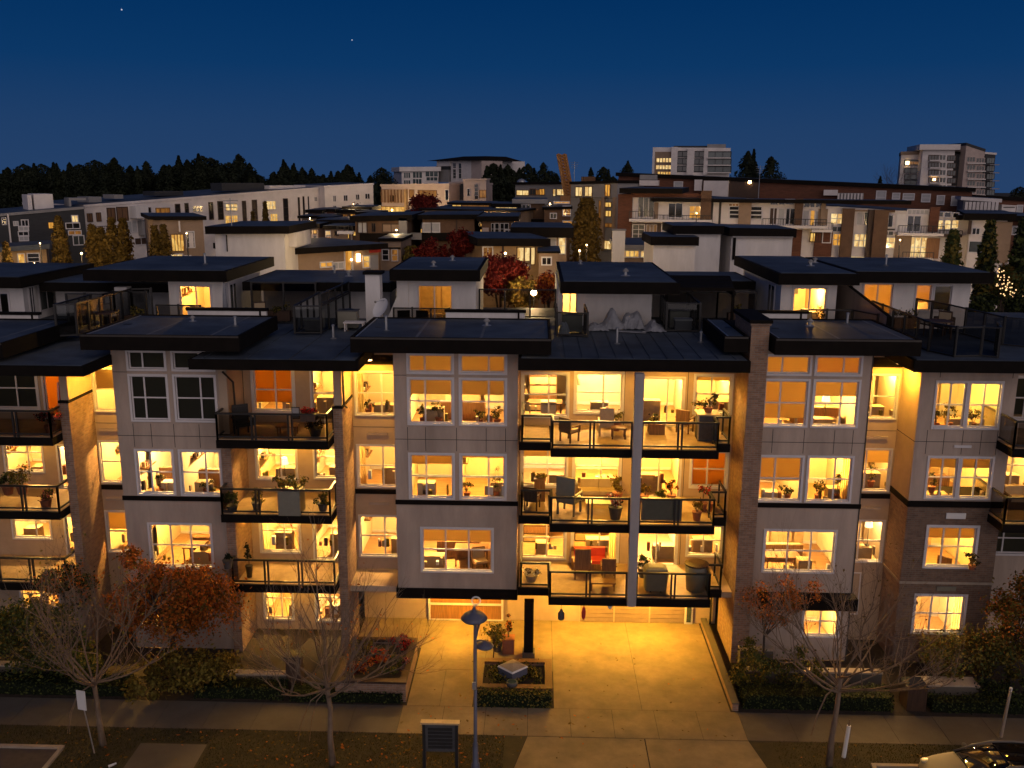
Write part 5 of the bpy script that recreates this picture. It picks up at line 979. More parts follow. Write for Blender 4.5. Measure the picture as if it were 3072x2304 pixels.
# middle terrace
chair('lounge_chair', 'large reclining lounge chair with grey canopy back on the middle terrace', (1.35, 34.2, T3), 2.7, 'grey_plastic', 'grey_plastic', 1.35, high=1.15); sofa('wicker sofa beneath the second window of the middle terrace', (2.6, 35.75, T3), 1.7); table('coffee_table', 'low table with a pale top in front of the sofa on the middle terrace', (2.5, 34.4, T3), 1.0, .6, .42, 'wood_light')
potted('potted_plant', 'dark pot of red and white flowers by the white column on the middle terrace', (3.1, 33.6, T3), .26, .5, 'stone_dark', [((0, 0, .2), (.45, .35, .35), 420, 9)], ('leaf_dark', 'flower_red', 'white_paint', 'flower_pink'), 6); potted('potted_plant', 'leafy plant at the far corner of the middle terrace beside the sofa', (3.3, 35.2, T3), .2, .5, 'terracotta', [((0, 0, .4), (.4, .35, .5), 340, 9)], ('leaf_olive', 'leaf_amber'), 7)
chair('garden_chair', 'dark armchair in the recessed corner of the middle terrace', (-.1, 34.6, T3), 2.9, 'wood_dark', 'wood'); potted('potted_plant', 'framed box plant against the window in the middle terrace corner', (.2, 35.6, T3), .22, .9, 'wood', [((0, 0, .1), (.3, .25, .25), 200, 6)], 'leaf_olive', 8, True)
t = thing('canvas_screen', 'wide olive canvas panel tied inside the railing of the middle terrace', 'screen', (4.85, 33.25, T3)); mb = MB(); mb.box(4.02, 5.55, 33.16, 33.19, T3+.12, T3+.98, 'leaf_olive' if 0 else 'grey_plastic'); obj('canvas', mb, t); mb = MB(); mb.box(4.0, 5.57, 33.15, 33.2, T3+.98, T3+1.02, 'wood_dark'); obj('rail', mb, t)
for i, (x, y, zz, lm, lb) in enumerate(((4.4, 35.4, .4, ('leaf_olive', 'leaf_amber'), 'tall thin plant before the patio door of the middle terrace'), (5.5, 35.5, .6, ('leaf_dark', 'leaf_orange'), 'round topped dark plant before the middle terrace window'), (6.2, 33.6, .35, ('leaf_olive', 'leaf_yellow'), 'yellow green plant behind the railing near the canvas panel'), (6.6, 34.6, .7, ('flower_red', 'leaf_green'), 'red flowering plant at the end of the middle terrace'), (5.0, 35.0, .45, ('leaf_green', 'leaf_olive'), 'small green pot plant in the middle terrace between thin and round plants'))): potted('potted_plant', lb, (x, y, T3), .18, .35, 'terracotta', [((0, 0, zz*.6), (.28, .25, zz*.6), 260, 7)], lm, 60+i, group='pots on the middle terrace')
# lowest terrace
sofa('dark red cushioned sofa under the window of the lowest terrace', (2.3, 35.75, T2), 1.5, 0, 'cushion_red', 'wood'); chair('garden_chair', 'high backed brown armchair on the lowest terrace before the window', (1.95, 34.9, T2), 3.14, 'wood', 'cushion_red', 1.15, high=1.15); chair('garden_chair', 'striped red chair next to the brown armchair on the lowest terrace', (3.0, 34.8, T2), 3.14, 'wood', 'cushion_red', 1.0)
table('coffee_table', 'low wooden table near the railing of the lowest terrace', (2.7, 33.8, T2), 1.0, .5, .35, 'wood'); potted('potted_plant', 'pale driftwood and pots in the recessed corner of the lowest terrace', (-.1, 34.4, T2), .25, .3, 'concrete_cap', [((0, 0, .1), (.4, .3, .2), 200, 6)], ('leaf_amber', 'white_paint'), 9)
bbq('rounded barbecue under a grey green cover on the lowest terrace behind the railing', (4.75, 33.75, T2), 'grey_plastic', .85, .95); potted('potted_plant', 'dark shrub behind the covered barbecue on the lowest terrace', (4.4, 35.0, T2), .2, .4, 'stone_dark', [((0, 0, .3), (.35, .3, .35), 300, 8)], 'leaf_dark', 10)
t = thing('storage_bin', 'tall round bin with a pale lid at the end of the lowest terrace', 'bin', (6.35, 33.9, T2)); mb = MB(); mb.lathe((6.35, 33.9, T2), [(.36, 0), (.42, .6), (.44, 1.05)], 'grey_plastic', 18); obj('body', mb, t, smooth=True); mb = MB(); mb.lathe((6.35, 33.9, T2+1.05), [(.47, 0), (.47, .06), (.3, .12)], 'wood_dark', 18); obj('lid', mb, t)
# left terraces
L4_, L3_, L2_ = 9.2, 6.2, 3.15
chair('lounge_chair', 'black rounded chair on the top balcony beside the orange lit blind', (-11.3, 34.3, L4_), .6, 'black_plastic', 'black_plastic', 1.1, high=1.05); potted('flower_box', 'box of bright red flowers hung on the rail of the top balcony', (-8.6, 33.9, L4_+.75), .28, .22, 'wood_dark', [((0, 0, .05), (.55, .25, .15), 420, 9)], ('flower_red', 'flower_red', 'leaf_dark'), 11, True, cat='flower box'); table('coffee_table', 'low orange brown table on the top balcony seen through smoked glass', (-9.6, 34.4, L4_), .8, .5, .4, 'wood_panel'); potted('potted_plant', 'dark leafy plant behind the smoked railing of the top balcony', (-8.5, 34.3, L4_), .25, .3, 'stone_dark', [((0, 0, .15), (.5, .35, .25), 360, 9)], ('leaf_dark', 'leaf_amber'), 12)
t = thing('framed_panel', 'small pale framed panel hanging on the top balcony rail beside red flowers', 'picture', (-9.05, 33.75, L4_+.8)); mb = MB(); mb.box(-9.2, -8.95, 33.70, 33.73, L4_+.85, L4_+1.25, 'grey_far'); obj('panel', mb, t); mb = MB(); mb.box(-9.23, -8.92, 33.73, 33.76, L4_+.82, L4_+1.28, 'dark_metal'); obj('frame', mb, t)
potted('potted_plant', 'round clipped shrub in a pot at the corner of the second balcony', (-11.8, 33.95, L3_), .22, .25, 'stone_dark', [((0, 0, .3), (.32, .3, .32), 520, 10)], 'leaf_green', 13); potted('potted_plant', 'large square grey planter overflowing with plants in the middle of the second balcony', (-9.45, 33.95, L3_), .42, .95, 'grey_plastic', [((-.1, 0, .25), (.75, .35, .35), 620, 12)], ('leaf_olive', 'leaf_amber', 'leaf_green'), 14, True, size=.06)
for i, (x, lb) in enumerate(((-8.3, 'potted plant at the pier end of the second balcony'), (-10.9, 'low green trough plant between round shrub and grey planter'))): potted('potted_plant', lb, (x, 34.2, L3_), .2, .3, 'stone_dark', [((0, 0, .2), (.35, .28, .3), 320, 8)], ('leaf_green', 'leaf_olive'), 70+i)
potted('potted_plant', 'dark urn with a small conical shrub on the corner of the lowest balcony rail', (-12.05, 33.75, L2_+.75), .2, .35, 'stone_dark', [((0, 0, .2), (.16, .16, .28), 200, 6)], 'leaf_dark', 15); potted('potted_plant', 'tall dark pole plant beside the urn on the lowest balcony', (-11.5, 34.6, L2_), .14, .5, 'black_plastic', [((0, 0, .5), (.13, .13, .45), 200, 6)], 'leaf_dark', 16)
for i, (x, y, z, r, lm, lb) in enumerate(((-18.75, 34.1, L4_, .5, ('flower_red', 'flower_pink', 'leaf_dark'), 'red and pink flowering bush on the far top balcony against the pier'), (-20.2, 34.2, L3_+.5, .6, ('leaf_olive', 'leaf_amber', 'leaf_green'), 'mass of plants spilling over the far second balcony rail'), (-19.2, 34.0, L3_, .4, ('leaf_olive', 'leaf_green', 'flower_pink'), 'pot plants at the pier end of the far second balcony'), (-20.9, 34.4, L3_+.4, .42, ('leaf_green', 'leaf_dark'), 'dark round shrub standing above the far second balcony rail'))): potted('potted_plant', lb, (x, y, z), .22, .35, 'terracotta', [((0, 0, r*.6), (r, r*.6, r*.8), 520, 10)], lm, 80+i)
t = thing('hanging_robe', 'red patterned cloth hanging on the far top balcony beside the orange door', 'cloth', (-18.95, 35.6, 9.2)); mb = MB()
for k in range(8): mb.poly([(-19.2+k*.06, 35.6+.03*(k % 2), 9.7), (-19.14+k*.06, 35.6+.03*((k+1) % 2), 9.7), (-19.1+k*.045, 35.62+.03*((k+1) % 2), 10.9), (-19.14+k*.045, 35.62+.03*(k % 2), 10.9)], 'cushion_red' if k % 3 else 'white_paint')
obj('cloth', mb, t); mb = MB(); mb.tube([(-19.0, 35.62, 10.9), (-19.0, 35.62, 11.1)], [.015]*2, 'dark_metal', 5); obj('hook', mb, t)
sofa('wicker bench on the covered balcony beyond the brick based bay', (19.3, 35.2, 6.4), 1.6, 0, 'cushion', 'wood_dark')
potted('potted_plant', 'shrub leaning on the sill outside the second floor window of the brick bay', (17.1, 34.2, 4.17), .15, .2, 'terracotta', [((0, 0, .3), (.3, .2, .4), 240, 7)], ('leaf_dark', 'leaf_amber'), 17)
# roof terrace bits
chair('garden_chair', 'black curved metal chair before the centre penthouse door, left of two', (-5.9, 40.9, 12.2), .3, 'black_plastic', 'black_plastic', 1.0, metal=True); chair('garden_chair', 'black curved metal chair before the centre penthouse door, right of two', (-5.2, 40.9, 12.2), -.2, 'black_plastic', 'black_plastic', 1.0, metal=True)
potted('potted_plant', 'potted branchy plant before the glowing penthouse door beside the chimney', (12.7, 41.3, 12.2), .2, .4, 'stone_dark', [((0, 0, .5), (.35, .3, .6), 240, 8)], ('leaf_dark', 'leaf_amber'), 18); table('side_table', 'small pale table stacked with boxes below the satellite dish', (-7.9, 39.6, 12.46), .9, .5, .4, 'white_far'); heat_pump((-8.3, 40.3, 12.46), 'dark heat pump beside the white flue stack')
# ---------------------------------------------------------------- things seen inside the lit rooms
def lamp(label, p, h=1.5, table_=False):
    t = thing('floor_lamp' if not table_ else 'table_lamp', label, 'lamp', p, 'lamps inside the lit rooms'); x, y, z = p; mb = MB(); mb.lathe(p, [(.12, 0), (.12, .02), (.015, .03), (.015, h-.25)], 'dark_metal', 10); obj('stand', mb, t); mb = MB(); mb.lathe((x, y, z+h-.28), [(.17, 0), (.12, .28), (.1, .28)], 'lamp_shade_lit', 16); obj('lamp_shade', mb, t)
IN = 'things seen inside the lit rooms'
def win_plant(label, p, seed, m=('leaf_dark', 'leaf_olive'), r=.3, h=.5, pot='terracotta'): potted('potted_plant', label, p, .14, .25, pot, [((0, 0, h*.5), (r, r*.7, h*.5), 200, 7)], m, seed, group='plants on the window sills', size=.045)
for i, (x, y, z, r, h, lb) in enumerate(((-4.4, 35.05, 9.55, .3, .5, 'plant in the top window of the bay over the walkway, nearest its outer corner'), (-3.8, 35.1, 9.55, .3, .75, 'branching plant in the top window of the bay over the walkway'), (-2.2, 35.1, 9.5, .3, .5, 'spiky plant in the second top window of the bay over the walkway'), (-1.5, 35.1, 9.5, .3, .6, 'dark bushy plant by the edge of the second top window over the walkway'), (-2.7, 35.05, 6.5, .2, .5, 'small plant in the third floor window over the walkway'), (-1.5, 35.1, 6.5, .18, 1.1, 'tall thin plant in the third floor window over the walkway'), (-6.9, 36.9, 9.4, .25, .5, 'plants low in the top recessed window beside the bay over the walkway'),
        (15.5, 35.1, 9.6, .35, .6, 'dark plants along the sill of the top window in the brick based bay'), (16.0, 35.1, 9.6, .4, .8, 'taller dark plant in the first top window of the brick based bay'), (16.9, 35.1, 9.6, .45, .6, 'reddish plants in the second top window of the brick based bay'), (11.2, 35.1, 6.6, .45, .6, 'row of plants in the third floor window beside the chimney bay corner'), (10.0, 35.1, 6.6, .35, .4, 'low plants in the third floor window right beside the brick chimney'), (12.0, 35.2, 6.6, .2, 1.1, 'tall vase of branches in the third floor window beside the recessed strip'), (15.6, 35.1, 7.0, .18, .7, 'thin dried flowers in the third floor window of the brick based bay'), (-15.1, 35.1, 6.4, .2, .8, 'plant in the first third floor window above the orange maple'), (-13.2, 35.1, 6.45, .4, .4, 'low plants along the second third floor window above the orange maple'), (13.9, 36.9, 6.6, .15, 1.1, 'tall cactus like plant in the recessed window beside the brick based bay'))): win_plant(lb, (x, y, z), 400+i, r=r, h=h)
lamp('table lamp with a round shade in the second floor balcony window over the grey planter', (-10.5, 36.9, 6.6), .9, True); lamp('lamp with a pale shade in the second floor room above the garden canopy', (14.1, 37.2, 3.9), 1.1, True); lamp('floor lamp glowing in the top room beside the brick chimney', (11.5, 36.0, 9.2), 1.5)
for i, (x, y, z, m, lb) in enumerate(((-3.2, 37.0, 3.2, 'cushion', 'pale sofa inside the wide window of the bay over the walkway'), (-13.6, 37.0, 3.2, 'wood', 'brown sofa inside the wide window behind the orange maple'), (-13.2, 37.0, 6.2, 'cushion', 'sofa back in the third floor room above the orange maple'), (-14.9, 37.2, 6.2, 'cushion', 'light sofa in the first third floor room above the orange maple'), (10.4, 37.2, 3.2, 'cushion', 'sofa in the wide window of the bay beside the chimney'), (11.4, 37.0, 9.2, 'cushion', 'cream sofa in the top room beside the brick chimney'), (-3.0, 37.2, 9.2, 'cushion', 'long sofa in the top room of the bay over the walkway'), (16.2, 37.3, 6.3, 'wood', 'sofa in the third floor room of the brick based bay'))): sofa(lb, (x, y, z), 1.8, 3.14, m, 'wood', IN)
for i, (x, y, z, lb) in enumerate(((-2.2, 35.5, 3.2, 'round wooden chair inside the wide window over the walkway'), (-13.4, 35.6, 3.2, 'dining chair inside the wide window behind the orange maple'), (16.8, 35.7, 3.2, 'chair inside the second floor window of the brick based bay'))): chair('dining_chair', lb, (x, y, z), .4+i, 'wood', 'cushion', 1.0, False, group=IN)
for i, (x, y, z, lb) in enumerate(((-13.9, 36.0, 3.2, 'dining table inside the wide window behind the orange maple'), (-2.6, 36.2, 3.2, 'dining table inside the wide window over the walkway'), (10.2, 36.0, 3.2, 'table inside the wide window of the bay beside the chimney'), (.4, 37.4, 9.2, 'table behind the first top terrace window'))): table('dining_table', lb, (x, y, z), 1.4, .8, .74, 'wood', IN)
for i, (x, y, z, h, lb) in enumerate(((.3, 38.6, 9.2, 2.0, 'dark tall bookcase seen through the first top terrace window'), (2.4, 38.8, 3.2, 1.2, 'low cabinet behind the lowest terrace window'), (.1, 38.6, 3.2, 2.0, 'cabinet with dark panels seen through the first lowest terrace window'))):
    t = thing('bookcase', lb, 'bookcase', (x, y, z), IN); mb = MB(); mb.box(x-.6, x+.6, y, y+.35, z, z+h, 'wood_dark'); obj('case', mb, t)
    for k in range(int(h/.38)): mb = MB(); mb.box(x-.56, x+.56, y-.02, y-.003, z+.06+k*.38, z+.36+k*.38, ('wood_light', 'wood', 'cushion')[k % 3]); obj('shelf', mb, t)
# ---------------------------------------------------------------- more things on the roof terraces
def pipe_vent(p, label, h=.45, m='steel'):
    t = thing('vent_pipe', label, 'vent pipe', p, 'vent pipes on the flat roofs'); mb = MB(); mb.tube([p, (p[0], p[1], p[2]+h)], [.05, .05], m, 9); obj('pipe', mb, t); mb = MB(); mb.lathe((p[0], p[1], p[2]-.01), [(.14, 0), (.12, .03), (.055, .05)], 'membrane_seam', 10); obj('flashing', mb, t); mb = MB(); mb.lathe((p[0], p[1], p[2]+h), [(.07, 0), (.075, .04), (.03, .07)], m, 9); obj('cap', mb, t)
for p, lb in (((-11.9, 35.9, 13.2), 'thin vent pipe on the roof of the bay with dark blinds, nearer its inner corner'), ((-5.8, 35.2, 13.2), 'thin vent pipe near the front corner of the roof over the walkway bay'), ((12.6, 37.6, 13.28), 'thin vent pipe at the rear of the roof beside the brick chimney'), ((-8.4, 37.6, 12.46), 'vent pipe on the lower seamed roof between the two bays'), ((3.2, 36.4, 12.58), 'vent pipe in the middle of the seamed terrace roof'), ((6.6, 36.9, 12.58), 'vent pipe on the seamed terrace roof toward the chimney'), ((-16.4, 45.5, 14.74), 'vent pipe on the penthouse roof with the orange door'), ((17.2, 46.4, 14.88), 'vent pipe on the wide penthouse roof at the far end'), ((-22.5, 35.2, 13.0), 'vent pipe on the raised roof at the far end of the building'), ((-10.6, 48.3, 14.04), 'vent pipe at the back of the low roof beside the white flue stack')): pipe_vent(p, lb, RND.uniform(.3, .6))
def planter_box(p, w_, label, seed, m='wood_dark', lm=('leaf_dark', 'leaf_olive')):
    t = thing('roof_planter', label, 'planter', p); x, y, z = p; mb = MB(); mb.box(x-w_/2, x+w_/2, y-.2, y+.2, z, z+.45, m); obj('box', mb, t); k = MB(); rn = random.Random(seed); crown_leaves(k, (x, y, z+.6), (w_*.5, .25, .28), int(260*w_), .05, lm, rn, 9, shell=.3); obj('foliage', k, t)
planter_box((-18.3, 41.4, 12.3), 1.0, 'dark planter box behind the tall glass screens at the far penthouse', 1); planter_box((-12.4, 43.4, 12.3), 1.4, 'planter box before the long rear screen between two penthouses', 2); planter_box((-3.2, 40.6, 12.2), .9, 'low planter box below the white parapet at the centre penthouse', 3, 'wood'); planter_box((9.6, 43.6, 12.4), 1.2, 'planter box beside the slatted pergola railing', 4); planter_box((16.3, 41.0, 12.6), 1.1, 'planter box on the far terrace behind the sloping wall', 5, 'wood'); planter_box((18.2, 41.5, 12.6), .8, 'planter box at the corner of the far penthouse by the stair railing', 6)
t = thing('parasol', 'folded grey parasol standing on the terrace beside the orange penthouse door', 'parasol', (-14.2, 41.6, 12.2)); mb = MB(); mb.tube([(-14.2, 41.6, 12.2), (-14.2, 41.6, 14.3)], [.025, .02], 'dark_metal', 7); obj('pole', mb, t); mb = MB(); mb.lathe((-14.2, 41.6, 13.0), [(.10, 0), (.12, .2), (.08, .8), (.03, 1.25)], 'tarp', 10); obj('canopy', mb, t); mb = MB(); mb.lathe((-14.2, 41.6, 12.2), [(.28, 0), (.28, .06), (.06, .1)], 'stone_dark', 14); obj('base', mb, t)
t = thing('storage_box', 'pale lidded storage box inside the screened roof corner beside the chimney', 'storage box', (6.3, 39.75, 12.58)); mb = MB(); mb.box(5.95, 6.65, 39.5, 39.95, 12.6, 13.05, 'grey_far'); obj('body', mb, t); mb = MB(); mb.box(5.92, 6.68, 39.47, 39.98, 13.05, 13.12, 'white_far'); obj('lid', mb, t)
t = thing('storage_box', 'dark cushion box on the lower roof beneath the glass screen by the bay', 'storage box', (-9.6, 39.4, 12.46)); mb = MB(); mb.box(-10.0, -9.3, 39.2, 39.7, 12.5, 12.95, 'stone_dark'); obj('body', mb, t); mb = MB(); mb.box(-10.03, -9.27, 39.17, 39.73, 12.95, 13.0, 'grey_plastic'); obj('lid', mb, t)
for p, rz, lb in (((-18.9, 40.2, 12.5), 1.2, 'dark garden chair inside the tall glass screens at the far roof'), ((-12.9, 42.6, 12.3), .4, 'dark garden chair before the rear screen between two penthouses'), ((17.2, 39.4, 12.62), -.8, 'garden chair behind the railing of the far end terrace'), ((12.0, 40.9, 12.3), .2, 'garden chair before the glowing penthouse door beside the chimney')): chair('garden_chair', lb, p, rz, 'wood_dark', 'cushion', 1.0)
table('garden_table', 'round edged dark table on the far end terrace behind the railing', (16.6, 38.4, 12.62), .9, .9, .72, 'wood_dark'); table('garden_table', 'dark table between screens and penthouse at the far roof', (-18.6, 39.2, 12.5), .8, .8, .72, 'wood_dark')
for x, y, h, lb in ((-19.9, 60.5, 17.6, 'thin aerial mast on the cream house roof behind the orange door penthouse'), (4.5, 119, 21.0, 'thin aerial mast on the lit tall building behind the amber poplar'), (25, 108, 20.5, 'thin aerial mast on the brick terrace roof below the broad tower')):
    t = thing('aerial', lb, 'aerial', (x, y, h-3)); mb = MB(); mb.tube([(x, y, h-4), (x, y, h)], [.04, .03], 'steel', 6); obj('mast', mb, t); mb = MB()
    for k in range(4): mb.tube([(x-.5+k*.05, y, h-.15-k*.22), (x+.5-k*.05, y, h-.15-k*.22)], [.02, .02], 'steel', 4)
    obj('antenna', mb, t)
# ---------------------------------------------------------------- buildings behind
class Block:
    """a building whose front stands on the vertical plane through two points measured in the photograph"""
    def __init__(s, name, label, q0, q1, Y, depth, m, cat='building', zb=0.0, roof=None, over=.0, fas=.35, rm='membrane', group=None, rq=None, lift=0):
        Y0, Y1 = Y if isinstance(Y, tuple) else (Y, Y)
        a, b = atY(q0, Y0), atY(q1, Y1); s.a, s.b = a, b; d = Vector((b.x-a.x, b.y-a.y, 0)); s.L = d.length; s.d = d/s.L; s.n = Vector((s.d.y, -s.d.x, 0)); s.depth = depth
        s.t = thing(name, label, cat, ((a.x+b.x)/2, (a.y+b.y)/2, zb), group); s.zb = zb
        mb = MB(); k = -s.n*depth; A, B_, Bk, Ak = a, b, b+k, a+k; g = lambda p: Vector((p.x, p.y, zb))
        mb.poly([g(A), g(B_), B_, A], m); mb.poly([g(B_), g(Bk), Bk, B_], m); mb.poly([g(Bk), g(Ak), Ak, Bk], m); mb.poly([g(Ak), g(A), A, Ak], m); mb.poly([A, B_, Bk, Ak], rm)
        obj('wall', mb, s.t)
        if over or roof: s.slab(0, s.L, None, fas, over, roof or 'fascia', depth)
    def slab(s, u0, u1, z=None, th=.35, over=.5, m='fascia', depth=None, name='roof', out=None, back=None):
        mb = MB(); dep = depth or s.depth; o = over if out is None else out; fr = s.n*o; bk = -s.n*(dep if back is None else back)
        za = (s.a.z+(s.b.z-s.a.z)*u0/s.L) if z is None else z; zb_ = (s.a.z+(s.b.z-s.a.z)*u1/s.L) if z is None else z
        p0 = s.a+s.d*(u0-over); p1 = s.a+s.d*(u1+over); P = []
        for z0, z1 in ((za+.01, zb_+.01), (za+th, zb_+th)):
            for p, zz in ((p0+fr, z0), (p1+fr, z1), (p1+bk, z1), (p0+bk, z0)): P.append((p.x, p.y, zz))
        for q in ((0, 3, 2, 1), (0, 1, 5, 4), (1, 2, 6, 5), (2, 3, 7, 6), (3, 0, 4, 7)): mb.poly([P[i] for i in q], m)
        mb.poly([P[i] for i in (4, 5, 6, 7)], 'membrane' if name == 'roof' else m); return obj(name, mb, s.t)
    def uz(s, q): p = atPl(q, s.a, s.n); return (p-s.a).dot(s.d), p.z
    def rect(s, q0, q1): (u0, z1), (u1, z0) = s.uz(q0), s.uz(q1); return min(u0, u1), max(u0, u1), min(z0, z1), max(z0, z1)
    def bx(s, mb, u0, u1, z0, z1, o0, o1, m):
        P = []
        for z in (z0, z1):
            for u, o in ((u0, o1), (u1, o1), (u1, o0), (u0, o0)): p = s.a+s.d*u+s.n*o; P.append((p.x, p.y, z))
        for q in ((0, 3, 2, 1), (4, 5, 6, 7), (0, 1, 5, 4), (1, 2, 6, 5), (2, 3, 7, 6), (3, 0, 4, 7)): mb.poly([P[i] for i in q], m)
    def part(s, name, q0, q1, m, out=.1, inn=0.0):
        u0, u1, z0, z1 = s.rect(q0, q1); mb = MB(); s.bx(mb, u0, u1, z0, z1, inn, out, m); return obj(name, mb, s.t)
    def win(s, q0, q1, m, nx=1, ny=1, fr='trim', w=.09, out=.0, name='window', bars=True):
        u0, u1, z0, z1 = s.rect(q0, q1); mb = MB(); o = out
        s.bx(mb, u0, u1, z0, z1, o+.005, o+.02, m); f = min(w, (u1-u0)*.16)
        s.bx(mb, u0-f, u0, z0-f, z1+f, o+.005, o+.07, fr); s.bx(mb, u1, u1+f, z0-f, z1+f, o+.005, o+.07, fr); s.bx(mb, u0, u1, z1, z1+f, o+.005, o+.07, fr); s.bx(mb, u0, u1, z0-f, z0, o+.005, o+.09, fr)
        for i in range(1, nx): u = u0+(u1-u0)*i/nx; s.bx(mb, u-f*.35, u+f*.35, z0, z1, o+.021, o+.05, fr)
        for i in range(1, ny): z = z0+(z1-z0)*i/ny; s.bx(mb, u0, u1, z-f*.3, z+f*.3, o+.021, o+.045, fr)
        return obj(name, mb, s.t)
    def rail(s, q0, q1, out=.9, m='dark_metal', name='balcony', slab=True, slabm='trim', gl='glass_dark'):
        """balcony: slab at the foot of the rect, rail to its top"""
        u0, u1, z0, z1 = s.rect(q0, q1); mb = MB()
        if slab: s.bx(mb, u0, u1, z0-.25, z0, 0.0, out, slabm)
        s.bx(mb, u0, u1, z1-.06, z1, out-.06, out, m); n = max(2, int((u1-u0)/.9))
        for i in range(n+1): u = u0+(u1-u0)*i/n; s.bx(mb, u-.03, u+.03, z0, z1-.06, out-.055, out-.01, m)
        k = int((u1-u0)/.22)
        for i in range(k): u = u0+(u1-u0)*(i+.5)/k; s.bx(mb, u-.012, u+.012, z0, z1-.06, out-.045, out-.025, m)
        return obj(name, mb, s.t)
# --- long white building on the left -------------------------------------------------------------
b = Block('white_apartment_block', 'long low white apartment block with tall dark window slots below the conifer wood', S1(930, 672), S2(1692, 468), (108, 138), 14, 'white_far', 'apartment building', over=.12, fas=.3, roof='white_far')
for x0, x1, y0, y1 in ((95, 150, 640, 790), (200, 245, 630, 790), (465, 515, 620, 800), (565, 625, 610, 800), (835, 885, 605, 890), (945, 1005, 595, 890), (1290, 1345, 580, 860), (1450, 1478, 562, 860), (1503, 1530, 552, 850), (1560, 1578, 552, 800)): b.win(S2(x0, y0), S2(x1, y1), 'pane_dark', 1, 3, 'wood_dark', .1)
for x0, x1, y0, y1, m in ((650, 780, 630, 705, 'lit_c'), (645, 785, 765, 850, 'lit_a'), (1095, 1205, 605, 690, 'lit_c'), (1145, 1225, 745, 830, 'lit_a'), (285, 395, 660, 715, 'pane_grey'), (1630, 1670, 680, 750, 'pane_grey'), (1635, 1660, 560, 600, 'pane_dark')): b.win(S2(x0, y0), S2(x1, y1), m, 3, 2)
b.win(S1(1725, 685), S1(1875, 742), 'lit_dim', 3, 1, 'wood'); b.win(S1(1622, 672), S1(1675, 790), 'pane_dark', 1, 2)
for x0, x1, y0, y1 in ((965, 1020, 745, 825), (1065, 1115, 735, 820), (1185, 1275, 685, 820), (1290, 1415, 675, 810)): b.win(S1(x0, y0), S1(x1, y1), 'wood', 2, 1, 'wood_dark', .1, name='shutter')
b.part('stair_box', S1(1425, 655), S1(1575, 785), 'stucco_white', 1.4); b.win(S1(1400, 830), S1(1515, 940), 'pane_blind', 2, 1); b.part('balcony_wall', S1(1520, 815), S1(1610, 975), 'grey_far', .9); b.win(S1(1490, 1015), S1(1630, 1075), 'wood_dark', 2, 1); b.rail(S1(950, 880), S1(1165, 955), 1.0)
for q0, q1, m, o in ((S2(765, 405), S2(1235, 490), 'charcoal_far', -3), (S2(1240, 432), S2(1640, 470), 'white_far', -2), (S1(1130, 560), S1(1280, 620), 'grey_far', -3), (S1(1415, 535), S1(1520, 580), 'grey_far', -3), (S2(65, 500), S2(390, 545), 'charcoal_far', -4)): b.part('rooftop_box', q0, q1, m, o, o-2.5)
b = Block('white_apartment_block', 'pale block with small square windows at the far end of the long white block', S2(1745, 455), S3(440, 425), (136, 140), 14, 'white_far', 'apartment building', over=.1, fas=.3, roof='white_far')
for x0, x1, y0, y1 in ((0, 30, 545, 605), (115, 155, 540, 598), (250, 285, 530, 585), (352, 400, 522, 575), (0, 30, 655, 700)): b.win(S3(x0, y0), S3(x1, y1), 'pane_dark', 2, 1, 'trim', .1)
for x0, x1, y0, y1 in ((1840, 1870, 545, 605), (1840, 1880, 655, 715)): b.win(S2(x0, y0), S2(x1, y1), 'pane_dark', 2, 1, 'trim', .1)
b = Block('charcoal_apartment_block', 'dark charcoal apartment block with a white rooftop box at the edge of the wood', S1(-200, 790), S1(930, 690), (98, 104), 13, 'charcoal_far', 'apartment building', over=.1, fas=.3, roof='grey_far')
b.part('rooftop_box', S1(345, 540), S1(412, 725), 'white_far', -3, -7); b.part('rooftop_box', S1(415, 530), S1(650, 715), 'white_far', -2.9, -7); b.part('corner_pier', S1(75, 745), S1(130, 1100), 'white_far', .3)
b.part('rooftop_box', S1(815, 575), S1(1010, 600), 'grey_far', -3, -6); b.part('rooftop_box', S1(815, 600), S1(850, 690), 'grey_far', -3, -6)
for x0, x1, y0, y1, m in ((240, 312, 815, 880, 'pane_dark'), (210, 312, 885, 925, 'pane_blind'), (205, 312, 945, 985, 'pane_dark'), (215, 312, 990, 1035, 'pane_blind'), (795, 860, 765, 830, 'lit_c'), (760, 895, 935, 968, 'lit_dim'), (150, 200, 830, 870, 'pane_blind'), (20, 70, 790, 860, 'pane_grey'), (730, 880, 850, 900, 'pane_dark'), (810, 930, 990, 1080, 'pane_grey')): b.win(S1(x0, y0), S1(x1, y1), m, 2, 1)
b.part('wall_lamp', S1(535, 840), S1(590, 900), 'lit_b', .25)
b = Block('low_garage', 'low building with pale awning, dark garage opening and one lit window beside amber poplars', S1(-60, 1170), S1(510, 1130), (90, 92), 6, 'sand_far', 'garage', over=.35, fas=.5, roof='membrane')
b.win(S1(200, 1190), S1(275, 1285), 'lit_a', 1, 1); b.win(S1(305, 1185), S1(440, 1310), 'pane_dark', 1, 3)
b = Block('brown_house', 'flat roofed brown house with one tall glowing stair window behind the front roofs', S1(1690, 812), S2(400, 812), (84, 86), 9, 'tan_far', 'house', over=.3, fas=.35)
b.win(S1(1895, 975), S1(2035, 1150), 'lit_a', 4, 1, 'wood', .08); b.win(S1(2060, 945), S1(2150, 1110), 'pane_grey', 3, 3); b.part('chimney', S1(1970, 820), S1(1995, 940), 'white_far', .25); b.win(S1(1900, 1195), S1(2020, 1280), 'lit_c', 2, 1); b.win(S1(2040, 1210), S1(2110, 1260), 'lit_a', 1, 1); b.part('wall_panel', S2(240, 950), S2(300, 1110), 'white_far', .06)
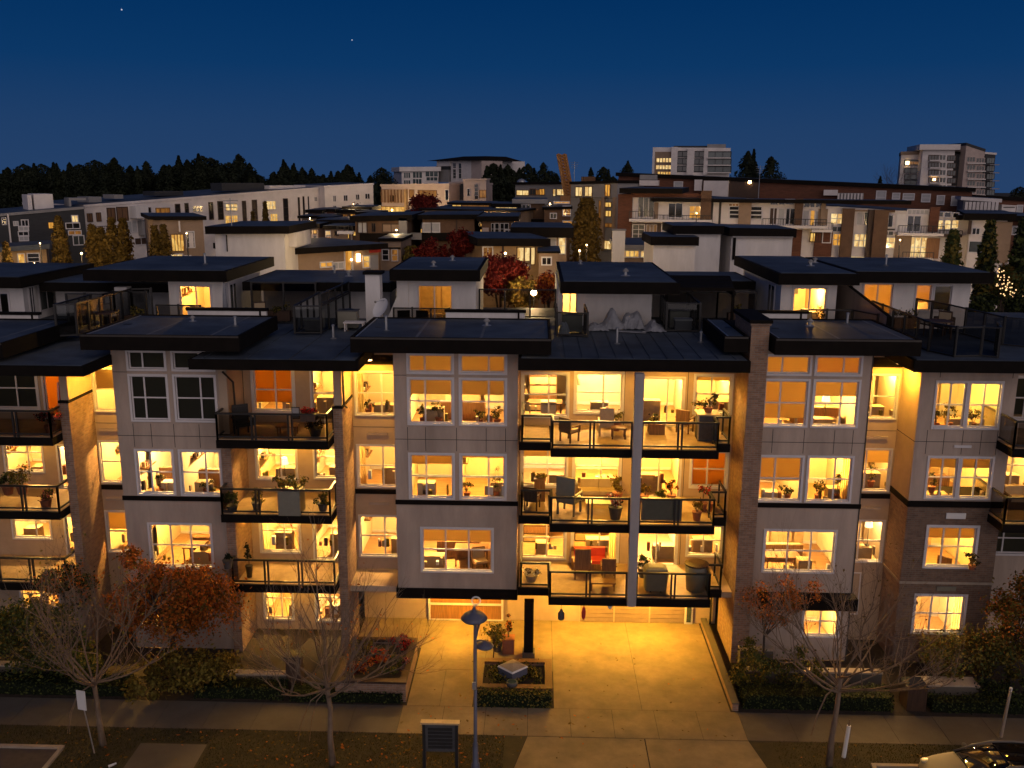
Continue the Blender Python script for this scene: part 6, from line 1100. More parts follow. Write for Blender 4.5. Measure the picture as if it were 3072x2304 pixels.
# --- the row just behind the front building ------------------------------------------------------
b = Block('cream_house', 'cream rendered flat roofed house with a blank upper wall directly behind the front penthouses', S2(530, 965), S2(1300, 960), (60, 60), 7, 'stucco_white', 'house', over=.45, fas=.5)
b.part('drainpipe', S2(660, 975), S2(678, 1160), 'fascia', .1); b.part('side_wing', S2(1300, 960), S2(1395, 1120), 'stucco_white', -1.0, -4)
b = Block('lit_row_house', 'row house with timber wall, glowing yellow door and blue grey roof behind the front penthouses', S2(1210, 1200), S3(500, 1130), (62, 68), 8, 'tan_far', 'house', over=.5, fas=.42, rm='membrane')
for x0, x1, y0, y1, m in ((1208, 1268, 1322, 1390, 'lit_a'), (1290, 1375, 1322, 1390, 'lit_a'), (1700, 1825, 1287, 1320, 'lit_b'), (1840, 1950, 1290, 1340, 'pane_blind')): b.win(S2(x0, y0), S2(x1, y1), m, 2, 1)
b.win(S3(125, 1150), S3(205, 1360), 'lit_b', 1, 1, name='door'); b.win(S3(330, 1215), S3(395, 1330), 'lit_a', 1, 2); b.part('door', S3(402, 1200), S3(490, 1355), 'grey_far', .08); b.part('wall_lamp', S3(252, 1185), S3(284, 1270), 'lamp_glow', .2); b.part('sign_panel', S3(395, 1125), S3(515, 1165), 'cushion_red', .15)
b = Block('small_cream_house', 'narrow cream house front between the lit row house and the red maples', S3(515, 1048), S3(745, 1048), 72, 6, 'tan_far', 'house', over=.15, fas=.25)
b.win(S3(545, 1140), S3(610, 1250), 'pane_dark', 1, 2); b.win(S3(650, 1140), S3(710, 1260), 'lit_dim', 1, 2); b.part('floor_band', S3(520, 1112), S3(745, 1130), 'fascia', .12)
b = Block('amber_lit_house', 'house with three tall bright windows behind the dark red maple', S3(1650, 1095), S4(475, 1100), (66, 67), 8, 'sand_far', 'house', over=.45, fas=.55)
for x0, x1, y0, y1 in ((192, 258, 1118, 1262), (275, 325, 1118, 1262), (345, 380, 1118, 1300)): b.win(S4(x0, y0), S4(x1, y1), 'lit_c', 1, 1, 'wood', .1)
b.win(S3(1660, 1115), S3(1755, 1230), 'lit_dim', 2, 1); b.part('pilaster', S4(20, 1100), S4(40, 1240), 'wood_dark', .1); b.part('floor_band', S4(185, 1270), S4(325, 1290), 'tan_far', .15); b.win(S4(190, 1320), S4(320, 1345), 'lit_a', 2, 1)
b = Block('brown_annex', 'plain brown rendered annex wall beside the bright courtyard lamp', S4(430, 1180), S4(655, 1180), 63, 5, 'tan_far', 'building', over=.1, fas=.15)
b.win(S4(470, 1230), S4(560, 1300), 'pane_dark', 2, 1)
b = Block('dark_roof_house', 'house with a heavy dark overhanging roof and pale posts beside the amber poplar', S4(185, 1000), S4(740, 1005), 74, 8, 'tan_far', 'house', over=.5, fas=.8)
b.win(S4(545, 1012), S4(612, 1165), 'pane_blind', 1, 1); b.win(S4(655, 1012), S4(715, 1180), 'lit_c', 1, 2); b.win(S4(400, 1012), S4(520, 1170), 'pane_grey', 3, 1)
b = Block('low_lit_annex', 'low annex with pale grey roof and band of lit windows beside blank cream boxes', S4(1335, 1140), S4(1690, 1140), 66, 8, 'tan_far', 'building', over=.2, fas=.35, roof='grey_far')
b.win(S4(1342, 1152), S4(1530, 1216), 'lit_a', 4, 1); b.win(S4(1560, 1156), S4(1620, 1218), 'lit_c', 1, 1)
for q0, q1, Y, lb in ((S5(590, 1165), S5(1055, 1170), 58, 'lowest of the blank cream stair boxes, planted pots on its dark roof'), (S5(830, 1042), S5(1335, 1045), 60, 'blank cream stair box with a thick dark roof behind the slatted pergola'), (S5(1455, 1065), S5(2130, 1080), 60, 'widest blank cream stair box, a dark drainpipe at its side')):
    b = Block('stair_box_house', lb, q0, q1, Y, 5, 'stucco_white', 'building', over=.18, fas=.55, group='blank cream stair boxes behind the front roofs')
    if Y == 60: b.part('drainpipe', (q0[0]+5, q0[1]+2), (q0[0]+9, q0[1]+70), 'fascia', .12)
    b.part('flashing', (q0[0]+1, q0[1]-1), (q1[0]-1, q1[1]+1), 'grey_far', .22)
# --- dark low houses in the middle ---------------------------------------------------------------
b = Block('brown_flats', 'dark brown flats with a stone chimney and one wide tan blind', S3(240, 830), S3(825, 815), 82, 9, 'brown_far', 'house', over=.4, fas=.5)
for x0, x1, y0, y1, m in ((275, 370, 840, 950, 'pane_blind'), (550, 730, 860, 940, 'tan_far'), (430, 465, 850, 940, 'pane_dark')): b.win(S3(x0, y0), S3(x1, y1), m, 2, 1, 'wood_dark')
b.part('chimney', S3(730, 790), S3(820, 960), 'grey_far', .4); b.part('floor_band', S3(300, 955), S3(830, 1040), 'fascia', .5); b.rail(S3(60, 870), S3(230, 930), .8)
b = Block('brown_flats', 'brown flats with two white square windows under a thick dark roof', S3(985, 805), S3(1560, 800), 84, 9, 'brown_far', 'house', over=.4, fas=.42)
b.win(S3(997, 850), S3(1080, 940), 'pane_blind', 1, 1); b.win(S3(1092, 850), S3(1172, 940), 'pane_blind', 1, 1); b.part('pilaster', S3(1355, 805), S3(1368, 945), 'wood_dark', .1); b.part('floor_band', S3(985, 950), S3(1560, 1035), 'fascia', .5); b.part('stone_panel', S3(840, 950), S3(985, 1025), 'grey_far', .55)
b = Block('brown_flats', 'brown flats with arched white framed windows next to the dark overhanging roof', S3(1640, 825), S4(160, 825), 83, 9, 'brown_far', 'house', over=.4, fas=.45)
for x0, x1 in ((1750, 1775), (1790, 1830), (1850, 1885), (1895, 1935), (1975, 2010)): b.win(S3(x0, 850), S3(x1, 970), 'pane_dark', 1, 2, 'trim', .12)
b.part('wall_panel', S3(1650, 895), S3(1720, 955), 'pink_far', .2); b.win(S4(60, 925), S4(130, 985), 'pane_grey', 2, 1)
b = Block('white_column_flats', 'small flats with white columns under a dark roof beside the long white block', S2(1690, 855), S2(2150, 850), 92, 8, 'brown_far', 'house', over=.4, fas=.4)
for x in (1700, 1740, 1800, 1910, 1950, 1990, 2090): b.part('column', S2(x, 860), S2(x+26, 1025), 'white_far', .3)
b.win(S2(2110, 840), S2(2200, 945), 'pane_blind', 2, 2)
b = Block('low_lit_house', 'low house with a dark roof and a lit strip window below the pink building', S3(985, 700), S3(2030, 725), (98, 96), 10, 'tan_far', 'house', over=.3, fas=.2)
b.win(S3(1800, 735), S3(2020, 775), 'lit_b', 4, 1)
b = Block('clerestory_house', 'house with a glowing clerestory window under a dark roof beside the red tree', S3(1310, 635), S3(1740, 640), 106, 8, 'sand_far', 'house', over=.5, fas=.2)
b.win(S3(1320, 645), S3(1410, 700), 'lit_a', 2, 1, 'wood'); b.win(S3(1425, 648), S3(1720, 690), 'lit_dim', 5, 1, 'wood')
b = Block('clerestory_house', 'house with a bright band of windows at the foot of the dark conifers', S3(1790, 662), S4(185, 668), 102, 8, 'brown_far', 'house', over=.4, fas=.35)
b.win(S3(1800, 672), S3(2025, 722), 'lit_c', 5, 1, 'wood')
b = Block('grey_roof_house', 'house with a pale grey mansard roof below the long lit building', S4(165, 630), S4(495, 630), 104, 8, 'brown_far', 'house', over=.3, fas=.5, roof='grey_far')
b.win(S4(200, 645), S4(330, 680), 'pane_dark', 3, 1)
b = Block('cluttered_house', 'dark house with rooftop clutter and small lit windows beside the large amber poplar', S4(490, 700), S4(780, 690), 100, 8, 'brown_far', 'house', over=.2, fas=.3)
for x0, x1, y0, y1, m in ((700, 775, 660, 760, 'lit_dim'), (700, 790, 825, 900, 'lit_b'), (600, 760, 612, 625, 'lit_b'), (560, 620, 740, 790, 'pane_grey')): b.win(S4(x0, y0), S4(x1, y1), m, 2, 1)
# --- pink building and the white tower behind it --------------------------------------------------
b = Block('pink_building', 'pinkish rendered building with orange lit timber screens and an arched window', S3(530, 440), S3(1280, 430), (132, 128), 14, 'pink_far', 'building', over=.1, fas=.3, roof='pink_far')
b.part('timber_screen', S3(535, 470), S3(825, 620), 'tan_far', .25); b.win(S3(640, 540), S3(700, 605), 'pane_dark', 2, 1, 'wood', out=.25)
for k in range(8): b.part('screen_post', S3(545+k*36, 475), S3(553+k*36, 618), 'wood', .5, .26)
b.win(S3(480, 662), S3(790, 735), 'lit_a', 6, 1, 'wood'); b.win(S3(940, 485), S3(1140, 548), 'lit_dim', 4, 1, 'wood'); b.win(S3(1280-40, 480), S3(1275, 590), 'pane_dark'); b.win(S3(845, 480), S3(890, 560), 'lit_dim', 1, 1, 'wood'); b.part('corner_post', S3(805, 470), S3(828, 700), 'sand_far', .6)
b = Block('pink_building', 'pinkish tower wing with a tall arched dark window beside the conifers', S3(1440, 378), S3(1690, 372), 126, 9, 'pink_far', 'building', over=.12, fas=.25, roof='pink_far')
b.win(S3(1562, 415), S3(1602, 580), 'pane_dark', 1, 4, 'pink_far'); b.win(S3(1482, 465), S3(1508, 545), 'pane_dark'); b.win(S3(1620, 485), S3(1685, 560), 'lit_dim', 2, 1, 'wood')
b = Block('pink_building', 'narrow pinkish link between the timber screened building and the arched wing', S3(1280, 405), S3(1440, 400), 131, 9, 'pink_far', 'building', over=.05, fas=.2, roof='pink_far')
for x in (1290, 1325, 1355): b.win(S3(x, 478), S3(x+22, 592), 'pane_dark', 1, 2, 'pink_far')
b.part('dark_recess', S3(1392, 410), S3(1438, 590), 'charcoal_far', .05)
b = Block('white_office_block', 'white block with a dark hipped roof rising above the pink building', S3(1300, 150), S3(1525, 150), (196, 192), 16, 'white_far', 'building', over=0)
b.part('side_wall', S3(1525, 152), S3(1640, 372), 'pink_far', 0.0, -6); b.part('upper_wall', S3(1155, 160), S3(1300, 215), 'white_far', .3, -5); b.part('lower_wall', S3(1160, 255), S3(1285, 395), 'grey_far', .3, -5); b.part('roof_terrace', S3(1140, 215), S3(1285, 255), 'charcoal_far', .2, -4)
u0, u1, z0, z1 = b.rect(S3(1075, 158), S3(1645, 150)); mb = MB(); zt = b.uz(S3(1400, 105))[1]; zl = b.uz(S3(1400, 155))[1]
P = [b.a+b.d*u+b.n*o for u, o in ((u0, 1.2), (u1, 1.2), (u1, -12), (u0, -12))]; T = [b.a+b.d*u+b.n*o for u, o in ((u0+8, -2), (u1-1, -2), (u1-1, -8), (u0+8, -8))]
P = [(p.x, p.y, zl) for p in P]; T = [(p.x, p.y, zt) for p in T]
for i in range(4): mb.poly([P[i], P[(i+1) % 4], T[(i+1) % 4], T[i]], 'fascia')
mb.poly(T, 'fascia'); mb.poly(P[::-1], 'fascia'); obj('roof', mb, b.t)
for x0, x1, y0, y1 in ((1325, 1358, 185, 235), (1325, 1358, 250, 350), (1388, 1418, 185, 350)): b.win(S3(x0, y0), S3(x1, y1), 'pane_grey', 1, 3, 'white_far')
b = Block('white_office_block', 'lower white block with dark glazed floors and a pale flat roof', S3(755, 275), S3(1160, 270), (194, 196), 14, 'white_far', 'building', over=.5, fas=.9, roof='white_far')
for x0, x1, y0, y1 in ((780, 850, 288, 345), (880, 980, 280, 345), (1020, 1155, 275, 330), (780, 850, 372, 412), (880, 975, 358, 410), (1030, 1150, 338, 375)): b.win(S3(x0, y0), S3(x1, y1), 'glass_teal', 3, 1, 'white_far', .15)
# --- long lit building in the middle distance -----------------------------------------------------
b = Block('lit_long_building', 'long low building with yellow lit windows and a round roof vent below the conifers', S4(170, 420), S4(785, 415), (136, 132), 12, 'grey_far', 'building', over=.3, fas=.35)
for x0, x1, y0, y1, m in ((187, 315, 485, 535, 'lit_c'), (400, 430, 480, 530, 'lit_dim'), (440, 490, 470, 530, 'lit_b'), (590, 612, 472, 545, 'lit_c'), (632, 725, 472, 535, 'lit_c'), (335, 392, 470, 530, 'pane_grey')): b.win(S4(x0, y0), S4(x1, y1), m, 2, 1, 'wood')
mb = MB(); c = atY(S4(237, 415), 138); mb.blob((c.x, c.y, c.z-.2), (.8, .8, 1.0), 'steel', 12, 8); obj('roof_vent', mb, b.t)
b = Block('lit_tall_building', 'taller building with a column of yellow lit windows behind the amber poplar', S4(785, 418), S4(1300, 405), (118, 112), 12, 'grey_far', 'building', over=.15, fas=.35)
for x0, x1, y0, y1, m in ((840, 908, 450, 545, 'lit_c'), (945, 1017, 445, 545, 'lit_c'), (1168, 1216, 422, 545, 'lit_b'), (1168, 1230, 618, 665, 'lit_a'), (1172, 1230, 710, 770, 'lit_a'), (1165, 1245, 850, 890, 'lit_dim'), (1160, 1285, 1040, 1140, 'lit_c'), (1100, 1130, 600, 900, 'lit_dim')): b.win(S4(x0, y0), S4(x1, y1), m, 2, 1, 'wood')
b.part('pilaster', S4(1140, 560), S4(1155, 1150), 'tan_far', .3); b.part('pilaster', S4(1265, 560), S4(1280, 1150), 'tan_far', .3); b.part('floor_band', S4(785, 555), S4(1290, 572), 'fascia', .25)
b.part('rooftop_box', S4(770, 330), S4(800, 400), 'wood', -2, -4); b.part('rooftop_box', S4(1095, 385), S4(1150, 415), 'steel', -2, -4)
# --- big terraced building on the right -----------------------------------------------------------
b = Block('brick_terrace', 'long red brick terrace with white stair boxes along the skyline', S5(205, 400), S6(1640, 575), (116, 104), 14, 'brick_far', 'apartment building', over=.3, fas=.45)
for q0, q1, m, o in ((S5(455, 385), S5(640, 440), 'grey_far', .8), (S5(455, 445), S5(655, 505), 'white_far', 1.0), (S5(1160, 450), S5(1420, 632), 'white_far', .9), (S5(1055, 438), S5(1130, 560), 'white_far', .6), (S6(0, 550), S6(150, 612), 'white_far', .8), (S6(150, 585), S6(430, 700), 'grey_far', .5)): b.part('stair_box', q0, q1, m, o)
for k in range(8): b.part('column', S6(155+k*36, 590), S6(165+k*36, 698), 'white_far', .75, .5)
for x0, x1, y0, y1 in ((825, 905, 465, 605), (280, 308, 490, 515)): b.win(S5(x0, y0), S5(x1, y1), 'pane_blind', 1, 2)
for x0, x1, y0, y1 in ((588, 670, 568, 700), (765, 830, 592, 650), (882, 990, 597, 658), (1088, 1165, 602, 680), (1258, 1320, 618, 710), (1418, 1472, 628, 720)): b.win(S6(x0, y0), S6(x1, y1), 'pane_blind', 1, 2)
for k in range(22):
    x = 230+k*118+RND.uniform(-30, 30); yb = 392+(x-205)*.074; wd = RND.uniform(20, 75); b.part('rooftop_box', S5(x, yb-RND.uniform(8, 34)), S5(x+wd, yb+4), RND.choice(('grey_far', 'white_far', 'brick_far', 'charcoal_far')), -RND.uniform(.5, 4), -6)
b.part('wall_lamp', S5(1645, 450), S5(1670, 480), 'lamp_bright', .3); b.part('wall_panel', S5(1430, 450), S5(1760, 640), 'wood_dark', .2)
b = Block('terraced_apartment_building', 'terraced apartment building with white and tan bays, brown piers and balconies, several windows lit', S5(345, 590), S6(1620, 830), (92, 86), 14, 'white_far', 'apartment building')
W = b.win
b.part('brick_wall', S5(205, 600), S5(345, 1130), 'brick_far', .3, -6); b.slab(0, b.uz(S5(800, 600))[0], b.uz(S5(500, 590))[1], .5, 1.0, 'fascia', out=1.4)
b.slab(b.uz(S5(600, 640))[0], b.uz(S6(900, 760))[0], b.uz(S5(1400, 690))[1], .35, .3, 'fascia', out=.9, back=3); b.slab(b.uz(S6(1500, 820))[0], b.uz(S6(1620, 880))[0]+9, b.uz(S6(1700, 885))[1], .45, .3, 'fascia', out=1.0, back=6)
b.part('upper_wall', S5(345, 585), S5(1140, 640), 'brick_far', .25)
W(S5(765, 702), S5(905, 852), 'pane_dark', 2, 1); W(S5(995, 732), S5(1105, 862), 'lit_b', 2, 2); W(S5(430, 600), S5(590, 850), 'pane_grey', 3, 1); b.part('wall_panel', S5(600, 690), S5(640, 880), 'tan_far', .1)
for i in range(3): W(S5(1437, 738+i*45), S5(1530, 772+i*45), 'pane_dark'); W(S5(1672, 740+i*47), S5(1785, 776+i*47), 'pane_dark')
W(S5(1430, 708), S5(1530, 728), 'lit_dim', 3, 1)
for q0, q1, m, o in ((S5(1125, 560), S5(1220, 945), 'brown_far', .9), (S5(1540, 690), S5(1660, 985), 'tan_far', .4), (S6(205, 755), S6(285, 1360), 'brown_far', .6), (S6(490, 770), S6(548, 1370), 'wood_dark', .5), (S6(548, 770), S6(650, 1370), 'brown_far', .9), (S6(1170, 740), S6(1245, 1015), 'brick_far', .5), (S6(790, 1040), S6(940, 1370), 'tan_far', .15), (S6(1135, 1085), S6(1255, 1310), 'wood_panel', .25), (S5(340, 915), S5(760, 1130), 'wood_dark', .1), (S5(1800, 985), S5(2212, 1330), 'brick_far', .2), (S6(-100, 1000), S6(75, 1290), 'brick_far', .25)): b.part('pier', q0, q1, m, o)
for x0, x1 in ((1890, 1960), (1985, 2035), (2060, 2140)): W(S5(x0, 665), S5(x1, 712), 'pane_dark', 1, 1, 'trim', .14)
W(S5(1885, 755), S5(1955, 930), 'wood_dark', 2, 1, 'trim', .14); W(S5(1970, 760), S5(2040, 930), 'pane_blind', 1, 1, 'trim', .14); W(S5(2055, 760), S5(2140, 930), 'pane_dark', 2, 1, 'trim', .14)
for x0, x1 in ((2260, 2310), (2330, 2370), (2390, 2430)): W(S5(x0, 700), S5(x1, 740), 'pane_dark', 1, 1, 'trim', .14)
W(S5(2250, 780), S5(2310, 940), 'pane_blind', 1, 1, 'trim', .14); W(S5(2320, 780), S5(2370, 940), 'lit_b', 1, 1, 'trim', .14); W(S5(2385, 790), S5(2440, 940), 'pane_blind', 1, 1, 'trim', .14)
b.rail(S5(340, 780), S5(610, 870), 1.3); b.rail(S5(610, 820), S5(1240, 880), 1.3, slabm='trim'); b.rail(S5(1790, 860), S5(2490, 945), 1.3, slabm='white_far')
for x0, x1, m in ((370, 485, 'pane_grey'), (520, 545, 'tan_far'), (563, 582, 'tan_far'), (600, 622, 'sand_far'), (690, 755, 'pane_blind')): W(S5(x0, 938), S5(x1, 1090), m, 2 if x1-x0 > 80 else 1, 3 if x1-x0 > 80 else 1, out=.1)
W(S5(910, 945), S5(1100, 972), 'lit_b', 4, 1); W(S5(2330, 1030), S5(2440, 1120), 'lit_a', 4, 1, 'wood_dark', out=.2); W(S5(2470, 1010), S5(2540, 1130), 'pane_blind', 1, 1, out=.2)
for x0, x1, y0, y1, m, nx in ((82, 205, 815, 925, 'lit_c', 2), (105, 200, 1040, 1165, 'lit_b', 2), (372, 430, 802, 935, 'pane_blind', 1), (438, 490, 802, 938, 'pane_grey', 1), (342, 484, 1042, 1180, 'lit_c', 3), (288, 470, 1290, 1352, 'lit_c', 3), (665, 752, 832, 960, 'pane_dark', 2), (652, 788, 1080, 1192, 'lit_c', 2), (638, 788, 1318, 1366, 'lit_c', 3), (922, 1055, 842, 1010, 'pane_dark', 2), (942, 1128, 1078, 1292, 'lit_c', 3), (1252, 1318, 888, 985, 'lit_c', 1), (1328, 1398, 888, 985, 'lit_c', 1), (1415, 1480, 888, 975, 'lit_c', 1), (1266, 1312, 800, 845, 'pane_grey', 1), (1338, 1398, 802, 850, 'pane_dark', 1), (1430, 1482, 808, 855, 'pane_dark', 1), (930, 1150, 775, 820, 'pane_blind', 5)): W(S6(x0, y0), S6(x1, y1), m, nx, 2 if m[:3] == 'lit' else 1, 'trim', .1)
b.rail(S6(795, 935), S6(1290, 1025), 1.4, slabm='white_far'); b.rail(S6(845, 1225), S6(1180, 1300), 1.2)
for q0, q1, m, o in ((S5(1220, 640), S5(1240, 980), 'joint', .03), (S5(1320, 690), S5(1330, 970), 'joint', .03), (S5(2160, 650), S5(2225, 940), 'brown_far', .7), (S5(2450, 690), S5(2478, 950), 'tan_far', .3), (S6(-60, 760), S6(30, 940), 'tan_far', .12), (S6(300, 770), S6(480, 790), 'tan_far', .3), (S6(660, 770), S6(780, 800), 'brown_far', .3), (S6(800, 820), S6(915, 1010), 'stucco_white', .05), (S6(650, 980), S6(790, 1000), 'joint', .03), (S6(1490, 870), S6(1600, 1060), 'white_far', .25)): b.part('wall_panel', q0, q1, m, o)
b.rail(S6(1250, 990), S6(1500, 1040), 1.0, slabm='wood_dark'); b.rail(S6(-140, 905), S6(80, 985), 1.2, slabm='white_far')
for x0, x1, y0, y1, m in ((100, 190, 960, 1010, 'pane_grey'), (660, 760, 1010, 1050, 'pane_grey')): b.win(S6(x0, y0), S6(x1, y1), m, 2, 1)
b = Block('white_end_house', 'white and tan end house with a hipped dark roof behind the green trees', S6(1625, 885), S6(2030, 890), (84, 83), 10, 'white_far', 'house', over=.6, fas=.6)
b.part('wall_panel', S6(1810, 900), S6(2030, 1360), 'tan_far', .2); b.win(S6(1648, 978), S6(1715, 1042), 'pane_dark', 2, 1); b.win(S6(1612, 1122), S6(1730, 1240), 'pane_grey', 1, 1); b.part('corner_post', S6(1600, 890), S6(1620, 1040), 'wood_dark', .2)
b = Block('brick_end_house', 'dark red brick house at the far edge of the view', S6(2030, 905), S6(2500, 890), (86, 86), 10, 'brick_far', 'house', over=.3, fas=.5)
b.win(S6(2090, 960), S6(2150, 1040), 'pane_dark', 2, 1); b.part('garden_wall', S6(2010, 1270), S6(2140, 1400), 'white_far', .5)
b = Block('white_pergola_house', 'white rooftop pavilion with slender columns at the end of the brick terrace', S6(1545, 665), S6(1925, 690), (98, 97), 6, 'grey_far', 'pavilion', over=.3, fas=.35, roof='white_far', zb=9)
for k in range(9): b.part('column', S6(1560+k*42, 685), S6(1575+k*42, 835), 'white_far', .4)
b = Block('white_pergola_house', 'blank white wall next to the rooftop pavilion with slender columns', S6(1970, 725), S6(2125, 735), 98, 5, 'white_far', 'building', over=.05, fas=.1, roof='white_far', zb=9); b.part('wall_panel', S6(1985, 740), S6(2110, 750), 'joint', .03)
b = Block('far_terrace', 'distant dark terrace roofs below the tall balconied tower', S6(1640, 640), S6(2400, 690), (112, 112), 10, 'brick_far', 'building', over=.3, fas=.4)
b.win(S6(2140, 725), S6(2185, 800), 'pane_blind', 1, 2)
# --- towers ----------------------------------------------------------------------------------------
b = Block('apartment_tower', 'broad white apartment tower with two lit floors on the skyline', S5(585, 80), S5(1445, 88), (262, 258), 22, 'white_far', 'tower', over=0, rm='white_far')
W = b.win; b.part('rooftop_box', S5(810, 62), S5(1180, 85), 'charcoal_far', -2, -14); b.part('rooftop_box', S5(1185, 45), S5(1390, 85), 'grey_far', -1, -14); b.part('pier', S5(795, 78), S5(850, 385), 'white_far', 1.2); b.part('pier', S5(970, 100), S5(1035, 385), 'white_far', .8); b.part('pier', S5(1155, 95), S5(1185, 385), 'white_far', .8); b.part('recess_wall', S5(610, 130), S5(795, 385), 'tan_far', .05)
W(S5(628, 202), S5(790, 245), 'lit_c', 5, 1, 'tan_far', .3, .06); W(S5(622, 280), S5(786, 322), 'lit_c', 5, 1, 'tan_far', .3, .06); W(S5(640, 352), S5(782, 380), 'lit_a', 5, 1, 'tan_far', .3, .06)
for y in (130, 210, 292):
    W(S5(855, y), S5(968, y+52), 'pane_dark', 2, 1, 'charcoal_far', .25); W(S5(1040, y+2), S5(1152, y+54), 'pane_dark', 2, 1, 'charcoal_far', .25); W(S5(1190, y+5), S5(1442, y+62), 'glass_teal', 3, 1, 'charcoal_far', .25)
    b.part('balcony', S5(1188, y+64), S5(1445, y+76), 'white_far', 1.6)
b = Block('apartment_tower', 'tall pale apartment tower with stacked balconies at the far end of the skyline', S6(855, 165), S6(1090, 160), (300, 298), 22, 'white_far', 'tower', over=.2, fas=1.0, roof='tan_far')
for y in (225, 315, 385, 450): b.win(S6(895, y), S6(1080, y+48), 'glass_teal', 3, 1, 'charcoal_far', .2)
b.part('wall_lamp', S6(905, 235), S6(940, 272), 'lamp_glow', .5); b.win(S6(955, 240), S6(1050, 268), 'lit_dim', 4, 1, 'grey_far', .2, .1)
b2 = b; b = Block('apartment_tower', 'tallest white apartment tower slab with dark balconies and a stepped pale top', S6(1095, 110), S6(1450, 110), (292, 290), 24, 'white_far', 'tower', over=1.2, fas=1.6, roof='white_far')
for i in range(6):
    y = 172+i*83; b.win(S6(1162, y), S6(1280, y+45), 'pane_dark', 4, 1, 'wood_dark', .2); b.win(S6(1285, y-4), S6(1340, y+48), 'pane_grey', 2, 1, 'white_far', .2); b.win(S6(1372, y+5), S6(1450, y+52), 'pane_dark', 3, 1, 'wood_dark', .2); b.part('balcony', S6(1160, y+48), S6(1285, y+62), 'white_far', 2.0)
b.part('wall_lamp', S6(1205, 425), S6(1230, 450), 'lamp_glow', .6)
b = Block('apartment_tower', 'dark glazed tower core with a pinkish rear slab beside the tallest white tower', S6(1450, 150), S6(1575, 155), (294, 293), 20, 'charcoal_far', 'tower', over=.2, fas=.6)
for i in range(6): b.win(S6(1500, 185+i*82), S6(1545, 225+i*82), 'pane_grey', 1, 1, 'charcoal_far', .1)
b = Block('apartment_tower', 'pinkish stepped tower slab with square windows at the end of the towers', S6(1575, 60), S6(1780, 130), (290, 290), 20, 'pink_far', 'tower', over=.1, fas=.8, roof='charcoal_far')
for i in range(5):
    y = 190+i*88; b.win(S6(1585, y), S6(1665, y+50), 'pane_grey', 3, 1, 'pink_far', .2); b.win(S6(1688, y+12), S6(1768, y+58), 'pane_dark', 3, 1, 'pink_far', .2); b.part('floor_band', S6(1578, y+62), S6(1775, y+74), 'white_far', .8)
b = Block('apartment_tower', 'dark end bay of the tower group with pale balcony edges', S6(1785, 155), S6(1898, 165), (294, 294), 18, 'charcoal_far', 'tower', over=.2, fas=.6, roof='white_far')
for i in range(5): b.part('balcony', S6(1800, 270+i*88), S6(1905, 280+i*88), 'grey_far', 2.0); b.win(S6(1805, 200+i*88), S6(1880, 255+i*88), 'glass_teal', 3, 1, 'charcoal_far', .1)
# crane boom, pale post
p0, p1 = atY(S4(765, 540), 128), atY(S4(680, 85), 128); t = thing('crane', 'leaning orange brown crane boom rising behind the long lit building', 'crane', (p0.x, p0.y, 0)); mb = MB(); d = p1-p0; n_ = 13; w0 = .5
for k in range(n_):
    a, c = p0+d*k/n_, p0+d*(k+1)/n_
    for sx, sy in ((-1, -1), (1, -1), (1, 1), (-1, 1)): mb.tube([a+Vector((sx*w0, sy*w0, 0)), c+Vector((sx*w0, sy*w0, 0))], [.2, .2], 'wood_panel', 4)
    for sy in (-1, 1): mb.tube([a+Vector((-w0, sy*w0, 0)), c+Vector((w0, sy*w0, 0))], [.14]*2, 'wood_panel', 4); mb.tube([a+Vector((w0, sy*w0, 0)), c+Vector((-w0, sy*w0, 0))], [.14]*2, 'wood_panel', 4)
    for sx in (-1, 1): mb.tube([a+Vector((sx*w0, -w0, 0)), c+Vector((sx*w0, w0, 0))], [.14]*2, 'wood_panel', 4)
obj('boom', mb, t); mb = MB(); mb.box(p0.x-1.2, p0.x+1.2, p0.y-1.2, p0.y+1.2, 0, p0.z, 'wood_panel'); obj('mast', mb, t)
c = atY(S4(1310, 1200), 64); tp = atY(S4(1310, 930), 64); mb = MB(); mb.box(c.x-.42, c.x+.42, 64, 64.6, 0, tp.z, 'stucco_white'); mb.box(c.x-.48, c.x+.48, 63.94, 64.66, tp.z, tp.z+.1, 'grey_far'); tag(obj('flue_stack', mb), 'pale slender flue stack beside the low annex with lit windows', 'flue stack')
# --- trees behind ----------------------------------------------------------------------------------
LS = .0135
def conifer_mesh(seed, h=1.0, w=.22, n=1500):
    rn = random.Random(seed); k = MB(); ex = (.85, .55, 1.0, .68, .45)[seed % 5]
    for i in range(n):
        f = rn.random()**.75; a = rn.uniform(0, 6.283); r = w*(1-f)**ex*rn.uniform(.3, 1.0)*(1+.28*math.sin(f*(40+6*(seed % 4))+seed)+.22*math.sin(3*a+f*9+seed)+.15*math.sin(5*a-f*17)); z = .08+f*.92
        p = Vector((r*math.cos(a), r*math.sin(a), z-r*.3)); k.leaf(p, LS*(1.25-f*.5), 'conifer', rn, (math.cos(a), math.sin(a), .6))
    return k
def conifer(base, h, seed, label, group, w=.22, n=1500):
    t = thing('conifer', label, 'tree', base, group); k = conifer_mesh(seed, 1, w, n); b = Vector(base)
    k.v = [(b.x+x*h, b.y+y*h, b.z+z*h) for x, y, z in k.v]; obj('crown', k, t); s = MB(); s.tube([b, b+Vector((0, 0, h*.9))], [h*.018, h*.004], 'bark_dark', 5); obj('trunk', s, t); return t
WL = 'dark conifer in the wood along the skyline behind the long white block'; WG = 'conifers of the wood on the skyline'
protos = [conifer((-60-6*i, 190, 0), 26, 60+i, WL, WG, (.33, .27, .40, .30, .46)[i], 6500) for i in range(5)]
rn = random.Random(4)
tops = [(0, 330+0)] # skyline heights measured along the wood, photo pixels
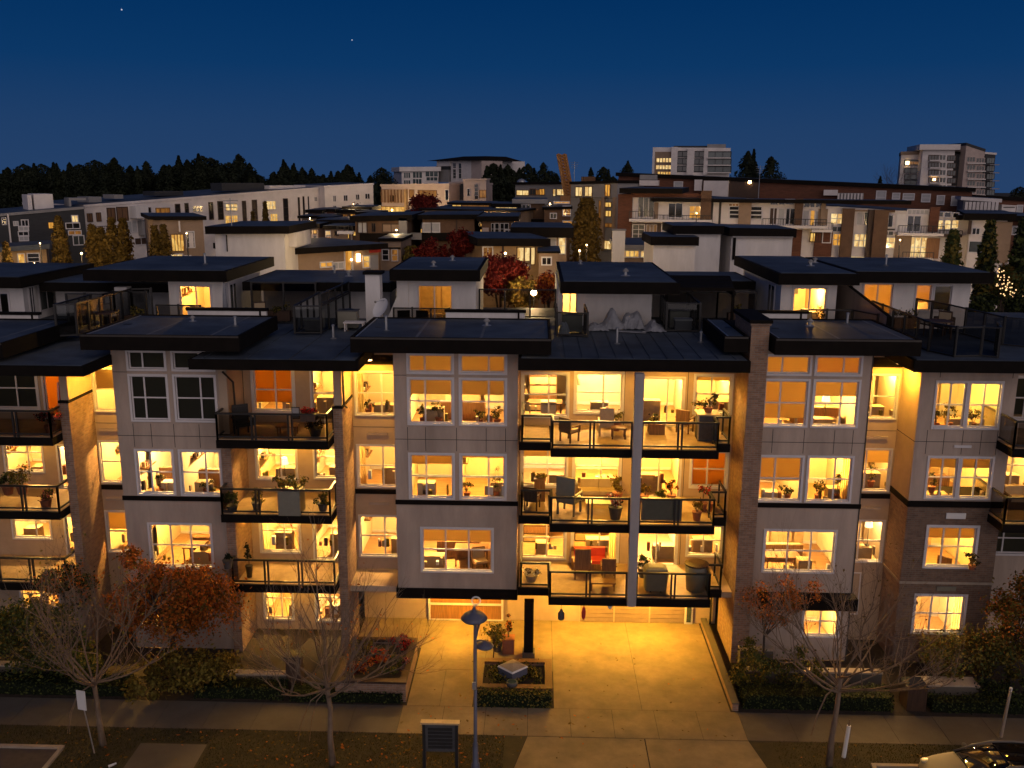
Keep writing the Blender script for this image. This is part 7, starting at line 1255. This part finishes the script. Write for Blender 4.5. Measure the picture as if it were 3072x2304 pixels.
sky_ = [(-40, 505), (40, 500), (70, 495), (110, 490), (160, 488), (197, 485), (240, 492), (283, 480), (342, 474), (405, 488), (440, 492), (470, 500), (515, 482), (535, 468), (595, 462), (632, 476), (675, 486), (716, 463), (755, 494), (800, 497), (850, 480), (872, 486), (920, 498), (990, 500), (1043, 494), (1098, 508), (1145, 510)]
def skyY(x):
    for (a, ya), (b_, yb) in zip(sky_, sky_[1:]):
        if a <= x <= b_: return ya+(yb-ya)*(x-a)/(b_-a)
    return 500
k = 0
for row, (Y, jit, nn) in enumerate(((172, 4, 40), (188, 4, 34), (210, 6, 30))):
    for i in range(nn):
        px = -60+1220*(i+rn.uniform(.2, .8))/nn
        if row == 0 and px > 1040: continue
        top = atY((px, skyY(px)+rn.uniform(-6, 26)+(12 if row == 0 else (3 if row == 1 else 8))), Y+rn.uniform(-jit, jit)); hh = top.z
        o = protos[k] if k < 5 else dup(protos[k % 5], (0, 0, 0)); k += 1
        o.location = (top.x, top.y, 0); o.rotation_euler = (0, 0, rn.uniform(0, 6.28)); s_ = hh/26; o.scale = (s_*rn.uniform(.85, 1.25), s_*rn.uniform(.85, 1.25), s_)
for px, py in ((595, 462), (716, 463), (535, 468), (342, 474), (283, 480), (160, 488), (1043, 494), (850, 480), (438, 485), (632, 474)):
    top = atY((px, py), 180); o = dup(protos[k % 5], (top.x, 180, 0), rn.uniform(0, 6)); k += 1; s_ = top.z/26; o.scale = (s_*1.15, s_*1.15, s_)
# wood floor mass behind, too dense to count
mb = MB(); rr = random.Random(77)
for i in range(9000):
    px = rr.uniform(-90, 1170); Y = rr.uniform(176, 215); top = atY((px, skyY(px)+22), Y); z = rr.uniform(1, max(2, top.z-2)); mb.leaf((top.x, Y, z), rr.uniform(.6, 1.1), 'conifer', rr, (0, -1, .4))
tag(obj('forest', mb), 'dense dark undergrowth and branches inside the wood on the skyline', 'forest', kind='stuff')
CG = 'conifers rising behind the middle buildings'
def cf_(q, Y, lb, seed, w=.2, g=None): tp = atY(q, Y); return conifer((tp.x, Y, 0), tp.z, seed, lb, g, w*1.45, 5200)
for i, (x, y) in enumerate(((1700, 215), (1770, 185), (1850, 205), (1930, 200), (1985, 260))): cf_(S3(x, y), 150+i*2, 'dark conifer in the close cluster beside the pinkish arched wing', 80+i, .26, 'conifer cluster beside the arched wing')
for i, (x, y) in enumerate(((215, 240), (310, 190), (380, 240), (480, 180), (560, 270), (625, 300))): cf_(S4(x, y), 175+i, 'dark conifer behind the long lit building with the round roof vent', 90+i, .28, 'conifers behind the long lit building')
for i, (x, y) in enumerate(((1005, 235), (1145, 225), (1200, 255), (1080, 320), (1250, 330))): cf_(S4(x, y), 185+i, 'dark conifer between the crane boom and the broad white tower', 100+i, .2, 'conifers between crane and tower')
cf_(S4(1415, 160), 190, 'dark conifer at the corner of the brick terrace roof', 110, .3); cf_(S5(1640, 125), 180, 'slender dark conifer, shorter of the pair beside the broad white tower', 111, .17); cf_(S5(1705, 105), 181, 'slender dark conifer, taller of the pair beside the broad white tower', 112, .17); cf_(S5(1895, 185), 176, 'broad dark conifer standing alone on the skyline between the towers', 113, .27)
cf_(S6(2170, 515), 220, 'dark broad conifer at the edge of the skyline beyond the tower group', 114, .3); cf_(S6(625, 405), 200, 'tiny dark spire of a conifer just before the tall tower', 115, .14)
t = bare_tree('leafless dark tree on the skyline beside the tall balconied tower', tuple(atY(S6(800, 500), 230).xy)+(0,), atY(S6(800, 480), 230).z, 4.5, 6.5, 55, 14, group=None, hang=0, m='bark_dark')
# columnar amber trees lit by courtyard lamps
def column_tree(q_top, Y, wpx, label, seed, m=('leaf_amber', 'leaf_amber', 'leaf_yellow'), group=None, n=3400, taper=.5):
    tp = atY(q_top, Y); rw = wpx/F*Y/2; rn = random.Random(seed); t = thing('poplar', label, 'tree', (tp.x, Y, 0), group); kk = MB()
    for i in range(n):
        f = rn.random(); r = rw*(1-taper*f)*(1-max(0, f-.85)*4)*rn.uniform(.45, 1.05)*(1+.18*math.sin(f*30+rn.randrange(3)*2)); a = rn.uniform(0, 6.283)
        kk.leaf((tp.x+r*math.cos(a), Y+r*math.sin(a), .8+f*(tp.z-.8)), .2, rn.choice(m), rn, (math.cos(a), math.sin(a), .3))
    obj('crown', kk, t); s = MB(); s.tube([(tp.x, Y, 0), (tp.x, Y, tp.z*.9)], [.16, .04], 'bark', 6); obj('trunk', s, t); return t
PG = 'columnar amber poplars before the white and charcoal blocks'
for i, (q, wp, lb) in enumerate(((S1(640, 770), 96, 'amber poplar before the charcoal block, widening towards its foot'), (S1(1010, 860), 56, 'amber poplar at the corner where charcoal and white blocks meet'), (S1(1110, 900), 62, 'lower amber poplar second from the corner of the charcoal block'), (S1(1225, 790), 58, 'amber poplar standing before brown shuttered windows'), (S1(1350, 800), 62, 'amber poplar between the shutters and the white stair box'), (S1(1705, 880), 50, 'yellow poplar at the end wall of the brown house with the glowing stair window'), (S1(1805, 870), 50, 'yellow poplar right beside the tall glowing stair window'), (S1(60, 1060), 40, 'amber tree at the far edge before the low garage'))): column_tree(q, 88 if i < 5 else 82, wp, lb, 200+i, group=PG, taper=.65 if i == 0 else .3)
column_tree(S2(950, 720), 104, 24, 'slender amber poplar before the white block between two dark window slots', 210, group=PG); column_tree(S2(1085, 610), 104, 32, 'slender amber poplar before the white block next to lit square windows', 211, group=PG)
column_tree(S4(960, 575), 92, 104, 'large amber poplar in the middle of the view before the lit tall building', 212, ('leaf_amber', 'leaf_amber', 'leaf_yellow'), n=9000, taper=.25)
# green trees on the right
column_tree(S6(1440, 1000), 66, 76, 'rounded green tree before the lit entrance of the terraced building', 213, ('leaf_green', 'leaf_green', 'leaf_olive'), n=4200, taper=.3); column_tree(S6(1850, 900), 62, 78, 'tall green tree before the white and tan end house', 214, ('leaf_green', 'leaf_dark', 'leaf_olive'), n=4800, taper=.4); column_tree(S6(2230, 880), 60, 90, 'tall dark green tree at the very edge near the light speckled tree', 215, ('leaf_green', 'leaf_dark'), n=4800, taper=.35)
def dome(name, q_top, Y, wpx, label, seed, m, size=.12, n=3000, zb=None, group=None):
    tp = atY(q_top, Y); rw = wpx/F*Y/2; h = max(2.0, rw*1.5); zb = tp.z-h if zb is None else zb
    return leafy(name, label, 'tree', (tp.x, Y, 0), [((0, 0, tp.z-h*.5), (rw, rw*.8, h*.5), n, 26)], (.12, max(.5, tp.z-h*.6)), m, seed, size=size, group=group)
RM = ('leaf_red', 'leaf_red', 'leaf_orange')
dome('maple_tree', S3(1080, 1050), 68, 98, 'low spreading dark red maple next to the pointed red maple', 301, 'leaf_red'); dome('maple_tree', S3(1400, 930), 70, 92, 'bright red maple with a pointed crown behind the centre penthouse', 302, 'leaf_red', n=4200)
dome('maple_tree', R3(1850, 110), 56, 150, 'large dark red maple in the courtyard beside the blazing lamp', 303, 'leaf_red', n=7500); dome('maple_tree', R4(360, 260), 58, 92, 'orange red bush blazing beside the bright courtyard lamp', 304, ('leaf_orange', 'leaf_red'), n=3600); dome('maple_tree', R4(40, 330), 55, 100, 'yellow green bush below the dark red maple next to the courtyard lamp', 306, ('leaf_olive', 'leaf_yellow', 'leaf_amber'), n=3200)
dome('maple_tree', S3(1010, 540), 100, 96, 'dark red tree before the pink building with timber screens', 305, 'leaf_red', .16, 3800); dome('shrub', S3(290, 640), 120, 90, 'low dark red hedge plants before the pale block with small square windows', 307, ('leaf_red', 'leaf_dark'), .2, 1500); dome('tree', S3(860, 1070), 73, 66, 'small amber tree next to the low spreading red maple', 308, ('leaf_amber', 'leaf_olive'), .12, 1800)
dome('tree', R6(2000, 210), 57, 90, 'round tree dotted with warm light specks at the edge beyond the far penthouse', 309, ('leaf_green', 'leaf_amber'), .1, 3600); dome('tree', R6(1760, 480), 54, 100, 'dark green bushy tree behind the far penthouse corner', 310, ('leaf_green', 'leaf_dark'), .1, 3600); dome('tree', R6(2180, 520), 54, 90, 'dark bushy tree below the light speckled tree at the edge', 311, ('leaf_dark', 'leaf_green'), .1, 3000)
mb = MB(); rn = random.Random(15); speck_pts = []  # glowing specks added to stand for dappled light in the crown, on a thread
for i in range(46):
    k_ = rn.random(); p = atY((R6(2000, 0)[0]+(k_-.5)*26+rn.gauss(0, 9+12*k_), R6(0, 260)[1]+k_*78+rn.gauss(0, 6)), 55.0+rn.uniform(-.6, .4)); mb.blob(tuple(p), (.04,)*3, 'speck_glow', 5, 4); speck_pts.append(p)
speck_pts.sort(key=lambda q: q.z); mb.tube(speck_pts, [.006]*len(speck_pts), 'dark_metal', 3, caps=False); tag(obj('light_specks', mb), 'added glowing specks of dappled light in the round tree at the edge', 'light specks')
# courtyard lamps seen (or hidden between the houses) that light walls and crowns
def court_lamp(p, w_, label, h=2.6, glow='lamp_bright', r=.17, lit=True):
    t = thing('courtyard_lamp', label, 'lamp', (p[0], p[1], max(0, p[2]-h)), 'lamps between the houses'); mb = MB(); mb.tube([(p[0], p[1], 0), (p[0], p[1], p[2]-r)], [.06, .045], 'dark_metal', 6); obj('post', mb, t)
    mb = MB(); mb.blob(p, (r,)*3, glow, 10, 8); obj('globe', mb, t); o = point_light((p[0], p[1]-r-.35, p[2]+.1), w_, (1, .66, .30), .07); return t
p = atY(R4(190, 510), 53); court_lamp(tuple(p), 620, 'blazing warm globe lamp among the courtyard bushes')
for q, Y, w_, lb in ((S1(900, 1180), 80, 480, 'globe lamp lighting the amber poplars before the white block'), (S1(380, 1290), 82, 500, 'globe lamp near the low garage'), (S3(200, 1250), 58, 600, 'globe lamp by the glowing yellow door of the row house'), (S4(880, 1150), 84, 600, 'globe lamp under the large amber poplar'), (S6(1000, 1330), 80, 420, 'globe lamp by the lit entrance of the terraced building'), (S3(650, 700), 122, 2200, 'globe lamp before the timber screens of the pink building'), (S4(60, 1180), 60, 450, 'globe lamp before the house with three bright windows')): court_lamp(tuple(atY(q, Y)), w_, lb, glow='lamp_glow', r=.08)
# small flat roofed houses crowding the middle distance
rn = random.Random(33); HL = 'small dark flat roofed house among the crowded roofs in the middle distance'; HG = 'small houses crowding the middle distance'
for i in range(38):
    px = 905+(560 if i < 30 else 800)*((i*.618) % 1); Y = rn.uniform(86, 112); py = 622+(112-Y)*2.6+rn.uniform(-6, 10)+(26 if px > 1480 else 0); wpx = rn.uniform(34, 84)
    b = Block('row_house', HL, (px, py), (px+wpx, py+rn.uniform(-1, 1)), Y, rn.uniform(4, 7), rn.choice(('brown_far', 'tan_far', 'grey_far', 'brick_far', 'pink_far', 'brown_far')), 'house', over=rn.uniform(.1, .4), fas=rn.uniform(.25, .5), group=HG)
    x = px+4
    while x < px+wpx-8:
        w_ = rn.uniform(8, 16); h = rn.uniform(8, 13); m = rn.choice(('lit_a', 'lit_b', 'lit_c', 'lit_a', 'lit_c', 'lit_dim', 'pane_dark', 'pane_grey', 'pane_blind'))
        if x+w_ < px+wpx-2: b.win((x, py+5), (x+w_, py+5+h), m, rn.choice((1, 2)), 1, rn.choice(('trim', 'wood_dark')), .08); (b.win((x, py+22), (x+w_, py+22+h), rn.choice(('lit_a', 'lit_b', 'pane_dark', 'pane_grey')), 2, 1, 'trim', .08) if rn.random() < .5 else None)
        x += w_+rn.uniform(5, 14)
    if rn.random() < .7: q = px+wpx*rn.uniform(.1, .6); b.part('rooftop_box', (q, py-rn.uniform(6, 12)), (q+rn.uniform(8, 20), py), rn.choice(('grey_far', 'white_far', 'brown_far')), -1.5, -3)
for i, (px, py, Y) in enumerate(((930, 655, 86), (1190, 690, 78), (1490, 640, 95), (1560, 680, 84), (1060, 612, 110), (1760, 735, 70), (880, 700, 74), (1650, 610, 110), (2090, 640, 84), (2300, 700, 80), (2700, 720, 76), (560, 700, 76), (120, 730, 84))): court_lamp(tuple(atY((px, py), Y)), 240, 'small added warm lamp glowing low among the crowded roofs behind', glow='lamp_glow', r=.06)  # extra lamps added to put warm glows between the houses
# stars
for q, lb, r in (((365, 29), 'brighter star near the upper corner of the sky', 1.0), ((1056, 120), 'faint star high in the middle of the sky', .8)):
    d = Vector(ray(*q)).normalized()*1400+Vector((0, 0, H)); mb = MB(); mb.blob(tuple(d), (r,)*3, 'star_glow', 8, 6); tag(obj('star', mb), lb, 'star')
